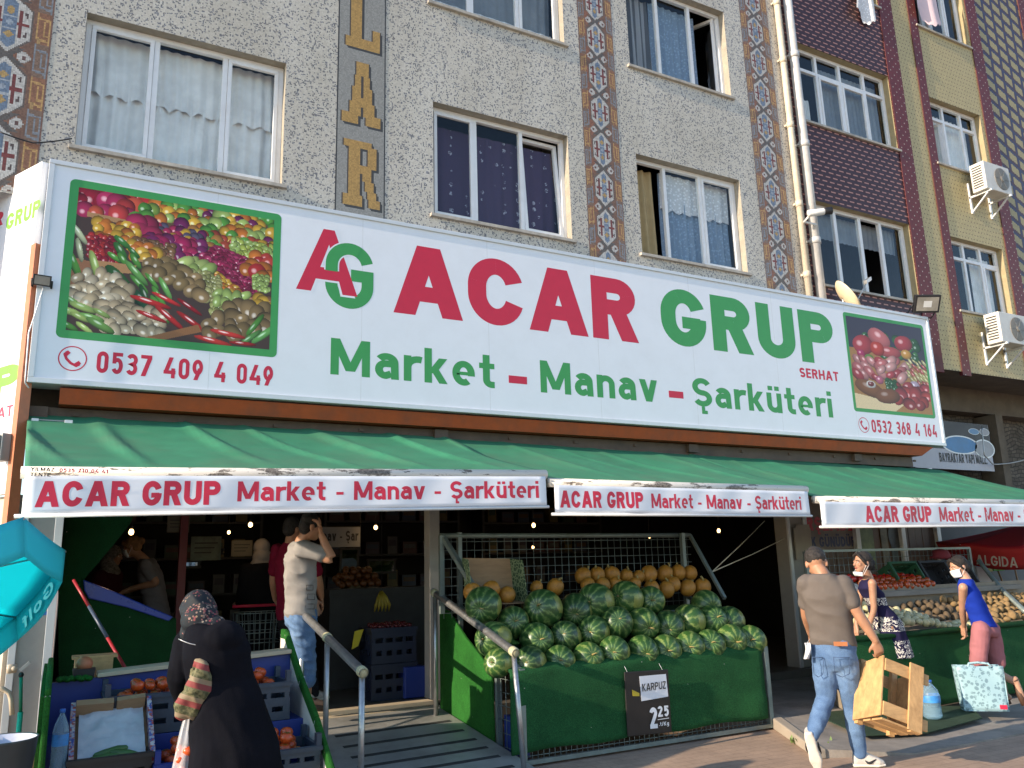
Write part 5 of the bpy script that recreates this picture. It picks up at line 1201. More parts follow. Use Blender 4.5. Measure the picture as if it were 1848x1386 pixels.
def mirror(px0, py0, px1, py1, y, label, tl=0):
    a, b = at(px0, py1, 1, y), at(px1, py0, 1, y); t = thing('mirror', label, 'mirror', tuple(a)); cx, cz = (a[0]+b[0])/2, (a[2]+b[2])/2; w_, h_ = (b[0]-a[0])/2, (b[2]-a[2])/2
    ang = R(tl); up = V(0, math.sin(ang), math.cos(ang)); c = V(cx, y, cz)
    mb = MB(); mb.obox(c, (1, 0, 0), (0, math.cos(ang), -math.sin(ang)), up, 2*w_, .012, 2*h_); mb.build('glass', mir[0], t)
    mb = MB()
    for s in (-1, 1): mb.obox(c+up*h_*s, (1, 0, 0), (0, math.cos(ang), -math.sin(ang)), up, 2*w_+.06, .03, .03); mb.obox(c+V(w_*s, 0, 0), (1, 0, 0), (0, math.cos(ang), -math.sin(ang)), up, .03, .029, 2*h_-.031)
    mb.build('frame', M_SHELF, t)
mirror(614, 990, 646, 1036, 11.4, 'bright mirror panel right of the man holding his head', -7); mirror(664, 1010, 712, 1034, 11.6, 'low mirror strip above the oranges at the back', -6)
mirror(327, 1012, 359, 1024, 11.0, 'narrow mirror strip behind the counter right of the red post', -10); mirror(362, 992, 400, 999, 11.2, 'thin bright strip mirror above the counter', -10)
t = thing('inner_banner', 'white banner with dark lettering hanging inside the shop behind the man holding his head', 'banner', tuple(at(590, 990, 1, 10.8)))
a, b = at(578, 982, 1, 10.8), at(650, 972, 1, 10.8); mb = MB(); mb.box(a[0], b[0], 10.8, 10.82, a[2]-.04, a[2]+.22); mb.build('sheet', mk('banner_cloth', (.22, .22, .23), .7, var=.06), t)
mb = MB(); word(mb, 'nav - Şar', V(a[0]+.03, 10.8, a[2]+.04), U, W_, b[0]-a[0]-.06, .13, .2, .12, .003); mb.build('lettering', M_BLACK, t)
mb = MB(); mb.tube([V(a[0], 10.8, a[2]+.22), V(a[0], 10.8, 3.0)], .006); mb.tube([V(b[0], 10.8, a[2]+.22), V(b[0], 10.8, 3.0)], .006); mb.build('cord', M_BLACK, t)
# ================================================================ TOMATO STALL (left)
M_BLUEB = mk('blue_board', (.012, .035, .22), .45, var=.1, scale=3, dirt=(.02, .02, .06), dirt_amt=.3)
M_WHITEB = mk('white_board', (.60, .58, .54), .6, var=.06, dirt=(.3, .27, .22), dirt_amt=.3)
def turf_sheet(mb, pts, th):
    mb.prism(pts, th)
st = thing('tomato_stall', 'blue stepped stall with turf edges and tomato crates left of the ramp', 'stall', (.8, 6.5, 0))
X0, X1 = .02, 1.66
mb = MB(); mb.hexa([(X0, 6.84, .05), (X1, 6.84, .05), (X1, 6.90, .05), (X0, 6.90, .05)], [(X0, 6.84, .915), (X1, 6.84, 1.0), (X1, 6.90, 1.0), (X0, 6.90, .915)]); mb.box(X0, X1, 6.40, 6.839, .02, .58); mb.box(X0, X1, 5.86, 6.399, .02, .26); mb.build('stepped_board', M_BLUEB, st, bevel=.004)
mb = MB(); mb.hexa([(.30, 6.80, .933), (X1, 6.80, 1.003), (X1, 7.02, 1.003), (.30, 7.02, .933)], [(.30, 6.80, .963), (X1, 6.80, 1.033), (X1, 7.02, 1.033), (.30, 7.02, .963)]); mb.build('top_plank', M_PLANKP, st, bevel=.004)
def side(x, th, name):
    pr_ = [(5.60, .02), (7.20, .02), (7.20, 1.13), (7.05, 1.13), (6.55, .82), (6.1, .60), (5.62, .28)]
    if name == 'left': pr_ = [(5.75, .02), (7.10, .02), (7.10, 1.03), (6.15, 1.02), (5.80, .95)]
    mb = MB(); mb.prism([V(x, y, z) for y, z in pr_], (th, 0, 0)); mb.build('side_board', M_WHITEB, st)
    mb = MB(); e = pr_[2:]+([pr_[0]] if name == 'left' else []); y_, z_ = zip(*e)
    # turf wrapped over the edge as a fat rounded strip
    for (a, b) in zip(e, e[1:]): mb.beam(V(x+th/2, a[0], a[1]), V(x+th/2, b[0], b[1]), abs(th)+.05, .035, up=(1, 0, 0))
    mb.build('turf_edge', M_TURF, st, bevel=.012)
side(X1+.002, .03, 'right'); side(X0-.034, .03, 'left')
mb = MB(); mb.prism([V(X0-.058, y, z) for y, z in ((5.75, .02), (7.10, .02), (7.10, 1.03), (6.15, 1.02), (5.80, .95))], (.02, 0, 0)); mb.build('turf_cover', M_TURF, st)
mb = MB()
for k in range(9): mb.ell((.07+.022*k, 6.86+.02*math.sin(k*2), .935+.006*math.sin(k*3)), .03, .08, .02, 8, 6)
mb.build('turf_scrap', M_TURF, st)
# plastic crates
M_CRATE = {'slate': mk('slate_crate_plastic', (.028, .046, .075), .45, var=.1, dirt=(.10, .10, .10), dirt_amt=.2), 'blue': mk('blue_crate_plastic', (.015, .04, .24), .4, var=.1), 'black': mk('black_crate_plastic', (.02, .02, .022), .5, var=.2), 'navy': mk('navy_crate_plastic', (.010, .016, .04), .5, var=.12), 'green': mk('green_crate_plastic', (.015, .07, .03), .5, var=.15)}
def crate(c, L, D, H, mat, label, rz=0, ears=True, tilt=0, group='plastic produce crates'):
    """open ribbed crate, c = centre of its base"""
    t = thing('plastic_crate', label, 'crate', tuple(c), group)
    mb = MB(); th = .02
    mb.box(-L/2, L/2, -D/2, D/2, 0, .015)
    for s in (-1, 1):
        y0, y1 = (s*D/2-th, s*D/2) if s > 0 else (s*D/2, s*D/2+th)
        for (z0, z1) in ((.015, H*.22), (H*.36, H*.58), (H*.72, H)): mb.box(-L/2, L/2, y0, y1, z0, z1)
        for x0 in np.linspace(-L/2, L/2-.05, 5): mb.box(x0, x0+.05, y0+.001, y1-.001, H*.22, H*.36); mb.box(x0+.01, x0+.04, y0+.001, y1-.001, H*.58, H*.72)
        x0, x1 = (s*L/2-th, s*L/2) if s > 0 else (s*L/2, s*L/2+th)
        for (z0, z1) in ((.015, H*.22), (H*.36, H*.58), (H*.8, H)): mb.box(x0, x1, -D/2+th, D/2-th, z0, z1)
        for y_ in np.linspace(-D/2+th, D/2-th-.05, 4): mb.box(x0+.001, x1-.001, y_, y_+.05, H*.22, H*.36); mb.box(x0+.001, x1-.001, y_, y_+.05, H*.58, H*.8)
    mb.build('basket', mat, t) if False else None
    rot = Matrix.Rotation(rz, 4, 'Z') @ Matrix.Rotation(tilt, 4, 'X')
    def put(mb, name):
        mb.v = [tuple(np.array(rot @ Vector(q))+np.array(c)) for q in mb.v]; return mb.build(name, mat, t, bevel=0)
    put(mb, 'basket')
    mb = MB()
    mb.box(-L/2-.012, L/2+.012, -D/2-.012, -D/2+.0, H-.03, H-.004); mb.box(-L/2-.012, L/2+.012, D/2, D/2+.012, H-.03, H-.004); mb.box(-L/2-.012, -L/2, -D/2, D/2, H-.03, H-.004); mb.box(L/2, L/2+.012, -D/2, D/2, H-.03, H-.004)
    if ears:
        for sx in (-1, 1):
            for sy in (-1, 1): mb.box(sx*L/2-.03 if sx > 0 else sx*L/2-.005, sx*L/2+.005 if sx > 0 else sx*L/2+.03, sy*D/2-.05 if sy > 0 else sy*D/2-.005, sy*D/2+.005 if sy > 0 else sy*D/2+.05, H-.003, H+.075)
    put(mb, 'rim'); return t
M_TOM = mk('tomato_skin', (.52, .075, .014), .28, var=.25, scale=6, spec=.6); M_STEMG = mk('green_calyx', (.06, .14, .03), .6)
def fruit_mesh(name, r, mats, squash=.85, lobes=5, lob=.05, stem=True, n=16, m_=10, long=1.):
    mb = MB(); vs = []
    for i in range(m_+1):
        p = -math.pi/2+math.pi*i/m_
        for k in range(n):
            a = 2*math.pi*k/n; rr = r*math.cos(p)*(1+lob*math.cos(lobes*a)*math.sin((p+math.pi/2)*.9)); z = r*squash*math.sin(p)*long-(.18*r*math.exp(-(math.cos(p)/.28)**2) if p > 0 else 0)
            vs.append((rr*math.cos(a), rr*math.sin(a), z))
    mb.smooth = True; mb.add(vs, [(i*n+k, i*n+(k+1) % n, (i+1)*n+(k+1) % n, (i+1)*n+k) for i in range(m_) for k in range(n)]); mb.smooth = False
    if stem:
        mb.cur = 1
        for k in range(5): a = 2*math.pi*k/5; mb.poly([(0, 0, r*squash*.84), (.3*r*math.cos(a-.3), .3*r*math.sin(a-.3), r*squash*.88), (.62*r*math.cos(a), .62*r*math.sin(a), r*squash*.93), (.3*r*math.cos(a+.3), .3*r*math.sin(a+.3), r*squash*.88)])
    me = mb.mesh(name)
    for x in mats: me.materials.append(x)
    return me
ME_TOM = fruit_mesh('tomato', .04, [M_TOM, M_STEMG], .82, 6, .045)
def put(me, name, c, label, cat, group, sc=1., rot=None):
    o = bpy.data.objects.new(name, me); COL.objects.link(o); o.location = tuple(c); o.scale = (sc,)*3
    o.rotation_euler = rot if rot is not None else (RS.rand()*.8-.4, RS.rand()*.8-.4, RS.rand()*6.28)
    return tag(o, label, cat, group)
def fill(me, name, x0, x1, y0, y1, z, r, layers, label, cat, group, slope=0., jit=.25):
    n = 0
    for l in range(layers):
        ny = max(1, int((y1-y0)/(2*r))-l); nx = max(1, int((x1-x0)/(2*r))-l)
        for i in range(ny):
            for j in range(nx):
                cx = (x0+x1)/2+(j-(nx-1)/2)*2*r*1.0+RS.randn()*r*jit; cy = (y0+y1)/2+(i-(ny-1)/2)*2*r+RS.randn()*r*jit
                put(me, name, (cx, cy, z+l*r*1.5+(cy-y0)*slope+RS.randn()*r*.15), label, cat, group, .9+.25*RS.rand()); n += 1
    return n
ZC = .585
crate((.62, 6.60, ZC), .56, .40, .26, M_CRATE['slate'], 'slate crate of tomatoes on the upper step left of the woman in black')
crate((1.28, 6.60, ZC), .56, .40, .26, M_CRATE['slate'], 'slate crate of tomatoes on the upper step right of the woman in black')
crate((.90, 6.10, .265), .56, .42, .22, M_CRATE['blue'], 'bright blue crate of tomatoes on the lower step beside the styrofoam tray')
crate((1.42, 6.06, .265), .44, .42, .22, M_CRATE['slate'], 'slate crate of big tomatoes on the lower step against the right side board')
for (x0, x1, y0, y1, z, l, lab) in ((.40, .85, 6.44, 6.76, .80, 2, 'ripe tomato in the upper left slate crate'), (1.06, 1.5, 6.44, 6.76, .80, 2, 'ripe tomato in the upper right slate crate'), (.66, 1.14, 5.93, 6.27, .45, 2, 'ripe tomato in the bright blue lower crate'), (1.24, 1.60, 5.90, 6.22, .45, 2, 'ripe tomato in the lower right slate crate')):
    fill(ME_TOM, 'tomato', x0, x1, y0, y1, z, .046, l, lab, 'tomato', lab.replace('ripe tomato', 'ripe tomatoes'), .12)
# styrofoam tray in a black crate, bottle, cucumbers
crate((.37, 6.16, .262), .46, .50, .30, M_CRATE['black'], 'black crate at the left end holding the white lined carton', ears=False)
t = thing('produce_carton', 'tilted carton lined with white paper on the black crate at the left end', 'carton', (.38, 6.15, .56))
o = V(.17, 5.96, .46); ux = V(1, .02, .02); uy = V(0, .78, .46); uy /= np.linalg.norm(uy); un = np.cross(ux, uy); un /= np.linalg.norm(un); M_CARD = mk('brown_card', (.30, .19, .10), .8, var=.12, scale=6, sc=(1, 1, 6)); M_WPAP = mk('crumpled_white_paper', (.50, .52, .55), .8, var=.12, scale=7, bmp=.6, bscale=14)
P_ = lambda a, b, c: o+ux*a+uy*b+un*c
mb = MB(); mb.hexa([P_(0, 0, 0), P_(.42, 0, 0), P_(.42, .56, 0), P_(0, .56, 0)], [P_(0, 0, .02), P_(.42, 0, .02), P_(.42, .56, .02), P_(0, .56, .02)]); mb.build('card_base', M_CARD, t)
G = np.array([[P_(.02+.38*j/14, .02+.5*i/18, .05+.02*mnoise.noise(Vector((j*.5, i*.5, 2)))) for j in range(15)] for i in range(19)]); mb = MB(); mb.grid(G); mb.build('paper_lining', M_WPAP, t)
mb = MB(); mb.hexa([P_(.0, .50, .03), P_(.22, .50, .03), P_(.22, .56, .03), P_(.0, .56, .03)], [P_(0, .50, .12), P_(.22, .50, .11), P_(.22, .54, .12), P_(0, .54, .13)]); mb.hexa([P_(.24, .50, .03), P_(.41, .50, .03), P_(.41, .56, .03), P_(.24, .56, .03)], [P_(.24, .50, .12), P_(.41, .50, .13), P_(.41, .54, .13), P_(.24, .54, .12)]); mb.build('flap', M_CARD, t)
m, nt, p_ = newmat('printed_carton_side', .6); v = N(nt, 'ShaderNodeTexVoronoi'); v.inputs['Scale'].default_value = 60; tc = N(nt, 'ShaderNodeTexCoord'); nt.links.new(tc.outputs['Object'], v.inputs['Vector']); setc(nt, p_, ramp(nt, v.outputs['Color'], [(.25, (.05, .08, .3)), (.5, (.5, .5, .5)), (.75, (.35, .06, .05))]))
mb = MB(); mb.hexa([P_(-.03, 0, 0), P_(-.002, 0, 0), P_(-.002, .56, 0), P_(-.03, .56, 0)], [P_(-.03, 0, .10), P_(-.002, 0, .10), P_(-.002, .56, .10), P_(-.03, .56, .10)]); mb.build('printed_side', m, t); mb = MB(); mb.hexa([P_(.422, 0, 0), P_(.45, 0, 0), P_(.45, .56, 0), P_(.422, .56, 0)], [P_(.422, 0, .10), P_(.45, 0, .10), P_(.45, .56, .10), P_(.422, .56, .10)]); mb.build('printed_side', m, t)
M_CUC = mk('cucumber_skin', (.035, .11, .025), .4, var=.3, scale=14)
for k, (a, b, r_, lab) in enumerate(((.20, .07, .2, 'dark cucumber lying uppermost on the white lined carton'), (.26, .04, -.3, 'dark cucumber lying lower on the white lined carton'), (.15, .02, .1, 'dark cucumber at the left of the white lined carton'))):
    d = ux*math.cos(r_)+uy*math.sin(r_); c = P_(a, b, .085); mb = MB(); mb.tube([c-d*.10, c-d*.09, c-d*.04, c+d*.04+un*.005, c+d*.09, c+d*.10], [.006, .017, .024, .024, .016, .005], 12); tag(mb.build('cucumber', M_CUC, loc=tuple(c)), lab, 'cucumber', 'cucumbers on the carton')
M_PET = None
def pet_mat(name, c):
    m, nt, p = newmat(name, .12, 0, .6); setc(nt, p, c); p.inputs['Transmission Weight'].default_value = .75; p.inputs['IOR'].default_value = 1.2; return m
M_PET = pet_mat('clear_blue_plastic', (.45, .68, .85)); M_CAP = mk('blue_cap', (.02, .13, .5), .4); M_LABEL = mk('bottle_label', (.04, .22, .55), .5, var=.5, scale=12)
def bottle(base, r, h, label, big=False, name='water_bottle'):
    t = thing(name, label, 'bottle', tuple(base)); mb = MB()
    pf = [(r*.8, 0), (r, r*.25), (r, h*.12), (r*.93, h*.16), (r, h*.2), (r*.93, h*.25), (r, h*.3), (r*.94, h*.36), (r, h*.42), (r, h*.62), (r*.85, h*.74), (r*.5, h*.86), (r*.30, h*.91), (r*.30, h*.95)]
    mb.lathe(base, pf, 22); mb.build('body', M_PET, t)
    mb = MB(); mb.lathe(np.array(base)+V(0, 0, h*.945), [(r*.36, 0), (r*.36, h*.055), (r*.3, h*.06)], 16); mb.build('cap', M_CAP, t)
    mb = MB(); mb.lathe(np.array(base)+V(0, 0, h*.43), [(r*1.01, 0), (r*1.015, .003), (r*1.015, h*.18), (r*1.01, h*.183)], 22, cap=False); mb.build('label_band', M_LABEL, t)
    if big:
        mb = MB(); b = np.array(base)+V(0, 0, h); mb.tube([b+V(-r*.32, 0, -h*.03), b+V(-r*.3, 0, h*.05), b+V(0, 0, h*.085), b+V(r*.3, 0, h*.05), b+V(r*.32, 0, -h*.03)], .008, 8); mb.build('carry_handle', M_CAP, t)
    return t
c = at(108, 1345, 1, 5.95); bottle((c[0]+.0, 5.98, c[2]-.16), .045, .36, 'clear water bottle with blue cap standing at the left end of the tomato stall')
# things on the plank behind: little crate, pot with peach, broom handle
M_WOODC = mk('raw_crate_wood', (.50, .30, .13), .65, var=.18, scale=5, sc=(1.5, 1.5, 9), dirt=(.22, .11, .04), dirt_amt=.45, dscale=9)
M_WOODV = mk('raw_board_wood', (.52, .31, .135), .62, var=.2, scale=4, sc=(7, 7, .8), dirt=(.20, .10, .035), dirt_amt=.55, dscale=8, bmp=.15, bscale=60)
t = thing('wooden_stool_crate', 'small upturned wooden crate standing behind the plank at the left', 'wooden crate', tuple(at(170, 1210, 1, 7.25)))
a, b = at(130, 1190, 1, 7.2), at(212, 1185, 1, 7.2); z = a[2]; mb = MB(); mb.box(a[0], b[0], 7.15, 7.36, z-.0, z+.018); mb.build('top_slat', M_WOODC, t); mb = MB(); mb.box(a[0]+.02, b[0]-.03, 7.15, 7.17, z-.085, z-.001); mb.box(a[0]+.02, b[0]-.03, 7.34, 7.36, z-.085, z-.001); mb.build('side_slat', M_WOODC, t)
mb = MB()
for x in (a[0]+.02, a[0]+.06, b[0]-.09, b[0]-.14): mb.box(x, x+.03, 7.171, 7.339, z-.30, z-.001)
mb.build('leg_post', M_WOODC, t)
c = at(150, 1230, 1, 6.9); mb = MB(); mb.hexa([c+V(*q) for q in ((-.06, -.05, -.02), (.06, -.05, -.02), (.06, .05, -.02), (-.06, .05, -.02))], [c+V(*q) for q in ((-.072, -.06, .09), (.072, -.06, .09), (.072, .06, .09), (-.072, .06, .09))]); tag(mb.build('punnet', M_CRATE['black'], loc=tuple(c)), 'small black punnet with a peach at the left end of the plank', 'punnet')
M_PEACH = mk('peach_skin', (.45, .15, .07), .55, var=.3, scale=5); ME_PEACH = fruit_mesh('peach', .055, [M_PEACH, M_STEMG], .95, 1, .0, False); put(ME_PEACH, 'peach', c+V(.0, 0, .12), 'reddish peach in the small black punnet on the plank', 'peach', None)
a, b = at(133, 1047, 1, 7.9), at(238, 1226, 1, 7.25); d = b-a
t = thing('leaning_pole', 'red and slate pole leaning against the dark turf partition', 'pole', tuple(b))
for k0, k1, nm, cc in ((0, .28, 'red_end', (.26, .012, .02)), (.28, .60, 'slate_grip', (.03, .05, .09)), (.60, 1.0, 'red_shaft', (.26, .012, .02))):
    mb = MB(); mb.tube([a+d*k0, a+d*k1], .013 if nm != 'slate_grip' else .0145, 12); mb.build(nm, mk(nm, cc, .45), t)
# dark turf partition with cut-out and blue lining behind it
QP = lambda px, py, y=8.62: at(px, py, 1, y)
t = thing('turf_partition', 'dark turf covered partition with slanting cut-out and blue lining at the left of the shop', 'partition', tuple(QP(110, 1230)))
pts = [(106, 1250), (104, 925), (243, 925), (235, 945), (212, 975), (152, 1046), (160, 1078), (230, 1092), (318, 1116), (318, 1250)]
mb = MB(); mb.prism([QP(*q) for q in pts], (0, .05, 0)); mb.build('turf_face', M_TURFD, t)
mb = MB(); pts = [(150, 1046), (166, 1052), (210, 1069), (262, 1092), (312, 1113), (304, 1121), (232, 1097), (160, 1080), (152, 1066)]
mb.prism([QP(*q, 8.60) for q in pts], (0, -.03, 0)); mb.build('blue_lining', mk('blue_lining_sheet', (.014, .04, .28), .3, var=.12, scale=5), t, bevel=.01)
# bucket, tap and bamboo stick at the left edge
c = at(2, 1340, 1, 5.5); t = thing('bucket', 'dark bucket with pale liner at the bottom left corner', 'bucket', tuple(c))
mb = MB(); mb.lathe(c-V(0, 0, .42), [(.13, 0), (.175, .43), (.18, .44), (.168, .44), (.125, .03)], 30, cap=False); mb.build('body', mk('dark_bucket', (.035, .045, .05), .4), t)
mb = MB(); mb.lathe(c-V(0, 0, .05), [(.001, 0), (.155, .0), (.165, .065), (.172, .07)], 30, cap=False); mb.build('liner', mk('pale_liner', (.50, .52, .62), .35, var=.15), t)
a, b = at(42, 1225, 1, 7.6), at(33, 1332, 1, 7.6); t = thing('water_tap', 'tap with chrome handle and cream hose on the pillar at lower left', 'tap', tuple(a))
mb = MB(); mb.tube([at(18, 1210, 1, 8.2), at(20, 1205, 1, 7.8), at(27, 1207, 1, 7.7)], .02); mb.lathe(at(20, 1207, 1, 7.75)-V(.03, 0, 0), [(.03, 0), (.035, .02), (.03, .07)], 14, axis=(1, 0, 0)); mb.build('valve', mk('cream_valve', (.48, .42, .33), .5), t)
mb = MB(); mb.beam(at(36, 1210, 1, 7.7), at(54, 1195, 1, 7.7), .035, .02); mb.build('chrome_handle', M_GALV, t)
mb = MB(); mb.tube([at(-8, 1240, 1, 7.7), at(5, 1243, 1, 7.7), at(16, 1250, 1, 7.7), at(20, 1262, 1, 7.7), at(22, 1290, 1, 7.7)], .018, 10); mb.build('hose', mk('cream_hose', (.55, .47, .36), .5), t)
t = thing('green_stick', 'turquoise sleeved stick standing in front of the clad pillar', 'stick', tuple(at(37, 1330, 1, 7.0)))
mb = MB(); mb.tube([at(38, 1222, 1, 7.0), at(37, 1285, 1, 7.0)], .012, 10); mb.build('upper_sleeve', mk('deep_teal', (.01, .20, .12), .5), t); mb = MB(); mb.tube([at(37, 1285, 1, 7.0), at(37, 1285, 1, 7.0)-V(0, 0, .78)], .018, 10); mb.build('lower_sleeve', mk('bright_teal', (.05, .42, .30), .5), t); mb = MB(); mb.ell(at(38, 1218, 1, 7.0), .018, .018, .02, 10, 8); mb.build('knob', M_BLACK, t)
c = at(62, 1370, 1, 6.4); mb = MB(); mb.box(c[0]-.06, c[0]+.03, 6.3, 6.5, 0, c[2]+.06); mb.box(c[0]-.065, c[0]+.035, 6.29, 6.31, c[2]-.05, c[2]+.03); tag(mb.build('wooden_post', M_WOODV, loc=(c[0], 6.4, 0), bevel=.006), 'short raw wood post beside the left turf edge of the tomato stall', 'post')

# ================================================================ WATERMELON STALL
ms = thing('melon_stall', 'turf clad stall piled with watermelons under the middle awning', 'stall', (4.85, 6.4, 0))
M_TURFF = turf_mat('front_turf', (.020, .105, .036))
FY = 6.42
FX0, FX1 = at(921, 1250, 1, FY)[0], at(1380, 1250, 1, FY)[0]; FZ = at(1150, 1190, 1, FY)[2]
# front: soft sheet rolled over the top edge
n = 60; rows = 16; P = np.zeros((rows+1, n+1, 3))
for i in range(rows+1):
    s = i/rows
    for j in range(n+1):
        x = FX0+(FX1-FX0)*j/n
        y = FY+.012*mnoise.noise(Vector((x*1.5, s*2, 0)))-.02*math.exp(-((x-FX1+.1)/.15)**2)*(s < .3)
        z = .12+.01*math.sin(x*7)+(FZ-.12)*min(1, s/.88); 
        if s > .88: k = (s-.88)/.12; y += .07*k; z += .02*math.sin(k*math.pi/2)*1.3
        P[i, j] = (x, y, z)
mb = MB(); mb.grid(P); mb.build('turf_front', M_TURFF, ms, solid=.018)
sp_ = [(8.02, .20), (8.02, 1.24), (7.8, 1.21), (7.4, .98), (7.1, .84), (6.88, .72), (6.86, .05)]
mb = MB(); mb.prism([V(3.44, y, z) for y, z in sp_], (.025, 0, 0)); mb.build('turf_side', M_TURF, ms, bevel=.006)
M_GG = mk('grey_green_steel', (.19, .235, .225), .45, .4, var=.15, scale=8, dirt=(.09, .09, .08), dirt_amt=.4)
mb = MB()
for x in (3.50, FX1+.06):
    mb.box(x-.025, x+.025, FY-.01, FY+.04, .02, FZ+.01)
mb.box(3.48, FX1+.085, FY-.008, FY+.038, .02, .055)
mb.box(3.47, 3.52, 6.83, 6.87, .02, FZ+.02); mb.box(FX1+.04, FX1+.085, 7.55, 7.6, .02, 1.95); mb.box(3.47, 3.51, 7.6, 7.65, .02, 1.97)
mb.beam(V(3.49, FY+.02, FZ), V(3.49, 7.62, 1.26), .035, .035); mb.beam(V(FX1+.062, FY+.02, FZ), V(FX1+.062, 7.58, 1.26), .035, .035)
c1_, c2_ = at(793, 967, 1, 7.62), at(1245, 966, 1, 7.62)
mb.tube([c1_, c2_], .026, 8); mb.beam(c2_, at(1308, 1080, 1, 7.0), .035, .035); mb.beam(V(c1_[0]+.02, 7.6, c1_[2]), V(3.50, 6.98, 1.20), .05, .04); mb.box(3.49, FX1+.05, 7.00, 7.035, 1.10, 1.14)
mb.box(c1_[0]-.02, c1_[0]+.025, 7.56, 7.60, 1.2, c1_[2])
mb.build('steel_frame', M_GG, ms)
# wire mesh at back, at the left corner and along the foot
mb = MB()
for x in np.arange(c1_[0]+.04, c2_[0], .085): mb.tube([V(x, 7.62, 1.15), V(x, 7.62, c1_[2])], .0035, 4)
for z in np.arange(1.2, c1_[2], .085): mb.tube([V(c1_[0], 7.622, z), V(c2_[0], 7.622, z)], .0035, 4)
for x in np.arange(3.54, FX1+.04, .055): mb.tube([V(x, FY+.03, .04), V(x, FY+.03, .17)], .004, 4)
for z in (.08, .13): mb.tube([V(3.52, FY+.034, z), V(FX1+.05, FY+.034, z)], .004, 4)
for y in np.arange(6.5, 6.86, .09): mb.tube([V(3.48, y, .05), V(3.48, y, FZ)], .004, 4)
for z in np.arange(.12, FZ, .11): mb.tube([V(3.478, FY, z), V(3.478, 6.85, z)], .004, 4)
mb.build('wire_mesh', M_GG, ms)
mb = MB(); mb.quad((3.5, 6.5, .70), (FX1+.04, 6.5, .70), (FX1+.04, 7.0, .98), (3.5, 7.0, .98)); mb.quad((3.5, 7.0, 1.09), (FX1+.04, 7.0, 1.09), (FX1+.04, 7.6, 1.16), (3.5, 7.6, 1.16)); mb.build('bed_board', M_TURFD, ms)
mb = MB(); mb.box(3.53, 3.60, 6.5, 6.82, .06, .36); tag(mb.build('blue_carton', M_BLUEB, loc=(3.56, 6.6, .06)), 'blue carton showing through the wire corner of the melon stall', 'carton')
def melon_mat(i, base, light, freq):
    m, nt, p = newmat('watermelon_rind%d' % i, .36, 0, .5); tc = N(nt, 'ShaderNodeTexCoord'); s = N(nt, 'ShaderNodeSeparateXYZ'); nt.links.new(tc.outputs['Object'], s.inputs[0])
    ang = math_(nt, 'ARCTAN2', s.outputs[1], s.outputs[0]); n1 = tnoise(nt, 16, 5, .65); n2 = tnoise(nt, 42, 4, .7)
    a = math_(nt, 'ADD', math_(nt, 'MULTIPLY', ang, freq), math_(nt, 'MULTIPLY', n1, 9.0))
    w = math_(nt, 'ADD', math_(nt, 'MULTIPLY', math_(nt, 'SINE', a), .5), .5); w = math_(nt, 'ADD', w, math_(nt, 'MULTIPLY_ADD', n2, 1.5, -.75))
    c = ramp(nt, w, [(.50, base), (.88, tuple(q*.6+r*.4 for q, r in zip(base, light))), (1.1 if False else 1.0, tuple(q*.25+r*.75 for q, r in zip(base, light)))])
    # yellowish ground spot on one flank
    d = math_(nt, 'GREATER_THAN', math_(nt, 'ADD', s.outputs[0], math_(nt, 'MULTIPLY', n1, .05)), .155); c = mix(nt, math_(nt, 'MULTIPLY', d, .45), c, (.36, .34, .07))
    setc(nt, p, c); return m
MM = [melon_mat(0, (.024, .072, .017), (.16, .25, .075), 12), melon_mat(1, (.032, .088, .02), (.21, .28, .08), 10), melon_mat(2, (.018, .055, .015), (.12, .19, .06), 13)]
ME_MEL = []
for i in range(3):
    me = fruit_mesh('watermelon', .15, [MM[i], M_STEMG], [1.16, 1.04, 1.26][i], 3, .012, False, 32, 20); ME_MEL.append(me)
M_STALK = mk('dry_stalk', (.28, .22, .08), .7); mb = MB(); mb.tube([(0, 0, .13), (.004, 0, .150), (.018, .004, .168), (.035, .0, .172)], [.010, .006, .005, .004], 8); me_stalk = mb.mesh('stalk'); me_stalk.materials.append(M_STALK)
rowsM = {'front': (6.56, [(899, 1197, 18), (957, 1196, 28), (1010, 1192, 26), (1061, 1186, 26), (1108, 1177, 28), (1159, 1173, 25), (1201, 1170, 23), (1243, 1164, 24), (1280, 1160, 22), (1318, 1152, 24), (1354, 1152, 22)]),
         'second': (6.74, [(891, 1154, 31), (968, 1155, 30), (1020, 1149, 27), (1071, 1140, 28), (1112, 1125, 29), (1160, 1127, 29), (1206, 1128, 25), (1243, 1121, 29), (1283, 1117, 23), (1315, 1117, 22)]),
         'third': (6.92, [(926, 1123, 28), (980, 1099, 34), (1039, 1101, 29), (1075, 1086, 32), (1130, 1080, 30), (1174, 1084, 21), (1274, 1092, 26), (872, 1092, 32)])}
ordn = ['first', 'second', 'third', 'fourth', 'fifth', 'sixth', 'seventh', 'eighth', 'ninth', 'tenth', 'eleventh', 'twelfth']
def melon_dir(i): a = RS.rand()*6.28; return (R(70+30*RS.rand()), R(-20+40*RS.rand()), R(-70+60*RS.rand()))
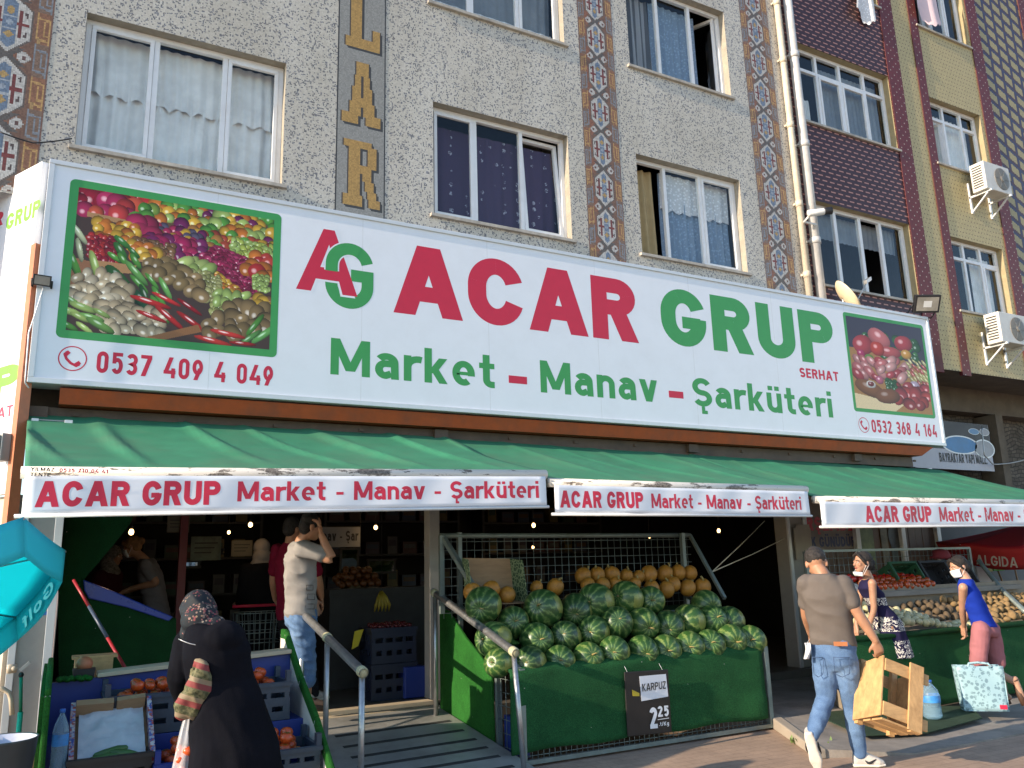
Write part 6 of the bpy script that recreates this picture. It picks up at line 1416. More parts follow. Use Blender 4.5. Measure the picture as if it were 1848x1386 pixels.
for rn, (y, lst) in rowsM.items():
    lst2 = sorted((px, py+max(0, 28-rr), max(rr, 28)) if (rr > 19 and rn != 'third') else (px, py, max(rr, 25)) for px, py, rr in lst)
    for k, (px, py, rp_) in enumerate(lst2):
        yy = y if not (rn == 'third' and px < 900) else 6.95
        c = at(px, py, 1, yy); dd = (c-CAM) @ C_FWD; r = rp_*dd/F_PX*1.04
        t = thing('watermelon', '%s watermelon from the left in the %s row of the melon stall' % (ordn[k], {'front': 'front', 'second': 'middle', 'third': 'top'}[rn]), 'watermelon', tuple(c), 'watermelons piled on the turf stall')
        t.rotation_euler = melon_dir(k); t.scale = (r/.15,)*3
        o = bpy.data.objects.new('rind', ME_MEL[RS.randint(3)]); COL.objects.link(o); o.parent = t; s_ = bpy.data.objects.new('stalk', me_stalk); COL.objects.link(s_); s_.parent = t
# filler melons behind, dark under the shelf
for k, (x, y, z) in enumerate(((5.75, 6.95, 1.02), (6.02, 6.95, 1.0), (4.0, 6.9, .92), (3.75, 6.62, .72))):
    t = thing('watermelon', ['watermelon tucked under the shelf at the right end of the pile', 'watermelon tucked behind the right wire frame', 'watermelon half hidden behind the left top melons', 'watermelon low behind the right handrail'][k], 'watermelon', (x, y, z), 'watermelons piled on the turf stall'); t.rotation_euler = melon_dir(k); t.scale = (.95,)*3
    o = bpy.data.objects.new('rind', ME_MEL[k % 3]); COL.objects.link(o); o.parent = t
# yellow melons
M_YM = mk('yellow_melon_skin', (.42, .185, .022), .5, var=.3, scale=8, dirt=(.14, .06, .02), dirt_amt=.5, dscale=11, bmp=.3, bscale=70)
ME_YM = fruit_mesh('yellow_melon', .10, [M_YM, M_STEMG], 1.12, 8, .02, False, 22, 14); mb = MB(); mb.tube([(0, 0, .085), (.0, .0, .115), (.03, .0, .14)], [.014, .012, .013], 8); me_ys = mb.mesh('stalk'); me_ys.materials.append(M_STALK)
ym = {'back': (7.42, [(1052, 1039, 15), (1078, 1038, 15), (1103, 1036, 14), (1107, 1036, 13), (1130, 1040, 13), (1152, 1041, 12), (1171, 1036, 16), (1200, 1035, 15), (1224, 1033, 14), (1245, 1034, 14)]),
      'front': (7.24, [(1061, 1056, 14), (1088, 1056, 14), (1110, 1054, 13), (1145, 1054, 12), (1176, 1062, 15), (1203, 1064, 15), (1216, 1054, 13), (1241, 1061, 15), (1268, 1060, 16), (1002, 1060, 16), (968, 1060, 12)])}
for rn, (y, lst) in ym.items():
    for k, (px, py, rp_) in enumerate(sorted(lst)):
        c = at(px, py, 1, y); r = rp_*((c-CAM) @ C_FWD)/F_PX*.95
        t = thing('yellow_melon', '%s yellow melon from the left in the %s row on the shelf behind the watermelons' % (ordn[k], rn), 'melon', tuple(c), 'yellow melons on the stall shelf'); t.rotation_euler = (R(RS.randint(-40, 40)), R(RS.randint(-50, 50)), RS.rand()*6.28); t.scale = (r/.10,)*3
        o = bpy.data.objects.new('rind', ME_YM); COL.objects.link(o); o.parent = t; s_ = bpy.data.objects.new('stalk', me_ys); COL.objects.link(s_); s_.parent = t
for k, (px, py, lab) in enumerate(((852, 1068, 'left yellow melon inside the open carton'), (886, 1064, 'middle yellow melon inside the open carton'), (915, 1074, 'right yellow melon at the front of the open carton'))):
    c = at(px, py, 1, 7.16); t = thing('yellow_melon', lab, 'melon', tuple(c), 'yellow melons on the stall shelf'); t.rotation_euler = (R(60), R(20*k), k); t.scale = (.82,)*3
    o = bpy.data.objects.new('rind', ME_YM); COL.objects.link(o); o.parent = t
# cardboard box behind the watermelons, open towards the street
t = thing('cardboard_box', 'open brown carton with green printed flaps holding yellow melons at the left of the cage', 'carton', tuple(at(870, 1085, 1, 7.3)))
q1, q2, q3, q4 = at(834, 1007, 1, 7.36), at(920, 1008, 1, 7.36), at(928, 1083, 1, 7.30), at(842, 1086, 1, 7.30)
mb = MB(); mb.prism([q4, q3, q2, q1], (0, .006, 0)); mb.build('back_panel', M_CARD, t)
m, nt, p_ = newmat('green_printed_card', .7); v = N(nt, 'ShaderNodeTexVoronoi', feature='DISTANCE_TO_EDGE'); v.inputs['Scale'].default_value = 26; tc = N(nt, 'ShaderNodeTexCoord'); nt.links.new(tc.outputs['Object'], v.inputs['Vector']); setc(nt, p_, mix(nt, math_(nt, 'LESS_THAN', v.outputs['Distance'], .10), (.035, .07, .03), (.20, .25, .13)))
fl = V(-.03, -.22, -.02)
mb = MB(); mb.prism([q1, q4, q4+fl*1.0, q1+fl*.9], (-.006, 0, 0)); mb.prism([q2, q3, q3+V(.03, -.22, -.02), q2+V(.03, -.2, -.02)], (.006, 0, 0)); mb.build('printed_flap', m, t)
mb = MB(); mb.prism([q4, q3, q3+V(.03, -.23, -.02), q4+fl], (0, 0, -.006)); mb.build('bottom_panel', M_CARD, t)
# price board
t = thing('price_board', 'black price board with white KARPUZ slip hanging on the turf front', 'price sign', tuple(at(1170, 1270, 1, FY-.03)))
qa, qb, qc, qd = at(1127, 1213, 1, FY-.05), at(1206, 1208, 1, FY-.05), at(1214, 1322, 1, FY-.03), at(1133, 1330, 1, FY-.03)
uu = (qb-qa)/np.linalg.norm(qb-qa); vv = (qa-qd)/np.linalg.norm(qa-qd); wB, hB_ = np.linalg.norm(qb-qa), np.linalg.norm(qa-qd)
mb = MB(); mb.prism([qd, qd+uu*wB, qd+uu*wB+vv*hB_, qd+vv*hB_], (0, .012, 0)); mb.build('board', mk('black_board', (.018, .014, .013), .5, var=.2), t, bevel=.006)
mb = MB(); mb.prism([qd+uu*wB*.34+vv*hB_*.53-V(0, .003, 0), qd+uu*wB*.95+vv*hB_*.57-V(0, .006, 0), qd+uu*wB*.93+vv*hB_*.93-V(0, .003, 0), qd+uu*wB*.32+vv*hB_*.92-V(0, .003, 0)], (0, -.002, 0)); mb.build('paper_slip', mk('white_slip', (.72, .74, .80), .6, var=.04), t)
mb = MB(); word(mb, 'KARPUZ', qd+uu*wB*.36+vv*hB_*.68-V(0, .012, 0), uu+vv*.04, vv, wB*.54, hB_*.12, .16, .12, .001, (0, -1, 0)); mb.build('lettering', M_BLACK, t)
M_WT = mk('white_figures', (.80, .82, .86), .5)
mb = MB(); word(mb, '2', qd+uu*wB*.50+vv*hB_*.09-V(0, .006, 0), uu, vv, wB*.17, hB_*.33, .22, .1, .001, (0, -1, 0)); word(mb, '25', qd+uu*wB*.69+vv*hB_*.26-V(0, .006, 0), uu, vv, wB*.25, hB_*.17, .22, .14, .001, (0, -1, 0)); word(mb, '.t/Kg', qd+uu*wB*.70+vv*hB_*.12-V(0, .006, 0), uu, vv, wB*.23, hB_*.06, .18, .14, .001, (0, -1, 0))
mb.prism([qd+uu*wB*.68+vv*hB_*.215-V(0, .005, 0), qd+uu*wB*.94+vv*hB_*.225-V(0, .005, 0), qd+uu*wB*.94+vv*hB_*.235-V(0, .005, 0), qd+uu*wB*.68+vv*hB_*.225-V(0, .005, 0)], (0, -.002, 0)); mb.build('figures', M_WT, t)
mb = MB(); mb.prism([qd+uu*wB*.15+vv*hB_*.62-V(0, .003, 0), qd+uu*wB*.30+vv*hB_*.61-V(0, .003, 0), qd+uu*wB*.30+vv*hB_*.66-V(0, .003, 0), qd+uu*wB*.14+vv*hB_*.72-V(0, .003, 0)], (0, -.001, 0)); mb.build('yellow_mark', mk('yellow_mark', (.5, .38, .03), .5), t)
for k in (.08, .86):
    pass
mb = MB(); [mb.tube([qd+uu*wB*k+vv*hB_, qd+uu*wB*k+vv*(hB_+.07)+V(0, .06, 0)], .002, 5) for k in (.06, .86)]; mb.build('cord', M_ALU, t)
# twine from cage to pillar
a = at(1285, 1032, 1, 7.3); tw = mk('pale_twine', (.55, .50, .38), .8)
for k, (px, py, lab) in enumerate(((1380, 940, 'upper pale twine tied from the melon cage to the shop front'), (1416, 972, 'lower pale twine tied from the melon cage to the grey pillar'))):
    b = at(px, py, 1, 8.4); mb = MB(); mb.tube([a, (a+b)/2-V(0, 0, .01), b], .006, 6); tag(mb.build('twine', tw, loc=tuple(a)), lab, 'cord')

# ================================================================ VEGETABLE STALL (right)
vs_ = thing('vegetable_stall', 'long turf fronted stall of onions and potatoes under the right awning', 'stall', (9, 6.4, .1))
SZ0 = 1.05; RY = 5.96; RX0, RX1 = 6.98, 11.8; RZT = .82
n = 80; P = np.zeros((13, n+1, 3))
for i in range(13):
    s = i/12
    for j in range(n+1):
        x = RX0+(RX1-RX0)*j/n; y = RY+.02*mnoise.noise(Vector((x*1.2, s, 4)))+.01*math.sin(x*4); z = .1+(RZT-.1)*min(1, s/.9)
        if s > .9: y += .08*(s-.9)/.1
        P[i, j] = (x, y, z)
mb = MB(); mb.grid(P); mb.build('turf_front', M_TURFF, vs_, solid=.02)
mb = MB(); mb.box(RX0, RX1, RY-.035, RY+.1, RZT-.02, RZT+.03); mb.build('turf_lip', M_TURFD, vs_, bevel=.02)
mb = MB(); mb.box(RX1-.03, RX1, RY+.03, 7.1, .1, .82); mb.prism([V(RX0, RY+.04, .1), V(7.72, 7.15, .1), V(7.72, 7.15, SZ0), V(RX0+.35, 6.55, .95), V(RX0, RY+.04, .80)], (.02, -.012, 0)); mb.quad((RX0+.03, 6.04, .76), (RX1-.03, 6.04, .76), (RX1-.03, 6.79, 1.0), (7.5, 6.79, 1.0)); mb.quad((7.5, 6.79, .9), (RX1, 6.79, .9), (RX1, 6.79, 1.27), (7.5, 6.79, 1.27)); mb.build('bed_board', mk('weathered_ply', (.25, .21, .155), .8, var=.2, scale=4, dirt=(.1, .08, .06)), vs_)
SZ = at(1700, 1062, 1, 6.74)[2]
mb = MB(); mb.box(7.6, 11.2, 6.72, 7.16, SZ-.06, SZ-.0); mb.build('upper_shelf', mk('grey_shelf_board', (.20, .185, .16), .8, var=.2, scale=5, sc=(.5, 3, 3)), vs_, bevel=.004)
mb = MB(); za = at(1600, 992, 1, 7.24)[2]; mb.beam(V(7.86, 7.24, za), V(11.0, 7.24, za), .03, .03); 
for x in np.arange(7.9, 11.0, .085): mb.tube([V(x, 7.24, SZ), V(x, 7.24, za)], .0035, 4)
for z in np.arange(SZ+.06, za, .085): mb.tube([V(7.86, 7.242, z), V(11.0, 7.242, z)], .0035, 4)
for x in (7.86, 8.9, 11.0): mb.box(x-.02, x+.02, 7.23, 7.27, .1, za)
mb.tube([at(1765, 1010, 1, 6.95), at(1806, 1062, 1, 6.75), at(1850, 1104, 1, 6.05)], .03, 8); mb.build('steel_frame', M_GG, vs_)
M_ONI = mk('white_onion_skin', (.46, .44, .26), .4, var=.2, scale=9, sc=(3, 3, .4), dirt=(.30, .22, .08), dirt_amt=.35); M_POT = mk('dusty_potato_skin', (.115, .08, .045), .85, var=.25, scale=10, dirt=(.09, .06, .035)); M_POTY = mk('yellow_potato_skin', (.24, .155, .065), .8, var=.2, scale=10, dirt=(.2, .12, .06)); M_PEP = mk('red_pepper_skin', (.42, .02, .012), .2, var=.2, scale=6, spec=.6); M_PEPO = mk('orange_red_skin', (.36, .055, .010), .22, var=.25, scale=6, spec=.6); M_GAR = mk('garlic_skin', (.48, .45, .42), .6, var=.12, scale=14, sc=(3, 3, .5)); M_REDP = mk('dark_plum_skin', (.09, .012, .018), .35, var=.3)
ME_ONI = fruit_mesh('onion', .042, [M_ONI, M_STEMG], .9, 8, .015, False, 14, 9); ME_POT = fruit_mesh('potato', .045, [M_POT, M_STEMG], .8, 2, .12, False, 12, 8); ME_POTY = fruit_mesh('potato', .045, [M_POTY, M_STEMG], .8, 2, .12, False, 12, 8); ME_PEP = fruit_mesh('red_pepper', .045, [M_PEP, M_STEMG], 1.15, 4, .10, True, 16, 10); ME_PEPO = fruit_mesh('tomato', .042, [M_PEPO, M_STEMG], .85, 6, .05, True, 14, 9); ME_GAR = fruit_mesh('garlic_bulb', .035, [M_GAR, M_STEMG], .9, 7, .06, False, 14, 8)
def heap(me, name, poly, n, y0, y1, zb, sl, r, label, cat, layers=1, rise=.0):
    """n pieces on the sloping bed inside x-range, in rows"""
    x0, x1 = poly; k = 0; rows_ = int((y1-y0)/(1.75*r)); 
    for i in range(rows_):
        y = y0+(i+.5)*(y1-y0)/rows_; m_ = int((x1-x0)/(2.02*r))
        for j in range(m_):
            x = x0+(j+.5+(.5 if i % 2 else 0)*.9)*(x1-x0)/m_+RS.randn()*r*.18
            if x > x1: continue
            h = rise*math.sin(math.pi*min(1, max(0, (x-x0)/(x1-x0))))
            put(me, name, (x, y+RS.randn()*r*.12, zb+(y-y0)*sl+r*.85+h+RS.randn()*r*.18), label, cat, label.replace(' in the', 's in the'), .85+.35*RS.rand(), (RS.rand()*3, RS.rand()*3, RS.rand()*6)); k += 1
    return k
heap(ME_ONI, 'onion', (7.45, 8.72), 0, 6.03, 6.42, .77, .34, .047, 'pale onion in the front part of the heap at the left of the vegetable stall', 'onion', rise=.11)
heap(ME_ONI, 'onion', (7.7, 8.42), 0, 6.42, 6.74, .90, .42, .047, 'pale onion in the heap at the left of the vegetable stall', 'onion', rise=.05)
heap(ME_POT, 'potato', (8.62, 9.45), 0, 6.26, 6.70, .82, .40, .055, 'dusty brown potato in the heap beside the woman in blue', 'potato', rise=.06)
heap(ME_ONI, 'onion', (8.74, 9.2), 0, 6.03, 6.24, .77, .34, .044, 'pale onion in the front row by the hand of the woman in blue', 'onion')
heap(ME_POTY, 'potato', (9.45, 11.2), 0, 6.03, 6.74, .78, .36, .055, 'yellowish potato in the heap at the right end of the vegetable stall', 'potato', rise=.04)
heap(ME_GAR, 'garlic_bulb', (7.65, 8.35), 0, 6.76, 6.95, SZ, .15, .04, 'white garlic bulb in the row at the left of the upper shelf', 'garlic')
heap(ME_PEPO, 'tomato', (8.38, 9.55), 0, 6.76, 7.03, SZ, .35, .046, 'orange red tomato in the row on the upper shelf', 'tomato')
heap(ME_PEP, 'red_pepper', (8.0, 9.6), 0, 6.98, 7.16, SZ+.07, .3, .05, 'red pepper in the row at the back of the upper shelf', 'pepper')
a, b = V(8.48, 6.72, 1.06), V(8.72, 6.22, .90); mb = MB(); mb.beam(a, b, .13, .03); tag(mb.build('red_net', mk('dark_red_net', (.14, .025, .03), .8, var=.3, scale=30), loc=tuple(a)), 'dark red strip of netting dividing onions from potatoes', 'net')
for k, (px0, px1, py, lab) in enumerate(((1604, 1652, 1040, 'green crate with peppers standing on edge behind the tall girl'), (1656, 1702, 1030, 'dark crate of plums standing on edge at the middle of the upper shelf'), (1705, 1742, 1036, 'black crate standing on edge by the face of the woman in blue'))):
    a, b = at(px0, py, 1, 7.05), at(px1, py, 1, 7.05); crate(((a[0]+b[0])/2, 7.12, SZ+.06), b[0]-a[0], .38, .22, M_CRATE[('green', 'black', 'black')[k]], lab, tilt=R(62), ears=False)
c = at(1697, 1003, 1, 7.2); t = thing('cap', 'dark red cap hung on the bar of the vegetable stall', 'cap', tuple(c)); mb = MB(); mb.lathe(c, [(.12, -.04), (.125, 0), (.10, .06), (.05, .085), (.01, .09)], 18); mb.build('crown', mk('maroon_cloth', (.16, .015, .025), .8), t); mb = MB(); mb.ell(c+V(.1, -.06, -.03), .10, .09, .012, 14, 6); mb.build('peak', MATS['maroon_cloth'], t)
t = thing('price_card', 'tall pale blue and white card standing behind the woman in blue', 'sign', tuple(at(1772, 1050, 1, 7.9))); q = [at(*z_, 1, 7.9) for z_ in ((1768, 1050), (1790, 1050), (1779, 1012), (1759, 1012))]; mb = MB(); mb.prism(q, (0, .02, 0)); mb.build('card', mk('pale_card', (.50, .54, .60), .5, var=.1), t); mb = MB(); mb.prism([q[3]*.98+q[0]*.02-V(0, .003, 0), q[2]-V(0, .003, 0), q[2]*.7+q[1]*.3-V(0, .003, 0), q[3]*.7+q[0]*.3-V(0, .003, 0)], (0, -.002, 0)); mb.build('blue_band', mk('pale_blue', (.18, .36, .62), .5), t)
# brooms standing head up against the wall
M_STICK = mk('broom_stick', (.36, .24, .12), .6, var=.15)
def broom(p0, p1, label, cols, y=8.35):
    a, b = at(*p0, 1, y), at(*p1, 1, y-.1); t = thing('broom', label, 'broom', tuple(b), 'brooms leaning on the grey wall'); mb = MB(); mb.tube([a, b], .014, 8); mb.build('stick', M_STICK, t)
    d = (a-b)/np.linalg.norm(a-b); s = V(1, 0, 0)
    mb = MB(); mb.obox(a+d*.03, s, np.cross(s, d), d, .30, .07, .06); mb.build('head', mk('broom_head_%s' % p0[0], cols[0], .5), t, bevel=.01)
    mb = MB(); rs = np.random.RandomState(p0[0])
    for k in range(60): x = (rs.rand()-.5)*.28; yy = (rs.rand()-.5)*.05; q = a+d*.06+s*x+np.cross(s, d)*yy; mb.tube([q, q+d*(.10+.03*rs.rand())+s*(x*.5)], .005, 4)
    mb.build('bristle_tuft', mk('bristles_%s' % p0[0], cols[1], .6), t)
broom((1801, 1030), (1838, 1120), 'broom with lime green and blue head right of the woman in blue', ((.10, .45, .04), (.03, .12, .32)))
broom((1779, 1032), (1826, 1120), 'broom with yellow and navy head nearest the pale card', ((.35, .33, .03), (.02, .04, .14)))
broom((1828, 1010), (1848, 1100), 'broom with dark blue head at the right frame edge', ((.02, .05, .16), (.03, .08, .2)), 8.3)
a, b = at(1833, 985, 1, 7.9), at(1846, 1052, 1, 7.9)

# ================================================================ PARASOLS
def unit_(v): return v/np.linalg.norm(v)
def parasol(K, n, rot, r, h, val, fabric, valmat, label, pole_to, text, tmat, mirror_side, sides=8, extra=None):
    K = np.array(K, float); n = np.array(n, float); n /= np.linalg.norm(n); x = np.cross([0, 1, 0], n); x /= np.linalg.norm(x); y = np.cross(n, x)
    t = thing('parasol', label, 'parasol', tuple(pole_to)); A = K+n*h
    rim = [K+r*(x*math.cos(rot+2*math.pi*k/sides)+y*math.sin(rot+2*math.pi*k/sides)) for k in range(sides)]
    mb = MB(); M_ = 8
    for k in range(sides):
        a, b = rim[k], rim[(k+1) % sides]
        G = np.zeros((M_+1, M_+1, 3))
        for i in range(M_+1):
            s = i/M_
            for j in range(M_+1): u = j/M_; q = A+(a*(1-u)+b*u-A)*s; G[i, j] = q-n*(.02*math.sin(math.pi*s)*.9+.03*s*math.sin(math.pi*u))
        mb.grid(G)
    mb.build('canopy', fabric, t, solid=.003)
    mb = MB(); mt = []
    for k in range(sides):
        a, b = rim[k], rim[(k+1) % sides]; G = np.zeros((5, 13, 3))
        for i in range(5):
            for j in range(13):
                u = j/12; s = i/4; q = a*(1-u)+b*u-n*.03*math.sin(math.pi*u); G[i, j] = q-n*val*s*(1-.12*abs(u-.5))*1.0+(q-K)*(-.12*s)
        mb.grid(G)
    v_ = mb.build('valance', valmat, t, solid=.003)
    mb = MB()
    for k in text:
        a, b = rim[k], rim[(k+1) % sides]; u_ = (b-a)/np.linalg.norm(b-a); L = np.linalg.norm(b-a); out = np.cross(u_, n); out = out if out @ ((a+b)/2-K) > 0 else -out
        if np.cross(u_, n) @ out < 0: a, b, u_ = b, a, -u_
        for lay in ((-1, 1) if mirror_side else (1,)):
            md = a*.5+b*.5-K; vt = unit_(n*val+md*.12); no_ = np.cross(u_, vt); no_ = no_ if no_ @ out > 0 else -no_
            word(mb, extra['word'], a+u_*L*.20-n*(val*.86+.012)-md*.12*.86+no_*(.016 if lay > 0 else -.018), u_, vt, L*.60, val*.50, .17, .14, .0, no_, .12)
    mb.build('lettering', tmat, v_)
    mb = MB()
    for k in range(sides): mb.tube([A-n*.02, (A+rim[k])/2-n*.062, rim[k]-n*.012], .007, 6)
    mb.build('rib', M_GALV, t)
    mb = MB(); mb.tube([A+n*.05, K-n*.25], .018, 10); mb.tube([K-n*.25, V(*pole_to)], .02, 10); mb.build('pole', M_GALV, t)
    mb = MB(); mb.lathe(V(*pole_to), [(.24, .0), (.24, .05), (.05, .09), (.05, .2)], 24); mb.build('base', mk('parasol_base', (.12, .12, .12), .6), t)
    return t
def thin_cloth(name, c, tr):
    m = bpy.data.materials.new(name); m.use_nodes = True; nt = m.node_tree; p = nt.nodes['Principled BSDF']; p.inputs['Roughness'].default_value = .7; p.inputs['Specular IOR Level'].default_value = .2
    setc(nt, p, c); t = N(nt, 'ShaderNodeBsdfTranslucent'); t.inputs['Color'].default_value = (*c, 1); mx = N(nt, 'ShaderNodeMixShader'); mx.inputs[0].default_value = tr; o = [q for q in nt.nodes if q.type == 'OUTPUT_MATERIAL'][0]
    nt.links.new(p.outputs[0], mx.inputs[1]); nt.links.new(t.outputs[0], mx.inputs[2]); nt.links.new(mx.outputs[0], o.inputs[0]); return m
M_TURQ = thin_cloth('turquoise_parasol_cloth', (.07, .82, .90), .75); M_TURQV = thin_cloth('turquoise_valance_cloth', (.10, .68, .76), .6)
parasol((-.875, 6.488, 1.345), (-.5071, .3596, .7833), .2554, 1.05, .38, .22, M_TURQ, M_TURQV, 'turquoise parasol with white lettering tilted at the left edge in front of the clad pillar', (-.9, 6.1, 0), [0], mk('pale_lettering', (.70, .78, .78), .6), True, extra=dict(word='Golf'))
M_REDC = thin_cloth('red_parasol_cloth', (.42, .022, .035), .25); M_TANV = thin_cloth('tan_red_valance', (.45, .035, .035), .25)
c = at(1800, 985, 1, 7.55)
parasol((c[0]+.50, 7.45, c[2]-.04), (.05, -.10, 1), R(33), 1.18, .36, .30, M_REDC, M_TANV, 'red ice cream parasol under the right awning by the brooms', (c[0]+.55, 7.45, .1), [3, 4, 5, 6], mk('cream_lettering', (.50, .42, .34), .6), False, extra=dict(word='ALGIDA'))
# ================================================================ PEOPLE
def unit(v): v = np.array(v, float); return v/(np.linalg.norm(v)+1e-12)
def limb(mb, pts, rad, n=14, sub=5, flat=None):
    """tapered limb with round ends through the joints"""
    pts = [np.array(p, float) for p in pts]; P = []; Q = []; m = len(pts)
    for i in range(m-1):
        p0, p1, p2, p3 = pts[max(0, i-1)], pts[i], pts[i+1], pts[min(m-1, i+2)]
        for k in range(sub):
            t = k/sub; P.append(.5*((2*p1)+(-p0+p2)*t+(2*p0-5*p1+4*p2-p3)*t*t+(-p0+3*p1-3*p2+p3)*t**3)); Q.append(rad[i]*(1-t)+rad[i+1]*t)
    P.append(pts[-1]); Q.append(rad[-1])
    mb.tube(P, Q, n); mb.ell(P[0], Q[0], Q[0], Q[0], 12, 8); mb.ell(P[-1], Q[-1], Q[-1], Q[-1], 12, 8)
def loft(mb, st, n=28):
    """stations (centre, right, half width, front, half depth)"""
    vs = []
    for c, r, a, f, b in st:
        for k in range(n):
            t = 2*math.pi*k/n; ct, s_ = math.cos(t), math.sin(t); e = .86
            vs.append(np.array(c)+np.array(r)*a*math.copysign(abs(ct)**e, ct)+np.array(f)*b*math.copysign(abs(s_)**e, s_))
    m = len(st); fs = [(i*n+k, i*n+(k+1) % n, (i+1)*n+(k+1) % n, (i+1)*n+k) for i in range(m-1) for k in range(n)]
    mb.add(vs, fs+[tuple(range(n-1, -1, -1)), tuple(range((m-1)*n, m*n))])
def remesh(mb, voxel, name, smooth=4, folds=None):
    me = mb.mesh('raw'); o = bpy.data.objects.new('raw', me); COL.objects.link(o)
    md = o.modifiers.new('r', 'REMESH'); md.mode = 'VOXEL'; md.voxel_size = voxel; md.use_smooth_shade = True
    if smooth: ms_ = o.modifiers.new('s', 'SMOOTH'); ms_.factor = .5; ms_.iterations = smooth
    dg = bpy.context.evaluated_depsgraph_get(); r = bpy.data.meshes.new_from_object(o.evaluated_get(dg)); r.name = name
    bpy.data.objects.remove(o); bpy.data.meshes.remove(me)
    n = len(r.vertices)
    if folds and n:
        co = np.zeros(n*3); r.vertices.foreach_get('co', co); co = co.reshape(-1, 3); nr = np.zeros(n*3); r.vertex_normals.foreach_get('vector', nr); nr = nr.reshape(-1, 3)
        amp, sx, sz, seed = folds; d = np.zeros(n)
        for i in range(n):
            p = co[i]; q = Vector((p[0]*sx+p[2]*sz*.35, p[1]*sx-p[2]*sz*.2, p[2]*sz+p[0]*sx*.25+seed)); d[i] = (1-abs(mnoise.noise(q))*2.6)*.7+mnoise.noise(q*2.3)*.4
        co += nr*(d*amp)[:, None]; r.vertices.foreach_set('co', co.reshape(-1)); r.update()
    r.polygons.foreach_set('use_smooth', [True]*len(r.polygons)); return r
def hand(mb, wr, d, nrm, side, curl=.5, s=1., spread=.10, thumb_out=1.):
    """palm + four bent fingers + thumb; d along the hand, nrm out of the palm, side = thumb side"""
    d = unit(d); nrm = unit(np.array(nrm)-d*(np.array(nrm) @ d)); t = np.cross(d, nrm)*side; wr = np.array(wr, float)
    loft(mb, [(wr-d*.012*s, t, .024*s, nrm, .019*s), (wr+d*.02*s, t, .031*s, nrm, .017*s), (wr+d*.055*s, t, .040*s, nrm, .0145*s), (wr+d*.088*s, t, .040*s, nrm, .012*s), (wr+d*.096*s, t, .034*s, nrm, .008*s)], 16)
    for k, (o_, L) in enumerate(((.030, .070), (.010, .080), (-.010, .074), (-.029, .058))):
        b = wr+d*.086*s+t*o_*s; a0 = curl*.5+.06*k*curl; a1 = curl*1.1; a2 = curl*1.6; dd = unit(d+t*spread*(1.5-k)*.5)
        f = lambda a: unit(dd*math.cos(a)+nrm*math.sin(a))
        p1 = b+f(a0)*L*.45*s; p2 = p1+f(a0+a1*.7)*L*.32*s; p3 = p2+f(a0+a1*.7+a2*.6)*L*.26*s
        limb(mb, [b-d*.01*s, p1, p2, p3], [.0098*s, .0092*s, .0085*s, .0072*s], 8, 3)
    b = wr+d*.028*s+t*.028*s; q1 = b+unit(d*.65+t*.75*thumb_out+nrm*.25)*.036*s; q2 = q1+unit(d*.9+t*.25*thumb_out+nrm*.45)*.030*s
    limb(mb, [b, q1, q2], [.0135*s, .0108*s, .0085*s], 8, 3)
def head(mb, c, up, face, s=1.):
    up = unit(up); face = unit(np.array(face)-up*(np.array(face) @ up)); rt = np.cross(face, up); c = np.array(c, float); A = [rt, face, up]
    P = lambda x, y, z: c+rt*x*s+face*y*s+up*z*s
    mb.ell(P(0, -.012, .028), .074*s, .092*s, .088*s, 20, 14, A)        # skull
    mb.ell(P(0, .020, -.030), .060*s, .068*s, .078*s, 18, 12, A)         # face
    mb.ell(P(0, .040, -.080), .038*s, .040*s, .032*s, 14, 10, A)         # chin
    mb.ell(P(0, .082, .012), .050*s, .014*s, .012*s, 14, 8, A)           # brow
    mb.ell(P(0, .094, -.020), .0125*s, .018*s, .026*s, 10, 8, A); mb.ell(P(0, .103, -.034), .015*s, .014*s, .011*s, 10, 8, A)   # nose
    for k in (-1, 1):
        mb.ell(P(.040*k, .062, -.022), .022*s, .022*s, .024*s, 10, 8, A)  # cheek
        mb.ell(P(.076*k, -.012, -.012), .012*s, .022*s, .033*s, 10, 8, A)  # ear
    return dict(P=P, A=A, rt=rt, face=face, up=up, c=c, s=s)
def face_parts(H, root, lips=True, brow=(.03, .02, .015)):
    P, A, s = H['P'], H['A'], H['s']
    mb = MB()
    for k in (-1, 1): mb.ell(P(.031*k, .081, -.002), .0135*s, .008*s, .0075*s, 10, 8, A)
    mb.mat(1)
    for k in (-1, 1): mb.ell(P(.031*k, .0865, -.002), .0062*s, .004*s, .0062*s, 8, 6, A)
    mb.build('eye', [M_EYE, M_IRIS], root)
    mb = MB()
    for k in (-1, 1): mb.tube([P(.012*k, .093, .014), P(.032*k, .090, .021), P(.052*k, .072, .014)], [.003*s, .0042*s, .002*s], 6)
    mb.build('eyebrow', M_BROW, root)
    if lips: mb = MB(); mb.ell(P(0, .082, -.062), .022*s, .010*s, .0075*s, 12, 8, A); mb.build('lips', M_LIPS, root)
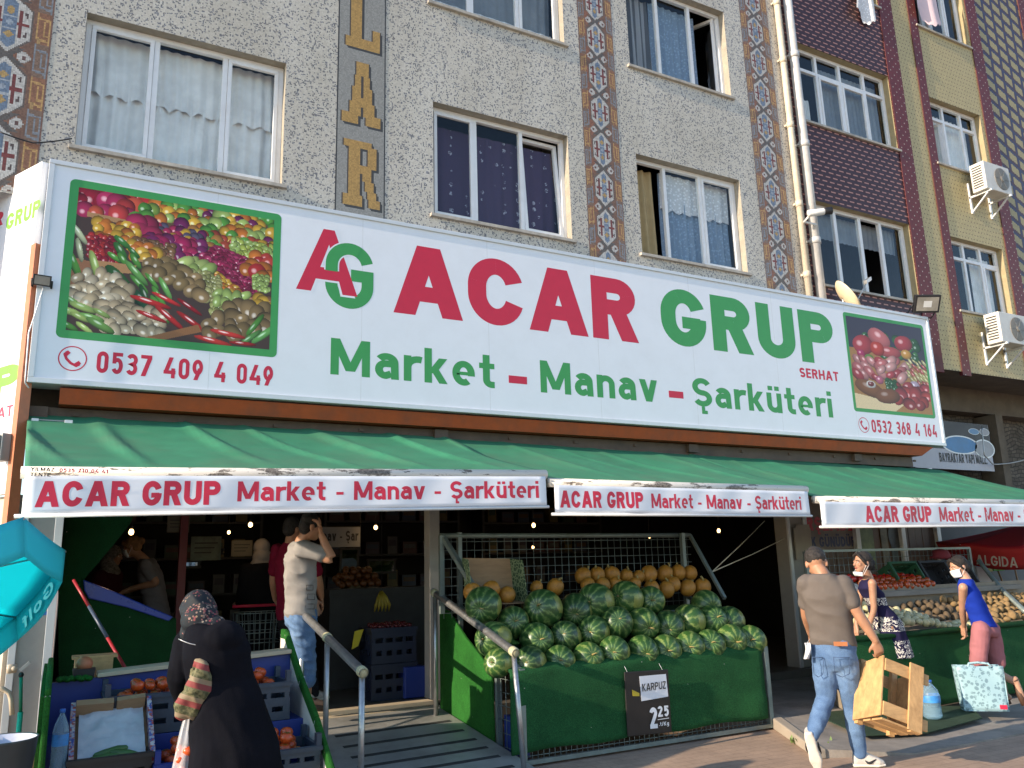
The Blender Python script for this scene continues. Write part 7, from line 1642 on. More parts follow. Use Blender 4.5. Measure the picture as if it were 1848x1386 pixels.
def hair_cap(H, low=-.02, back=1., bulk=1., crop=None, knot=None, name='hair', fringe=False, voxel=.008, seed=1, amp=.006):
    P, A, s = H['P'], H['A'], H['s']; mb = MB()
    mb.ell(P(0, -.026, .045), .080*s*bulk, .086*s*bulk, .083*s*bulk, 22, 14, A)
    mb.ell(P(0, -.050, .030*(1-back)*3), .076*s*bulk, .062*s*bulk, .080*s*bulk*back, 20, 12, A)
    for k in (-1, 1): mb.ell(P(.066*k, .0, .028), .016*s, .040*s, .040*s, 12, 8, A)
    if fringe:
        for k in (-1, 1): limb(mb, [P(.0, .070, .10), P(.045*k, .072, .072), P(.074*k, .035, .02), P(.078*k, .0, -.03)], [.014*s, .017*s, .015*s, .010*s], 8, 4)
    if knot is not None:
        for c, r in knot: mb.ell(P(*c), r*s, r*s*.95, r*s, 12, 8, A)
    return remesh(mb, voxel, name, 2, (amp, 26, 26, seed))
M_SKIN = {}
def skin(name, c):
    m, nt, p = newmat(name, .5, 0, .4); n = tnoise(nt, 14, 4); setc(nt, p, ramp(nt, n, [(.3, tuple(q*.86 for q in c)), (.7, tuple(min(1, q*1.1) for q in c))])); p.inputs['Subsurface Weight'].default_value = .12; p.inputs['Subsurface Radius'].default_value = (.02, .008, .004); p.inputs['Subsurface Scale'].default_value = .5
    M_SKIN[name] = m; return m
SK1 = skin('tanned_skin', (.36, .185, .11)); SK2 = skin('light_skin', (.42, .235, .155)); SK3 = skin('warm_skin', (.38, .205, .13))
M_EYE = mk('eye_white', (.55, .52, .48), .3); M_IRIS = mk('iris', (.02, .012, .008), .2); M_BROW = mk('eyebrow_hair', (.025, .018, .014), .8); M_LIPS = mk('lip_skin', (.30, .085, .075), .45); M_HAIRD = mk('dark_hair', (.012, .009, .008), .75, var=.5, scale=30, sc=(1, 1, .3), bmp=.7, bscale=110); M_HAIRG = mk('greying_dark_hair', (.020, .016, .014), .6, var=.8, scale=70, bmp=.8, bscale=160); M_HAIRB = mk('light_brown_hair', (.22, .11, .04), .55, var=.4, scale=30, bmp=.6, bscale=120)
M_MASK = mk('white_face_mask', (.70, .72, .74), .7, var=.04)
def cloth(name, c, var=.1, bmp=.25, bs=220, rough=.9): return mk(name, c, rough, var=var, scale=5, bmp=bmp, bscale=bs, spec=.06)
def body(J, name_label, cat_group, s, fwd, skinmat, voxel=.008, hands=(), girth=1., feet=True, base=None, leg_r=1., arm_r=1., hd=None):
    """one continuous skin surface"""
    mb = MB(); up = V(0, 0, 1); fw = unit(fwd); rt = np.cross(fw, up)
    hip = (J['hipL']+J['hipR'])/2; nk = J['neck']; sh = (J['shL']+J['shR'])/2; rh = unit(J['hipR']-J['hipL']); rs_ = unit(J['shR']-J['shL'])
    def stn(t, a, b):
        c = hip*(1-t)+sh*t if t <= 1 else sh; r = unit(rh*(1-t)+rs_*t); f = unit(np.cross(up, r)); f = f if f @ fw > 0 else -f
        return (c, r, a*s*girth, f, b*s*girth)
    loft(mb, [stn(-.14, .10, .08), stn(-.05, .155, .105), stn(.10, .165, .112), stn(.35, .138, .10), stn(.6, .150, .108), stn(.85, .165, .105), (sh+up*.01*s, rs_, .13*s, unit(np.cross(up, rs_))*(1 if np.cross(up, rs_) @ fw > 0 else -1), .075*s), ((sh+nk)/2+up*.01*s, rs_, .075*s, fw, .06*s)])
    limb(mb, [sh*.5+nk*.5, nk, J['head']-unit(J.get('headup', up))*.04*s], [.062*s, .056*s, .054*s])
    H = head(mb, J['head'], J.get('headup', up), J['face'], s*(hd or 1.))
    for k in 'LR':
        q = arm_r*s; limb(mb, [J['sh'+k], J['sh'+k]*.45+J['el'+k]*.55, J['el'+k], J['el'+k]*.6+J['wr'+k]*.4, J['wr'+k]], [.056*q, .047*q, .041*q, .040*q, .026*q])
        q = leg_r*s; limb(mb, [J['hip'+k], J['hip'+k]*.5+J['kn'+k]*.5, J['kn'+k], J['kn'+k]*.62+J['an'+k]*.38, J['an'+k]], [.086*q, .076*q, .056*q, .056*q, .036*q])
        if feet: 
            a, t = J['an'+k], J['toe'+k]; hl = a+unit(a-t)*.035*s; limb(mb, [hl-up*.0, a*.5+t*.5, t], [.034*s, .034*s, .024*s])
    for k, d, n_, sd, cu in hands: hand(mb, J['wr'+k], d, n_, sd, cu, s*1.02)
    me = remesh(mb, voxel, 'person', 3)
    me.materials.append(skinmat)
    b0 = base if base is not None else V(hip[0], hip[1], 0)
    me.transform(Matrix.Translation(Vector(-b0))); o = bpy.data.objects.new('person', me); COL.objects.link(o); o.location = tuple(b0); OFF[o.name] = tuple(b0)
    tag(o, name_label, 'person', cat_group); return o, H, stn
def wear(name, root, me, mat):
    me.transform(Matrix.Translation(-Vector(OFF[root.name]))); me.materials.clear()
    for m in (mat if isinstance(mat, list) else [mat]): me.materials.append(m)
    o = bpy.data.objects.new(name, me); COL.objects.link(o); o.parent = root; OFF[o.name] = OFF[root.name]; return o
def shirt(root, J, s, stn, mat, sleeve=.55, hem=-.08, g=1.0, voxel=.009, neck=.035, folds=(.010, 5, 11, 1), name='t_shirt', flare=1., sl_r=.93):
    mb = MB(); up = V(0, 0, 1); sh = (J['shL']+J['shR'])/2; rs_ = unit(J['shR']-J['shL']); fw = stn(.5, 1, 1)[3]
    S_ = [stn(hem, .172*g*flare, .122*g*flare)]+([stn(.10, .172*g, .125*g)] if hem < .08 else [])+[stn(.35, .160*g, .118*g), stn(.6, .168*g, .124*g), stn(.85, .180*g, .122*g), (sh+up*.015*s, rs_, .150*s*g, fw, .092*s*g), ((sh+J['neck'])/2+up*neck*s, rs_, .080*s, fw, .070*s)]
    loft(mb, S_)
    if sleeve:
        for k in 'LR':
            a, b = J['sh'+k], J['el'+k]; e = a+(b-a)*sleeve; limb(mb, [a, (a+e)/2, e], [.074*s*g*sl_r, .070*s*g*sl_r, .066*s*g*sl_r])
    return wear(name, root, remesh(mb, voxel, name, 9, folds), mat)
def trousers(root, J, s, stn, mat, reach=1., g=1.0, voxel=.009, folds=(.009, 7, 16, 4), top=.12, taper=1., name='trousers'):
    mb = MB(); loft(mb, [stn(-.17, .10*g, .09*g), stn(-.08, .165*g, .122*g), stn(.02, .172*g, .125*g), stn(top, .168*g, .118*g)])
    for k in 'LR':
        h, kn, an = J['hip'+k], J['kn'+k], J['an'+k]
        if reach <= 1.: e = kn+(an-kn)*max(0, reach*2-1) if reach > .5 else h+(kn-h)*reach*2
        r_e = (.060 if reach < .9 else .052)*s*g*taper
        pts = [h, h*.5+kn*.5, kn, e] if reach > .55 else [h, h*.5+e*.5, e]; rr = [.098*s*g, .092*s*g, .072*s*g, r_e] if reach > .55 else [.098*s*g, .095*s*g, .088*s*g]
        if reach > .8: pts.insert(3, kn*.5+e*.5); rr.insert(3, .070*s*g)
        limb(mb, pts, rr)
    return wear(name, root, remesh(mb, voxel, name, 3, folds), mat)
def shoe(root, heel, toe, mat, sole, s=1., up=(0, 0, 1), name='shoe', mark=None):
    heel, toe = np.array(heel, float), np.array(toe, float); d = unit(toe-heel); L = np.linalg.norm(toe-heel); u = unit(np.array(up)-d*(np.array(up) @ d)); t = np.cross(d, u)
    mb = MB(); loft(mb, [(heel+u*.050*s, t, .030*s, u, .045*s), (heel+d*L*.10+u*.060*s, t, .036*s, u, .058*s), (heel+d*L*.30+u*.066*s, t, .037*s, u, .060*s), (heel+d*L*.55+u*.050*s, t, .042*s, u, .042*s), (heel+d*L*.8+u*.038*s, t, .044*s, u, .030*s), (heel+d*L*.97+u*.030*s, t, .026*s, u, .018*s)], 20)
    o = wear(name, root, remesh(mb, .006, name, 4), mat)
    mb = MB(); loft(mb, [(heel-d*.008+u*.014*s, t, .028*s, u, .014*s), (heel+d*L*.12+u*.014*s, t, .038*s, u, .014*s), (heel+d*L*.45+u*.014*s, t, .038*s, u, .014*s), (heel+d*L*.75+u*.014*s, t, .047*s, u, .014*s), (heel+d*L*1.0+u*.018*s, t, .026*s, u, .012*s)], 18)
    me = remesh(mb, .006, 'sole', 2); so = wear('sole', root, me, sole); so.parent = o
    if mark is not None:
        for sd in (-1, 1):
            mb = MB(); q = heel+u*.05*s+t*sd*.0445*s; mb.tube([q+d*L*.68+u*.012*s, q+d*L*.50-u*.012*s, q+d*L*.40-u*.014*s, q+d*L*.33+u*.004*s], [.003, .010, .008, .003], 6); k = mb.build('side_mark', mark, o)
    return o
def mask_on(H, root, low=False):
    P, s = H['P'], H['s']; n = 14; G = np.zeros((7, n, 3)); z1, z0 = (-.018, -.105) if not low else (-.106, -.150)
    for i in range(7):
        for j in range(n):
            u = j/(n-1)*2-1; v = i/6; a = u*1.25; r = .098+.012*math.sin(v*math.pi)-(.02*v if not low else .03*v); G[i, j] = P(.078*math.sin(a)*(1-.12*v), .022+(r-.02)*math.cos(a)+(.004 if abs(u) < .3 else 0)*(1-v)*2, z1+(z0-z1)*v)
    mb = MB(); mb.grid(G)
    m = mb.build('face_mask', M_MASK, root, solid=.003)
    mb = MB()
    for k in (-1, 1): mb.tube([P(.072*k, .045, (z1+.0)), P(.082*k, .0, -.0), P(.084*k, -.022, -.02), P(.074*k, .04, z0+.02)], .0022*s, 5)
    mb.build('ear_loop', M_MASK, m)

# ---------------------------------------------------------------- man walking with a wooden crate
D0 = 6.52
a_ = lambda x, y, d: atd(x, y, d)
J = dict(head=a_(1473, 1017, D0+.10), neck=a_(1484, 1036, D0+.02), shL=a_(1455, 1052, D0+.05), shR=a_(1522, 1054, D0-.05), elL=a_(1455, 1108, D0+.16), wrL=a_(1464, 1146, D0+.30), elR=a_(1548, 1106, D0-.12), wrR=a_(1580, 1156, D0-.19),
         hipL=a_(1488, 1186, D0+.04), hipR=a_(1525, 1187, D0-.03), knL=a_(1490, 1259, D0+.03), anL=a_(1467, 1326, D0-.15), toeL=a_(1474, 1378, D0-.06), knR=a_(1538, 1273, D0+.02), anR=a_(1551, 1358, D0+.02))
heelR, toeR = at(1541, 1384, 2, .0), at(1598, 1384, 2, .0); J['toeR'] = toeR+V(0, 0, .03)
F1 = unit(V(.78, .62, 0)); J['headup'] = V(0, 0, .80)+F1*.55-np.cross(F1, V(0, 0, 1))*.16; J['face'] = F1*.9-V(0, 0, .5)-np.cross(F1, V(0, 0, 1))*.12
man, H, stn = body(J, 'man in charcoal t-shirt and blue jeans walking away with a wooden crate in his hand', None, 1.0, F1, SK1, .0075,
    hands=[('R', V(.30, .0, -1), V(.5, .85, 0), -1, 1.0), ('L', V(.4, .3, -.8), V(1, 0, 0), 1, .5)], feet=False, arm_r=1.05)
shirt(man, J, 1.0, stn, cloth('charcoal_jersey', (.125, .108, .098), .08), sleeve=.62, hem=.17, g=1.0, folds=(.013, 5, 7, 2))
m, nt, p_ = newmat('washed_denim', .85, 0, .15); n_ = tnoise(nt, 3.2, 5, .6); f_ = tnoise(nt, 160, 3); c_ = ramp(nt, n_, [(.32, (.065, .125, .25)), (.55, (.12, .205, .36)), (.75, (.24, .34, .47))]); setc(nt, p_, mix(nt, 1., c_, ramp(nt, f_, [(.3, (.8, .8, .8)), (.7, (1.15, 1.15, 1.15))]), 'MULTIPLY')); nt.links.new(bump(nt, f_, .3, .005), p_.inputs['Normal']); M_DENIM = m
jn = trousers(man, J, 1.0, stn, M_DENIM, 1.0, .98, taper=.96, folds=(.0075, 10, 11, 5), top=.25)
rt1 = np.cross(F1, V(0, 0, 1)); bc = (J['hipL']+J['hipR'])/2+V(0, 0, .098)
M_LEATH = mk('tan_leather', (.30, .10, .03), .5)
mb = MB(); n = 40
for i in range(n):
    a0, a1 = 2*math.pi*i/n, 2*math.pi*(i+1)/n; q = lambda a, z: bc+rt1*.174*math.cos(a)+F1*.128*math.sin(a)+V(0, 0, z)
    mb.quad(q(a0, -.018), q(a1, -.018), q(a1, .018), q(a0, .018))
mb.build('belt', mk('dark_belt', (.03, .025, .025), .5), man, solid=.004)
lp = a_(1517, 1162, D0-.17); mb = MB(); mb.obox(lp, rt1, F1, (0, 0, 1), .10, .008, .032); mb.build('leather_patch', M_LEATH, man)
mb = MB()
for x0, x1 in ((1466, 1486), (1504, 1534)):
    for (p, q) in (((x0, 1186), (x1, 1187)), ((x0, 1186), (x0+3, 1216)), ((x1, 1187), (x1-1, 1216)), ((x0+3, 1216), ((x0+x1)/2+1, 1222)), ((x1-1, 1216), ((x0+x1)/2+1, 1222))): mb.tube([a_(*p, D0-.155+(.0 if p[0] > 1500 else .075)), a_(*q, D0-.150+(.0 if p[0] > 1500 else .075))], .0025, 5)
mb.build('pocket_seam', mk('denim_seam', (.05, .09, .18), .9), man)
me = hair_cap(H, bulk=1.0, back=.72, voxel=.006, seed=3, amp=.005); wear('hair', man, me, M_HAIRG)
M_SHOEW = mk('pale_sneaker_mesh', (.50, .47, .44), .7, var=.06, bmp=.3, bscale=200); M_SOLE = mk('white_sole', (.66, .62, .56), .55, dirt=(.35, .3, .25), dirt_amt=.5)
shoe(man, heelR, toeR, M_SHOEW, M_SOLE, 1.05, mark=M_BLACK)
hl, tl = a_(1459, 1326, D0-.20), at(1477, 1392, 2, .012); shoe(man, hl, tl, M_SHOEW, M_SOLE, 1.05, up=unit(F1*1.0+V(0, 0, .25)), mark=M_BLACK)
t = thing('face_mask', 'white face mask dangling from the hand of the man with the crate', 'face mask', tuple(a_(1457, 1172, D0+.10))); G = np.zeros((8, 6, 3))
for i in range(8):
    for j in range(6): G[i, j] = a_(1452+j*2.0+2*math.sin(i*.6), 1160+i*4.2, D0-.02+.03*math.sin(j*.9+i*.4))
mb = MB(); mb.grid(G); mb.build('mask_cloth', M_MASK, t, solid=.003); mb = MB(); mb.tube([a_(1456, 1161, D0), a_(1462, 1152, D0+.2), J['wrL']], .002, 5); mb.build('ear_loop', M_MASK, t)
# the crate: long side towards us, open slatted bottom, tilted in his hand
t = thing('wooden_crate', 'raw wooden fruit crate with open slatted frame carried by the walking man', 'wooden crate', tuple(a_(1600, 1240, D0-.15)))
A0 = V(5.6106, 4.4943, .8781); vU = V(.8942, -.2509, -.3706); vD = V(-.4103, -.1286, -.9029); vW = V(.1789, .9594, -.2179)
Lh = .461; Lw = .334; Ld = .316
K_ = lambda u, v, w: A0+vU*u+vD*v+vW*w
def board(mb, u0, u1, v0, v1, w0, w1): mb.hexa([K_(u0, v0, w0), K_(u1, v0, w0), K_(u1, v1, w0), K_(u0, v1, w0)], [K_(u0, v0, w1), K_(u1, v0, w1), K_(u1, v1, w1), K_(u0, v1, w1)])
th = .014
mb = MB(); pc = [(0.0, .0), (.0, Lh*.97), (Ld, Lh*1.0), (Ld, .085), (Ld-.04, .03)]; mb.prism([K_(-.001, v, w) for w, v in pc], vU*-th); mb.build('end_board', M_WOODV, t, bevel=.002)
mb = MB(); mb.prism([K_(Lw, v, w) for w, v in pc], vU*th); mb.build('end_board', M_WOODV, t, bevel=.002)
for u0, u1, v0, v1, w0, w1 in ((0, Lw, .02, .11, -th, -.001), (0, Lw, Lh-.12, Lh-.02, -th, -.001), (0, Lw, .03, .12, Ld+.001, Ld+th), (0, Lw, Lh-.10, Lh-.0, Ld+.001, Ld+th)):
    mb = MB(); board(mb, u0, u1, v0, v1, w0, w1); mb.build('slat', M_WOODC, t, bevel=.002)
for u0, u1, w0, w1 in ((Lw-.13, Lw-.01, -.030, -th-.001), (Lw-.085, Lw-.001, .0, .04), (Lw-.05, Lw-.001, Ld-.04, Ld-.001), (.001, .05, Ld-.04, Ld-.001)):
    mb = MB(); board(mb, u0, u1, -.015, Lh+.02, w0, w1); mb.build('corner_post', M_WOODV, t, bevel=.002)
for v0, v1 in ((Lh-.001, Lh+.013), ):
    for w0, w1 in ((.0, .11), (.13, .21)): mb = MB(); board(mb, .0, Lw, v0, v1, w0, w1); mb.build('slat', M_WOODC, t, bevel=.002)
mb = MB(); board(mb, Lw+.015, Lw+.06, .02, .10, .0, .02); board(mb, Lw+.015, Lw+.06, Lh-.10, Lh-.02, .0, .02); mb.build('slat', M_WOODC, t, bevel=.002)

# ---------------------------------------------------------------- girl in the navy patterned dress
D1 = 8.62; s1 = .90; LF = -C_RT*.88-V(C_FWD[0], C_FWD[1], 0)*.25; LF = unit(V(LF[0], LF[1], 0))
BF = unit(V(-.55, .80, 0))       # body turned to the stall, seen from behind the left shoulder
J = dict(head=a_(1556, 1016, D1), neck=a_(1567, 1043, D1+.01), shL=a_(1557, 1053, D1+.12), shR=a_(1574, 1052, D1-.14), elL=a_(1550, 1090, D1+.10), wrL=a_(1545, 1128, D1+.02), elR=a_(1577, 1099, D1-.17), wrR=a_(1565, 1142, D1-.16),
         hipL=a_(1597, 1131, D1+.08), hipR=a_(1606, 1131, D1-.10), knL=a_(1602, 1200, D1+.07), anL=a_(1600, 1256, D1+.08), knR=a_(1606, 1203, D1-.08), anR=a_(1610, 1262, D1-.08))
for k in 'LR': J['toe'+k] = J['an'+k]+LF*.15-V(0, 0, .03)
J['headup'] = V(0, 0, 1)-LF*.12; J['face'] = LF-V(0, 0, .22)
girl, H, stn = body(J, 'girl in sleeveless navy dress with white swirls and mask pulled under her chin', None, s1, unit(V(LF[0]*.9+C_FWD[0]*.5, LF[1]*.9+C_FWD[1]*.5, 0)), SK3, .0075, hands=[('R', V(-.15, 0, -1), -LF*.3+V(C_FWD[0], C_FWD[1], 0), 1, .5), ('L', V(-.2, 0, -1), V(1, 0, 0), -1, .4)], girth=.86, leg_r=.82, arm_r=.84, hd=1.04)
face_parts(H, girl); wear('hair', girl, hair_cap(H, bulk=1.04, fringe=True, knot=[((0, -.115, .01), .045), ((0.01, -.135, -.035), .035)], seed=6), M_HAIRD); mask_on(H, girl, True)
m, nt, p_ = newmat('navy_swirl_print', .85, 0, .15); g_ = N(nt, 'ShaderNodeNewGeometry'); s_ = N(nt, 'ShaderNodeSeparateXYZ'); nt.links.new(g_.outputs['Position'], s_.inputs[0])
nv_ = N(nt, 'ShaderNodeTexNoise'); nv_.inputs['Scale'].default_value = 15; nv_.inputs['Detail'].default_value = 1.0; nv_.inputs['Distortion'].default_value = 1.2; nt.links.new(g_.outputs['Position'], nv_.inputs['Vector'])
w_ = math_(nt, 'LESS_THAN', math_(nt, 'ABSOLUTE', math_(nt, 'SUBTRACT', math_(nt, 'FRACT', math_(nt, 'MULTIPLY', nv_.outputs[0], 5.5)), .5)), .20)
def zb(z0, z1): return math_(nt, 'MULTIPLY', math_(nt, 'GREATER_THAN', s_.outputs[2], z0), math_(nt, 'LESS_THAN', s_.outputs[2], z1))
zt_ = [at(1600, y, 1, J['hipR'][1])[2] for y in (1184, 1157, 1140, 1113, 1092, 1078, 1058)]
bands = math_(nt, 'MAXIMUM', math_(nt, 'MAXIMUM', zb(zt_[0]-.05, zt_[1]), zb(zt_[2], zt_[3])), zb(zt_[4], zt_[5]))
setc(nt, p_, mix(nt, math_(nt, 'MULTIPLY', w_, bands), (.016, .014, .048), (.58, .56, .52)))
mb = MB(); sh = (J['shL']+J['shR'])/2; hip = (J['hipL']+J['hipR'])/2; rr_ = unit(J['shR']-J['shL']); ff = unit(np.cross(V(0, 0, 1), rr_))
wa = a_(1584, 1094, D1); hm = a_(1611, 1186, D1)
loft(mb, [(hm, rr_, .22*s1*1.05, ff, .22*s1), (hm*.5+hip*.5+V(0, 0, .03), rr_, .20*s1, ff, .185*s1), (hip+V(0, 0, .05), rr_, .172*s1, ff, .150*s1), (wa, rr_, .128*s1, ff, .105*s1), (wa*.45+sh*.55, rr_, .145*s1, ff, .122*s1), (sh-V(0, 0, .05), rr_, .145*s1, ff, .105*s1), (sh+V(0, 0, .01), rr_, .130*s1, ff, .075*s1), (sh*.6+J['neck']*.4+V(0, 0, .012), rr_, .080*s1, ff, .062*s1)])
wear('dress', girl, remesh(mb, .009, 'dress', 2, (.010, 9, 3, 7)), m)
M_SANDAL = mk('brown_sandal', (.07, .035, .02), .6)
def sandal(root, an, toe, s=1.):
    d = unit(toe-an); mb = MB(); mb.tube([an-d*.05*s-V(0, 0, .045*s), an+d*.08*s-V(0, 0, .04*s), toe+d*.03-V(0, 0, .03*s)], [.030*s, .038*s, .030*s], 12); mb.tube([an+d*.07*s+V(0, 0, .03*s), an+d*.075*s-V(0, 0, .04*s)], .03*s, 10); mb.tube([an-d*.02, an+V(0, 0, .012)], .043*s, 12); mb.build('sandal', M_SANDAL, root)
for k in 'LR': sandal(girl, J['an'+k], J['toe'+k], .85)

# ---------------------------------------------------------------- woman in blue leaning on the stall
D2 = 8.50; s2 = .93
J = dict(head=a_(1730, 1024, D2+.12), neck=a_(1744, 1047, D2+.05), shL=a_(1752, 1060, D2+.20), shR=a_(1738, 1060, D2-.08), elR=a_(1737, 1103, D2+.08), wrR=a_(1740, 1132, D2+.20), elL=a_(1748, 1095, D2+.36), wrL=a_(1740, 1126, D2+.42),
         hipR=a_(1770, 1136, D2-.10), hipL=a_(1788, 1136, D2+.07), knR=a_(1765, 1197, D2-.12), anR=a_(1834, 1232, D2-.28), knL=a_(1800, 1199, D2+.0), anL=a_(1814, 1260, D2-.10))
J['toeR'] = a_(1846, 1262, D2-.34); J['toeL'] = J['anL']+V(-.10, .12, -.05)
LW = unit(-C_RT*.75+V(C_FWD[0], C_FWD[1], 0)*.55); J['headup'] = V(0, 0, 1)+LW*.25; J['face'] = unit(-C_RT*.95-V(C_FWD[0], C_FWD[1], 0)*.10)-V(0, 0, .18)
wom, H, stn = body(J, 'woman in royal blue top, pink shorts and white mask leaning on vegetable stall', None, s2, LW, SK2, .0075, hands=[('R', V(.25, .1, -1), unit(LW), 1, .7), ('L', V(0, .2, -1), V(1, 0, 0), -1, .4)], girth=.92, leg_r=.90, arm_r=.86)
face_parts(H, wom, False); wear('hair', wom, hair_cap(H, bulk=1.05, fringe=True, knot=[((0, -.11, .0), .05)], seed=9), M_HAIRD); mask_on(H, wom)
shirt(wom, J, s2, stn, cloth('royal_blue_cotton', (.012, .035, .30)), sleeve=.0, hem=.06, g=.95, flare=1.08, folds=(.008, 5, 8, 3), name='sleeveless_top', neck=.05)
trousers(wom, J, s2, stn, cloth('dusty_pink_cotton', (.33, .135, .15)), .47, .98, folds=(.006, 8, 10, 6), top=.13, name='shorts')
for k in 'LR': sandal(wom, J['an'+k], J['toe'+k], .9)
# shopping bag and water canister on the raised pavement
t = thing('shopping_bag', 'pale turquoise shopping bag with grey leaf print standing by the woman in blue', 'bag', tuple(at(1775, 1290, 2, .09)))
m, nt, p_ = newmat('leaf_print_bag', .5); v = N(nt, 'ShaderNodeTexVoronoi'); v.inputs['Scale'].default_value = 27; tc = N(nt, 'ShaderNodeTexCoord'); nt.links.new(vmath(nt, 'ADD', tc.outputs['Object'], None), v.inputs['Vector']); wn_ = tnoise(nt, 30, 4, .7)
setc(nt, p_, mix(nt, math_(nt, 'MULTIPLY', math_(nt, 'LESS_THAN', v.outputs['Distance'], .44), math_(nt, 'GREATER_THAN', wn_, .44)), (.30, .46, .52), (.15, .25, .30))); M_BAGP = m
q0, q1 = at(1740, 1285, 2, .085), at(1817, 1294, 2, .075); bx = unit(q1-q0); bx = V(bx[0], bx[1], 0); q0 = at(1742, 1287, 2, .09); dW = (q0-CAM) @ C_FWD; bxx = unit(C_RT*1.0+V(C_FWD[0], C_FWD[1], 0)*-.25); bxx = unit(V(bxx[0], bxx[1], 0)); bn = V(-bxx[1], bxx[0], 0); wB_ = .40; hB2 = .42
q0 = q0+V(0, 0, .02)
pt = lambda a, b, c: q0+bxx*a*wB_+bn*b*.15+V(0, 0, c*hB2)-bxx*.03*c*(1-a)
mb = MB(); G = lambda f: np.array([[f(i/10, j/10) for i in range(11)] for j in range(11)])
mb.grid(G(lambda u, v: pt(u, 0, v)+bn*.012*math.sin(u*6+v*4))); mb.grid(G(lambda u, v: pt(u, 1, v)+bn*.012*math.sin(u*5+v*3))); mb.grid(G(lambda u, v: pt(1, u, v)-bxx*.02*math.sin(math.pi*u))); mb.grid(G(lambda u, v: pt(0, u, v)+bxx*.02*math.sin(math.pi*u))); mb.grid(G(lambda u, v: pt(u, v, 0))); mb.build('bag_body', M_BAGP, t, solid=.003)
mb = MB(); mb.quad(pt(.79, -.09, .05), pt(.95, -.09, .05), pt(.95, -.09, .145), pt(.79, -.09, .145)); mb.build('printed_logo', M_RED, t, solid=.002)
mb = MB(); mb.tube([pt(.25, 0, .98), pt(.3, .1, 1.06), pt(.5, .15, 1.08), pt(.7, .1, 1.06), pt(.75, 0, .98)], .012, 8); mb.build('bag_handle', M_BAGP, t)
c = at(1684, 1297, 2, .09); bottle((c[0], c[1], .092), .085, .35, 'large blue five litre water canister standing behind the carried crate', True, 'water_canister')

# ---------------------------------------------------------------- man in grey t-shirt holding his head in the entrance
D3 = 7.52; s3 = 1.03; RF = unit(V(C_RT[0], C_RT[1], 0)*.86+V(C_FWD[0], C_FWD[1], 0)*.50)
J = dict(head=a_(562, 951, D3), neck=a_(545, 975, D3+.02), shL=a_(536, 993, D3+.20), shR=a_(548, 992, D3-.17), elR=a_(597, 1008, D3-.20), wrR=a_(580, 966, D3-.15), elL=a_(540, 1046, D3+.28), wrL=a_(566, 1080, D3+.25),
         hipL=a_(545, 1116, D3+.10), hipR=a_(542, 1116, D3-.10), knL=a_(550, 1195, D3+.10), anL=a_(545, 1262, D3+.14), knR=a_(553, 1196, D3-.08), anR=a_(553, 1264, D3-.06))
for k in 'LR': J['toe'+k] = J['an'+k]+RF*.17-V(0, 0, .05)
J['headup'] = V(0, 0, 1)+RF*.22; J['face'] = RF-V(0, 0, .28)
dm, H, stn = body(J, 'man in light grey t-shirt and denim shorts holding his head above the ramp', None, s3, RF, SK1, .0075, hands=[('R', V(-.22, .0, 1), -RF*.9-C_RT*.3, 1, .55), ('L', V(.2, 0, -1), V(0, -1, 0), -1, .4)], feet=True, girth=.98, arm_r=1.05)
face_parts(H, dm); wear('hair', dm, hair_cap(H, bulk=.99, voxel=.006, seed=12, amp=.003), M_HAIRD)
ts = shirt(dm, J, s3, stn, cloth('light_grey_jersey', (.25, .24, .235), .06), sleeve=.58, hem=.01, g=1.12, folds=(.019, 6, 8, 8))
mb = MB()
for k, (x0, y0, w_, h_) in enumerate(((553, 1056, 12, 9), (555, 1072, 13, 10), (551, 1090, 16, 9), (545, 1010, 12, 5))):
    P4 = [a_(x0, y0, D3-.165), a_(x0+w_, y0, D3-.14), a_(x0+w_, y0+h_, D3-.14), a_(x0, y0+h_, D3-.165)]
    for i in range(4): mb.tube([P4[i], P4[(i+1) % 4]], .0025, 5)
mb.build('shirt_print', M_BLACK, dm)
trousers(dm, J, s3, stn, M_DENIM, .72, 1.10, taper=1.2, folds=(.013, 8, 12, 9), top=.13, name='denim_shorts')
for k in 'LR': sandal(dm, J['an'+k], J['toe'+k], 1.)

# ---------------------------------------------------------------- customer in burgundy behind him
D4 = 8.45; s4 = 1.0; BFw = unit(V(C_RT[0], C_RT[1], 0)*.55+V(C_FWD[0], C_FWD[1], 0)*.8)
J = dict(head=a_(529, 955, D4), neck=a_(524, 977, D4), shL=a_(502, 994, D4+.1), shR=a_(560, 994, D4-.1), elL=a_(494, 1046, D4+.1), wrL=a_(497, 1082, D4+.22), elR=a_(574, 1046, D4-.05), wrR=a_(580, 1078, D4+.05),
         hipL=a_(520, 1118, D4+.06), hipR=a_(548, 1118, D4-.06), knL=a_(524, 1190, D4+.05), anL=a_(526, 1248, D4+.06), knR=a_(555, 1190, D4-.05), anR=a_(566, 1250, D4-.05))
for k in 'LR': J['toe'+k] = J['an'+k]+BFw*.17-V(0, 0, .05)
J['headup'] = V(0, 0, 1)+BFw*.1; J['face'] = BFw-V(0, 0, .15)
bm, H, stn = body(J, 'stocky man in burgundy t-shirt standing behind the man holding his head', None, s4, BFw, SK1, .009, hands=[('L', V(.3, .3, -.7), V(1, 0, 0), 1, .8), ('R', V(.2, .2, -1), V(-1, 0, 0), -1, .5)], girth=1.1, arm_r=1.1)
wear('hair', bm, hair_cap(H, bulk=1.0, voxel=.008, seed=15, amp=.003), M_HAIRD); shirt(bm, J, s4, stn, cloth('burgundy_jersey', (.16, .010, .028)), sleeve=.7, hem=.0, g=1.12, folds=(.010, 5, 9, 4)); trousers(bm, J, s4, stn, cloth('dark_trousers', (.02, .02, .024)), 1.0, 1.05, top=.1)
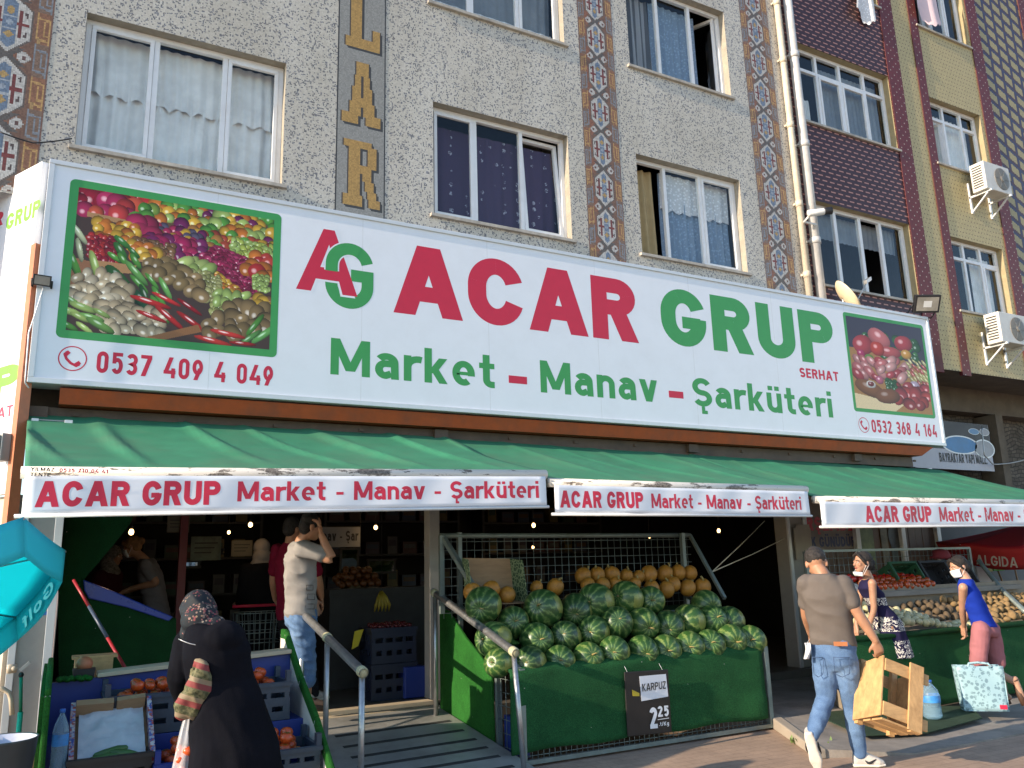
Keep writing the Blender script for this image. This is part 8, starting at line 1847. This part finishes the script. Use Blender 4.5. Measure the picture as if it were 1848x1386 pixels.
for k in 'LR': shoe(bm, J['an'+k]-BFw*.06-V(0, 0, .085), J['an'+k]+BFw*.20-V(0, 0, .085), M_SHOEW, M_SOLE, 1.0)

# ---------------------------------------------------------------- woman in black coat bending over the tomatoes
D5 = 4.72; s5 = .93; KF = unit(V(C_FWD[0], C_FWD[1], 0)-V(C_RT[0], C_RT[1], 0)*.30); Kr = np.cross(KF, V(0, 0, 1))
J = dict(head=a_(359, 1110, D5+.10), neck=a_(376, 1136, D5+.0), shL=a_(338, 1158, D5+.04), shR=a_(424, 1168, D5-.02), elL=a_(328, 1218, D5-.02), wrL=a_(338, 1262, D5+.12), elR=a_(424, 1222, D5+.14), wrR=a_(420, 1250, D5+.35),
         hipL=a_(395, 1290, D5+.0), hipR=a_(450, 1290, D5-.05), knL=a_(402, 1400, D5), anL=a_(405, 1505, D5), knR=a_(455, 1400, D5-.05), anR=a_(458, 1505, D5-.05))
for k in 'LR': J['toe'+k] = J['an'+k]+KF*.15-V(0, 0, .03)
J['headup'] = V(0, 0, .8)+KF*.55-Kr*.2; J['face'] = KF-V(0, 0, .6)
kw, H, stn = body(J, 'woman in long black coat and floral headscarf bending over the tomato crates', None, s5, KF, SK2, .009, hands=[('L', V(-.1, .4, -1), KF, 1, .6), ('R', V(-.2, .9, -.5), V(0, 0, -1), -1, .5)])
mb = MB(); hp = (J['hipL']+J['hipR'])/2; shc = (J['shL']+J['shR'])/2; rk = unit(J['shR']-J['shL']); rk = unit(V(rk[0], rk[1], 0)); fk = KF
loft(mb, [(a_(430, 1560, D5-.05), Kr, .33, fk, .28), (a_(429, 1440, D5-.05), Kr, .280, fk, .24), (a_(422, 1340, D5-.05), Kr, .232, fk, .20), (a_(411, 1275, D5-.03), Kr, .195, fk, .175), (a_(399, 1225, D5-.01), Kr, .175, fk, .16), (a_(391, 1185, D5), Kr, .180, fk, .165), (a_(388, 1155, D5), Kr, .165, fk, .15), (a_(384, 1128, D5+.02), Kr, .125, fk, .12), (a_(372, 1122, D5+.04), Kr, .085, fk, .085)])
for k in 'LR': limb(mb, [J['sh'+k]-V(0, 0, .02), J['el'+k], J['wr'+k]], [.078, .078, .062])
mb.ell(a_(402, 1150, D5-.05), .12, .10, .09, 16, 10)
coat = wear('coat', kw, remesh(mb, .009, 'coat', 3, (.020, 5.5, 3.2, 5)), cloth('black_coat_wool', (.006, .0065, .010), .3, .2))
mb = MB(); pts = [a_(322+i*7.2, 1153+8*math.sin(i*.9/2.6)+i*.6, D5-.135-.02*math.sin(i*.4)) for i in range(11)]; mb.tube(pts, .003, 6); mb.build('silver_trim', M_GALV, kw)
P, A = H['P'], H['A']; mb = MB(); mb.ell(P(0, -.02, .025), .098, .118, .112, 24, 16, A); mb.ell(P(0, -.06, -.07), .10, .10, .09, 20, 12, A); limb(mb, [P(-.05, .02, -.10), P(.02, -.06, -.15), P(.08, -.10, -.16)], [.07, .075, .05])
me = remesh(mb, .008, 'headscarf', 3, (.010, 8, 8, 2))
m, nt, p_ = newmat('floral_scarf', .7, 0, .2); tc = N(nt, 'ShaderNodeTexCoord'); v = N(nt, 'ShaderNodeTexVoronoi'); v.inputs['Scale'].default_value = 62; nt.links.new(tc.outputs['Object'], v.inputs['Vector']); n_ = tnoise(nt, 4.2, 3); pat = math_(nt, 'MULTIPLY', math_(nt, 'GREATER_THAN', n_, .50), math_(nt, 'LESS_THAN', v.outputs['Distance'], .42))
fl_ = ramp(nt, v.outputs['Color'], [(.2, (.26, .18, .12)), (.42, (.20, .02, .05)), (.6, (.30, .25, .20)), (.8, (.12, .03, .04))]); setc(nt, p_, mix(nt, pat, (.016, .020, .026), fl_)); wear('headscarf', kw, me, m)
# her patterned bag and the clear bag of tomatoes
t = thing('cloth_bag', 'olive and red striped cloth bag hanging on the arm of the woman in black', 'bag', tuple(a_(350, 1240, D5-.16)))
m, nt, p_ = newmat('striped_bag_cloth', .8); g_ = N(nt, 'ShaderNodeTexCoord'); s_ = N(nt, 'ShaderNodeSeparateXYZ'); nt.links.new(g_.outputs['Object'], s_.inputs[0]); zz_ = math_(nt, 'FRACT', math_(nt, 'MULTIPLY', math_(nt, 'ADD', s_.outputs[2], math_(nt, 'MULTIPLY', s_.outputs[0], .35)), 9.5)); r_ = math_(nt, 'LESS_THAN', zz_, .30); b_ = math_(nt, 'MULTIPLY', math_(nt, 'GREATER_THAN', zz_, .30), math_(nt, 'LESS_THAN', zz_, .55))
nn_ = ramp(nt, tnoise(nt, 45, 3), [(.4, (.045, .05, .02)), (.6, (.15, .14, .07))]); setc(nt, p_, mix(nt, r_, mix(nt, b_, nn_, (.22, .17, .11)), (.19, .035, .035)))
mb = MB(); c = [a_(367, 1200, D5-.17), a_(362, 1222, D5-.17), a_(357, 1245, D5-.17), a_(348, 1270, D5-.16), a_(345, 1290, D5-.16)]; dn = unit(V(-.2, 0, -1)); 
loft(mb, [(c[0], Kr, .025, KF, .03), (c[1], Kr, .052, KF, .05), (c[2], Kr, .075, KF, .06), (c[3], Kr, .095, KF, .062), (c[4], Kr, .080, KF, .05), (c[4]+V(0, 0, -.02), Kr, .05, KF, .03)]); limb(mb, [c[0], a_(356, 1196, D5-.15), a_(350, 1212, D5-.14), a_(352, 1232, D5-.15)], [.022, .022, .022, .02])
me = remesh(mb, .007, 'bag_cloth', 2, (.010, 14, 12, 3)); me.transform(Matrix.Translation(-t.location)); me.materials.append(m); link('bag_cloth', me, m, t, OFF[t.name])
t = thing('plastic_bag', 'thin clear plastic bag of tomatoes hanging from the hand of the woman in black', 'bag', tuple(a_(342, 1310, D5-.12)))
m, nt, p_ = newmat('clear_film', .25, 0, .6); setc(nt, p_, (.85, .87, .92)); p_.inputs['Alpha'].default_value = .34; M_FILM = m
G = np.zeros((16, 30, 3)); b0_ = a_(342, 1293, D5-.10); 
for i in range(16):
    v = i/15
    for j in range(30):
        an = 2*math.pi*j/29; r = .022+.060*v**.8+.007*math.sin(an*7+v*3); G[i, j] = b0_+V(math.cos(an)*r, math.sin(an)*r*.7, -.30*v*(1+.04*math.sin(an*3)))
mb = MB(); mb.grid(G); mb.build('film', M_FILM, t)
for k in range(7): put(ME_TOM, 'tomato', b0_+V(.034*math.cos(k*2.4), .022*math.sin(k*2.4), -.235-.045*(k//3)+.06), 'tomato inside the hanging clear plastic bag', 'tomato', 'tomatoes in the clear plastic bag', .9)

# ---------------------------------------------------------------- dim people inside
D6 = 9.45; s6 = .95; IF = unit(-V(C_RT[0], C_RT[1], 0)*.9-V(C_FWD[0], C_FWD[1], 0)*.1)
J = dict(head=a_(238, 987, D6), neck=a_(258, 1008, D6), shL=a_(262, 1020, D6-.15), shR=a_(272, 1018, D6+.17), elL=a_(281, 1052, D6-.20), wrL=a_(236, 1062, D6-.16), elR=a_(270, 1052, D6+.22), wrR=a_(228, 1068, D6+.12), hipL=a_(285, 1118, D6-.1), hipR=a_(290, 1118, D6+.1), knL=a_(286, 1185, D6-.1), anL=a_(286, 1245, D6-.1), knR=a_(290, 1185, D6+.1), anR=a_(290, 1245, D6+.1))
for k in 'LR': J['toe'+k] = J['an'+k]+IF*.15-V(0, 0, .04)
J['headup'] = V(0, 0, 1)+IF*.35; J['face'] = IF-V(0, 0, .35)
iw, H, stn = body(J, 'woman with light brown hair, white mask and grey t-shirt at the left counter', None, s6, IF, SK3, .009, hands=[('L', IF-V(0, 0, .3), V(0, 0, -1), 1, .6), ('R', IF-V(0, 0, .3), V(0, 0, -1), -1, .6)], girth=1.05)
face_parts(H, iw, False); wear('hair', iw, hair_cap(H, bulk=1.04, fringe=True, knot=[((0, -.12, .03), .045)], seed=21), M_HAIRB); mask_on(H, iw); shirt(iw, J, s6, stn, cloth('dim_grey_jersey', (.17, .165, .185)), sleeve=.6, hem=-.05, g=1.06); trousers(iw, J, s6, stn, MATS['dark_trousers'], 1., 1.)
def robed(label, px, py, d, hw, scarf_mat, robe_mat, facing, s=.95, arm=None, voxel=.010):
    fwv = unit(facing); rt_ = np.cross(fwv, V(0, 0, 1)); c = a_(px, py, d); z0 = .31; up = V(0, 0, 1)
    Z = lambda z: V(c[0], c[1], z)-fwv*.06; zh = c[2]
    J = dict(head=c, neck=Z(zh-.17), shL=Z(zh-.24)-rt_*hw*.85, shR=Z(zh-.24)+rt_*hw*.85, elL=Z(zh-.52)-rt_*hw, wrL=Z(zh-.62)-rt_*hw*.6+fwv*.24, elR=Z(zh-.52)+rt_*hw, wrR=Z(zh-.62)+rt_*hw*.6+fwv*.24, hipL=Z(zh-.72)-rt_*.09, hipR=Z(zh-.72)+rt_*.09, knL=Z(.75)-rt_*.09, anL=Z(.38)-rt_*.09, knR=Z(.75)+rt_*.09, anR=Z(.38)+rt_*.09)
    if arm is not None: J['wrL'] = arm; J['elL'] = (J['shL']+arm)/2-V(0, 0, .1)
    for k in 'LR': J['toe'+k] = J['an'+k]+fwv*.13
    J['face'] = fwv-V(0, 0, .25)
    o, H, stn = body(J, label, None, s, fwv, SK2, voxel, hands=[('L', fwv, V(0, 0, -1), 1, .6), ('R', fwv, V(0, 0, -1), -1, .6)])
    mb = MB(); loft(mb, [(Z(.36), rt_, hw*1.45, fwv, hw*1.2), (Z(.8), rt_, hw*1.2, fwv, hw), (Z(zh-.72), rt_, hw*1.05, fwv, hw*.85), (Z(zh-.45), rt_, hw*.98, fwv, hw*.75), (Z(zh-.26), rt_, hw, fwv, hw*.62), (Z(zh-.17), rt_, hw*.55, fwv, hw*.5)])
    for k in 'LR': limb(mb, [J['sh'+k], J['el'+k], J['wr'+k]], [.085, .075, .055])
    wear('robe', o, remesh(mb, .012, 'robe', 3, (.014, 5, 3, 5)), robe_mat)
    P, A = H['P'], H['A']; mb = MB(); mb.ell(P(0, -.03, .03), .096, .105, .108, 20, 14, A); mb.ell(P(0, -.05, -.09), .115, .10, .10, 18, 12, A); mb.ell(P(0, -.04, -.19), .15, .11, .09, 18, 12, A)
    wear('headscarf', o, remesh(mb, .010, 'headscarf', 3, (.008, 8, 6, 2)), scarf_mat); face_parts(H, o); return o
robed('person in white headscarf and black robe standing beyond the shopping cart', 470, 992, 10.1, .23, cloth('white_scarf', (.24, .22, .22)), cloth('black_robe', (.010, .010, .012)), V(-.3, .95, 0))
robed('person in grey patterned headscarf reaching over the left counter', 206, 1004, 9.9, .21, mk('grey_patterned_scarf', (.16, .15, .14), .8, var=.7, scale=40), cloth('wine_robe', (.05, .012, .02)), V(.8, -.5, 0))
# wire shopping cart by the customers
t = thing('shopping_cart', 'dark wire shopping cart in front of the person in a white headscarf', 'shopping cart', tuple(a_(470, 1180, 9.0)))
c = a_(472, 1105, 8.9); mb = MB()
for k in range(9): x = -.24+.06*k; mb.tube([c+V(x, -.2, .0), c+V(x*.85, -.2, -.42)], .004, 5); mb.tube([c+V(x, .3, .0), c+V(x*.85, .3, -.42)], .004, 5)
for z in (0, -.1, -.2, -.3, -.42): k = 1+z*.35; mb.tube([c+V(-.24*k, -.2, z), c+V(.24*k, -.2, z), c+V(.24*k, .3, z), c+V(-.24*k, .3, z), c+V(-.24*k, -.2, z)], .005, 5)
mb.build('wire_basket', M_GG, t); mb = MB(); zf = .31
for x in (-.2, .2): mb.tube([c+V(x, .3, -.02), V(c[0]+x, c[1]+.28, zf+.1), V(c[0]+x, c[1]-.25, zf+.1)], .012, 8)
mb.build('chassis', M_GG, t); mb = MB(); mb.tube([c+V(-.24, .36, .06), c+V(.24, .36, .06)], .016, 10); mb.build('push_handle', M_RED, t)
for x in (-.2, .2):
    for y in (-.23, .27): mb = MB(); mb.lathe((c[0]+x-.012, c[1]+y, zf+.05), [(.05, 0), (.05, .024)], 14, axis=(1, 0, 0)); mb.build('wheel', M_BLACK, t)
# crate stacks with cherries, bananas and oranges on the inner tables
crate((a_(700, 1180, 8.9)[0], a_(700, 1180, 8.9)[1], .305), .50, .40, .36, M_CRATE['navy'], 'lower navy crate of the stack inside the entrance', ears=False)
cc_ = a_(700, 1180, 8.9); crate((cc_[0], cc_[1], .67), .50, .40, .36, M_CRATE['navy'], 'upper navy crate of cherries stacked inside the entrance', ears=False)
M_CHER = mk('cherry_skin', (.10, .008, .012), .25, var=.3); ME_CHER = fruit_mesh('cherry', .022, [M_CHER, M_STEMG], .95, 1, 0, False, 10, 7); fill(ME_CHER, 'cherry', cc_[0]-.22, cc_[0]+.22, cc_[1]-.17, cc_[1]+.1, 1.035, .024, 1, 'dark cherry in the upper navy crate inside the entrance', 'cherry', 'cherries in the upper navy crate', .1)
mb = MB(); q = a_(640, 1152, 8.75); mb.hexa([q+V(-.03, 0, -.11), q+V(.04, 0, -.08), q+V(.04, .01, -.08), q+V(-.03, .01, -.11)], [q+V(.0, 0, .07), q+V(.10, 0, .09), q+V(.10, .01, .09), q+V(.0, .01, .07)]); tag(mb.build('price_card', mk('yellow_card', (.55, .45, .02), .6), loc=tuple(q)), 'yellow price card leaning on the cherry crate', 'price card')
mb = MB(); c = a_(745, 1245, 8.8); mb.box(c[0]-.13, c[0]+.12, c[1]-.1, c[1]+.1, .305, .62); tag(mb.build('blue_bin', M_BLUEB, loc=(c[0], c[1], .3), bevel=.01), 'blue plastic bin standing left of the slim grey pillar', 'bin')
t = thing('fruit_table', 'dark inner table with oranges and bananas behind the entrance', 'table', (a_(690, 1080, 10.2)[0], a_(690, 1080, 10.2)[1], .3)); c = a_(690, 1060, 10.2); mb = MB(); mb.box(c[0]-.75, c[0]+.6, c[1]-.3, c[1]+.4, c[2]-.08, c[2]); mb.build('table_top', MATS['dark_shelf'], t); mb = MB(); mb.box(c[0]-.74, c[0]+.59, c[1]-.29, c[1]-.26, .31, c[2]-.081); mb.box(c[0]-.74, c[0]-.70, c[1]-.259, c[1]+.39, .31, c[2]-.081); mb.box(c[0]+.55, c[0]+.59, c[1]-.259, c[1]+.39, .31, c[2]-.081); mb.build('table_skirt', MATS['dark_shelf'], t)
M_ORG = mk('orange_peel', (.11, .034, .005), .45, var=.15, bmp=.2, bscale=180); ME_ORG = fruit_mesh('orange', .04, [M_ORG, M_STEMG], .97, 1, 0, False, 14, 9); fill(ME_ORG, 'orange', c[0]-.6, c[0]-.05, c[1]-.2, c[1]+.2, c[2]+.05, .045, 3, 'orange in the pile on the dark inner table', 'orange', 'oranges on the inner table', .15)
t = thing('banana_bunch', 'yellow banana bunch hanging by the blue edge inside the entrance', 'bananas', tuple(a_(688, 1088, 9.2))); 
for k in range(5):
    c = a_(688, 1070, 9.2); mb = MB(); x = -.06+.03*k; mb.tube([c+V(x*.2, 0, .02), c+V(x*.8, -.03, -.05), c+V(x*1.3, -.05, -.13), c+V(x*1.4, -.02, -.20)], [.006, .017, .018, .006], 8); mb.build('banana', mk('banana_skin%d' % k, (.30, .22, .02), .5, var=.15) if k == 0 else MATS['banana_skin0'], t)
mb = MB(); c = a_(688, 1070, 9.2); mb.tube([c, V(c[0], c[1], 3.02)], .003, 5); mb.build('string', M_BLACK, t)
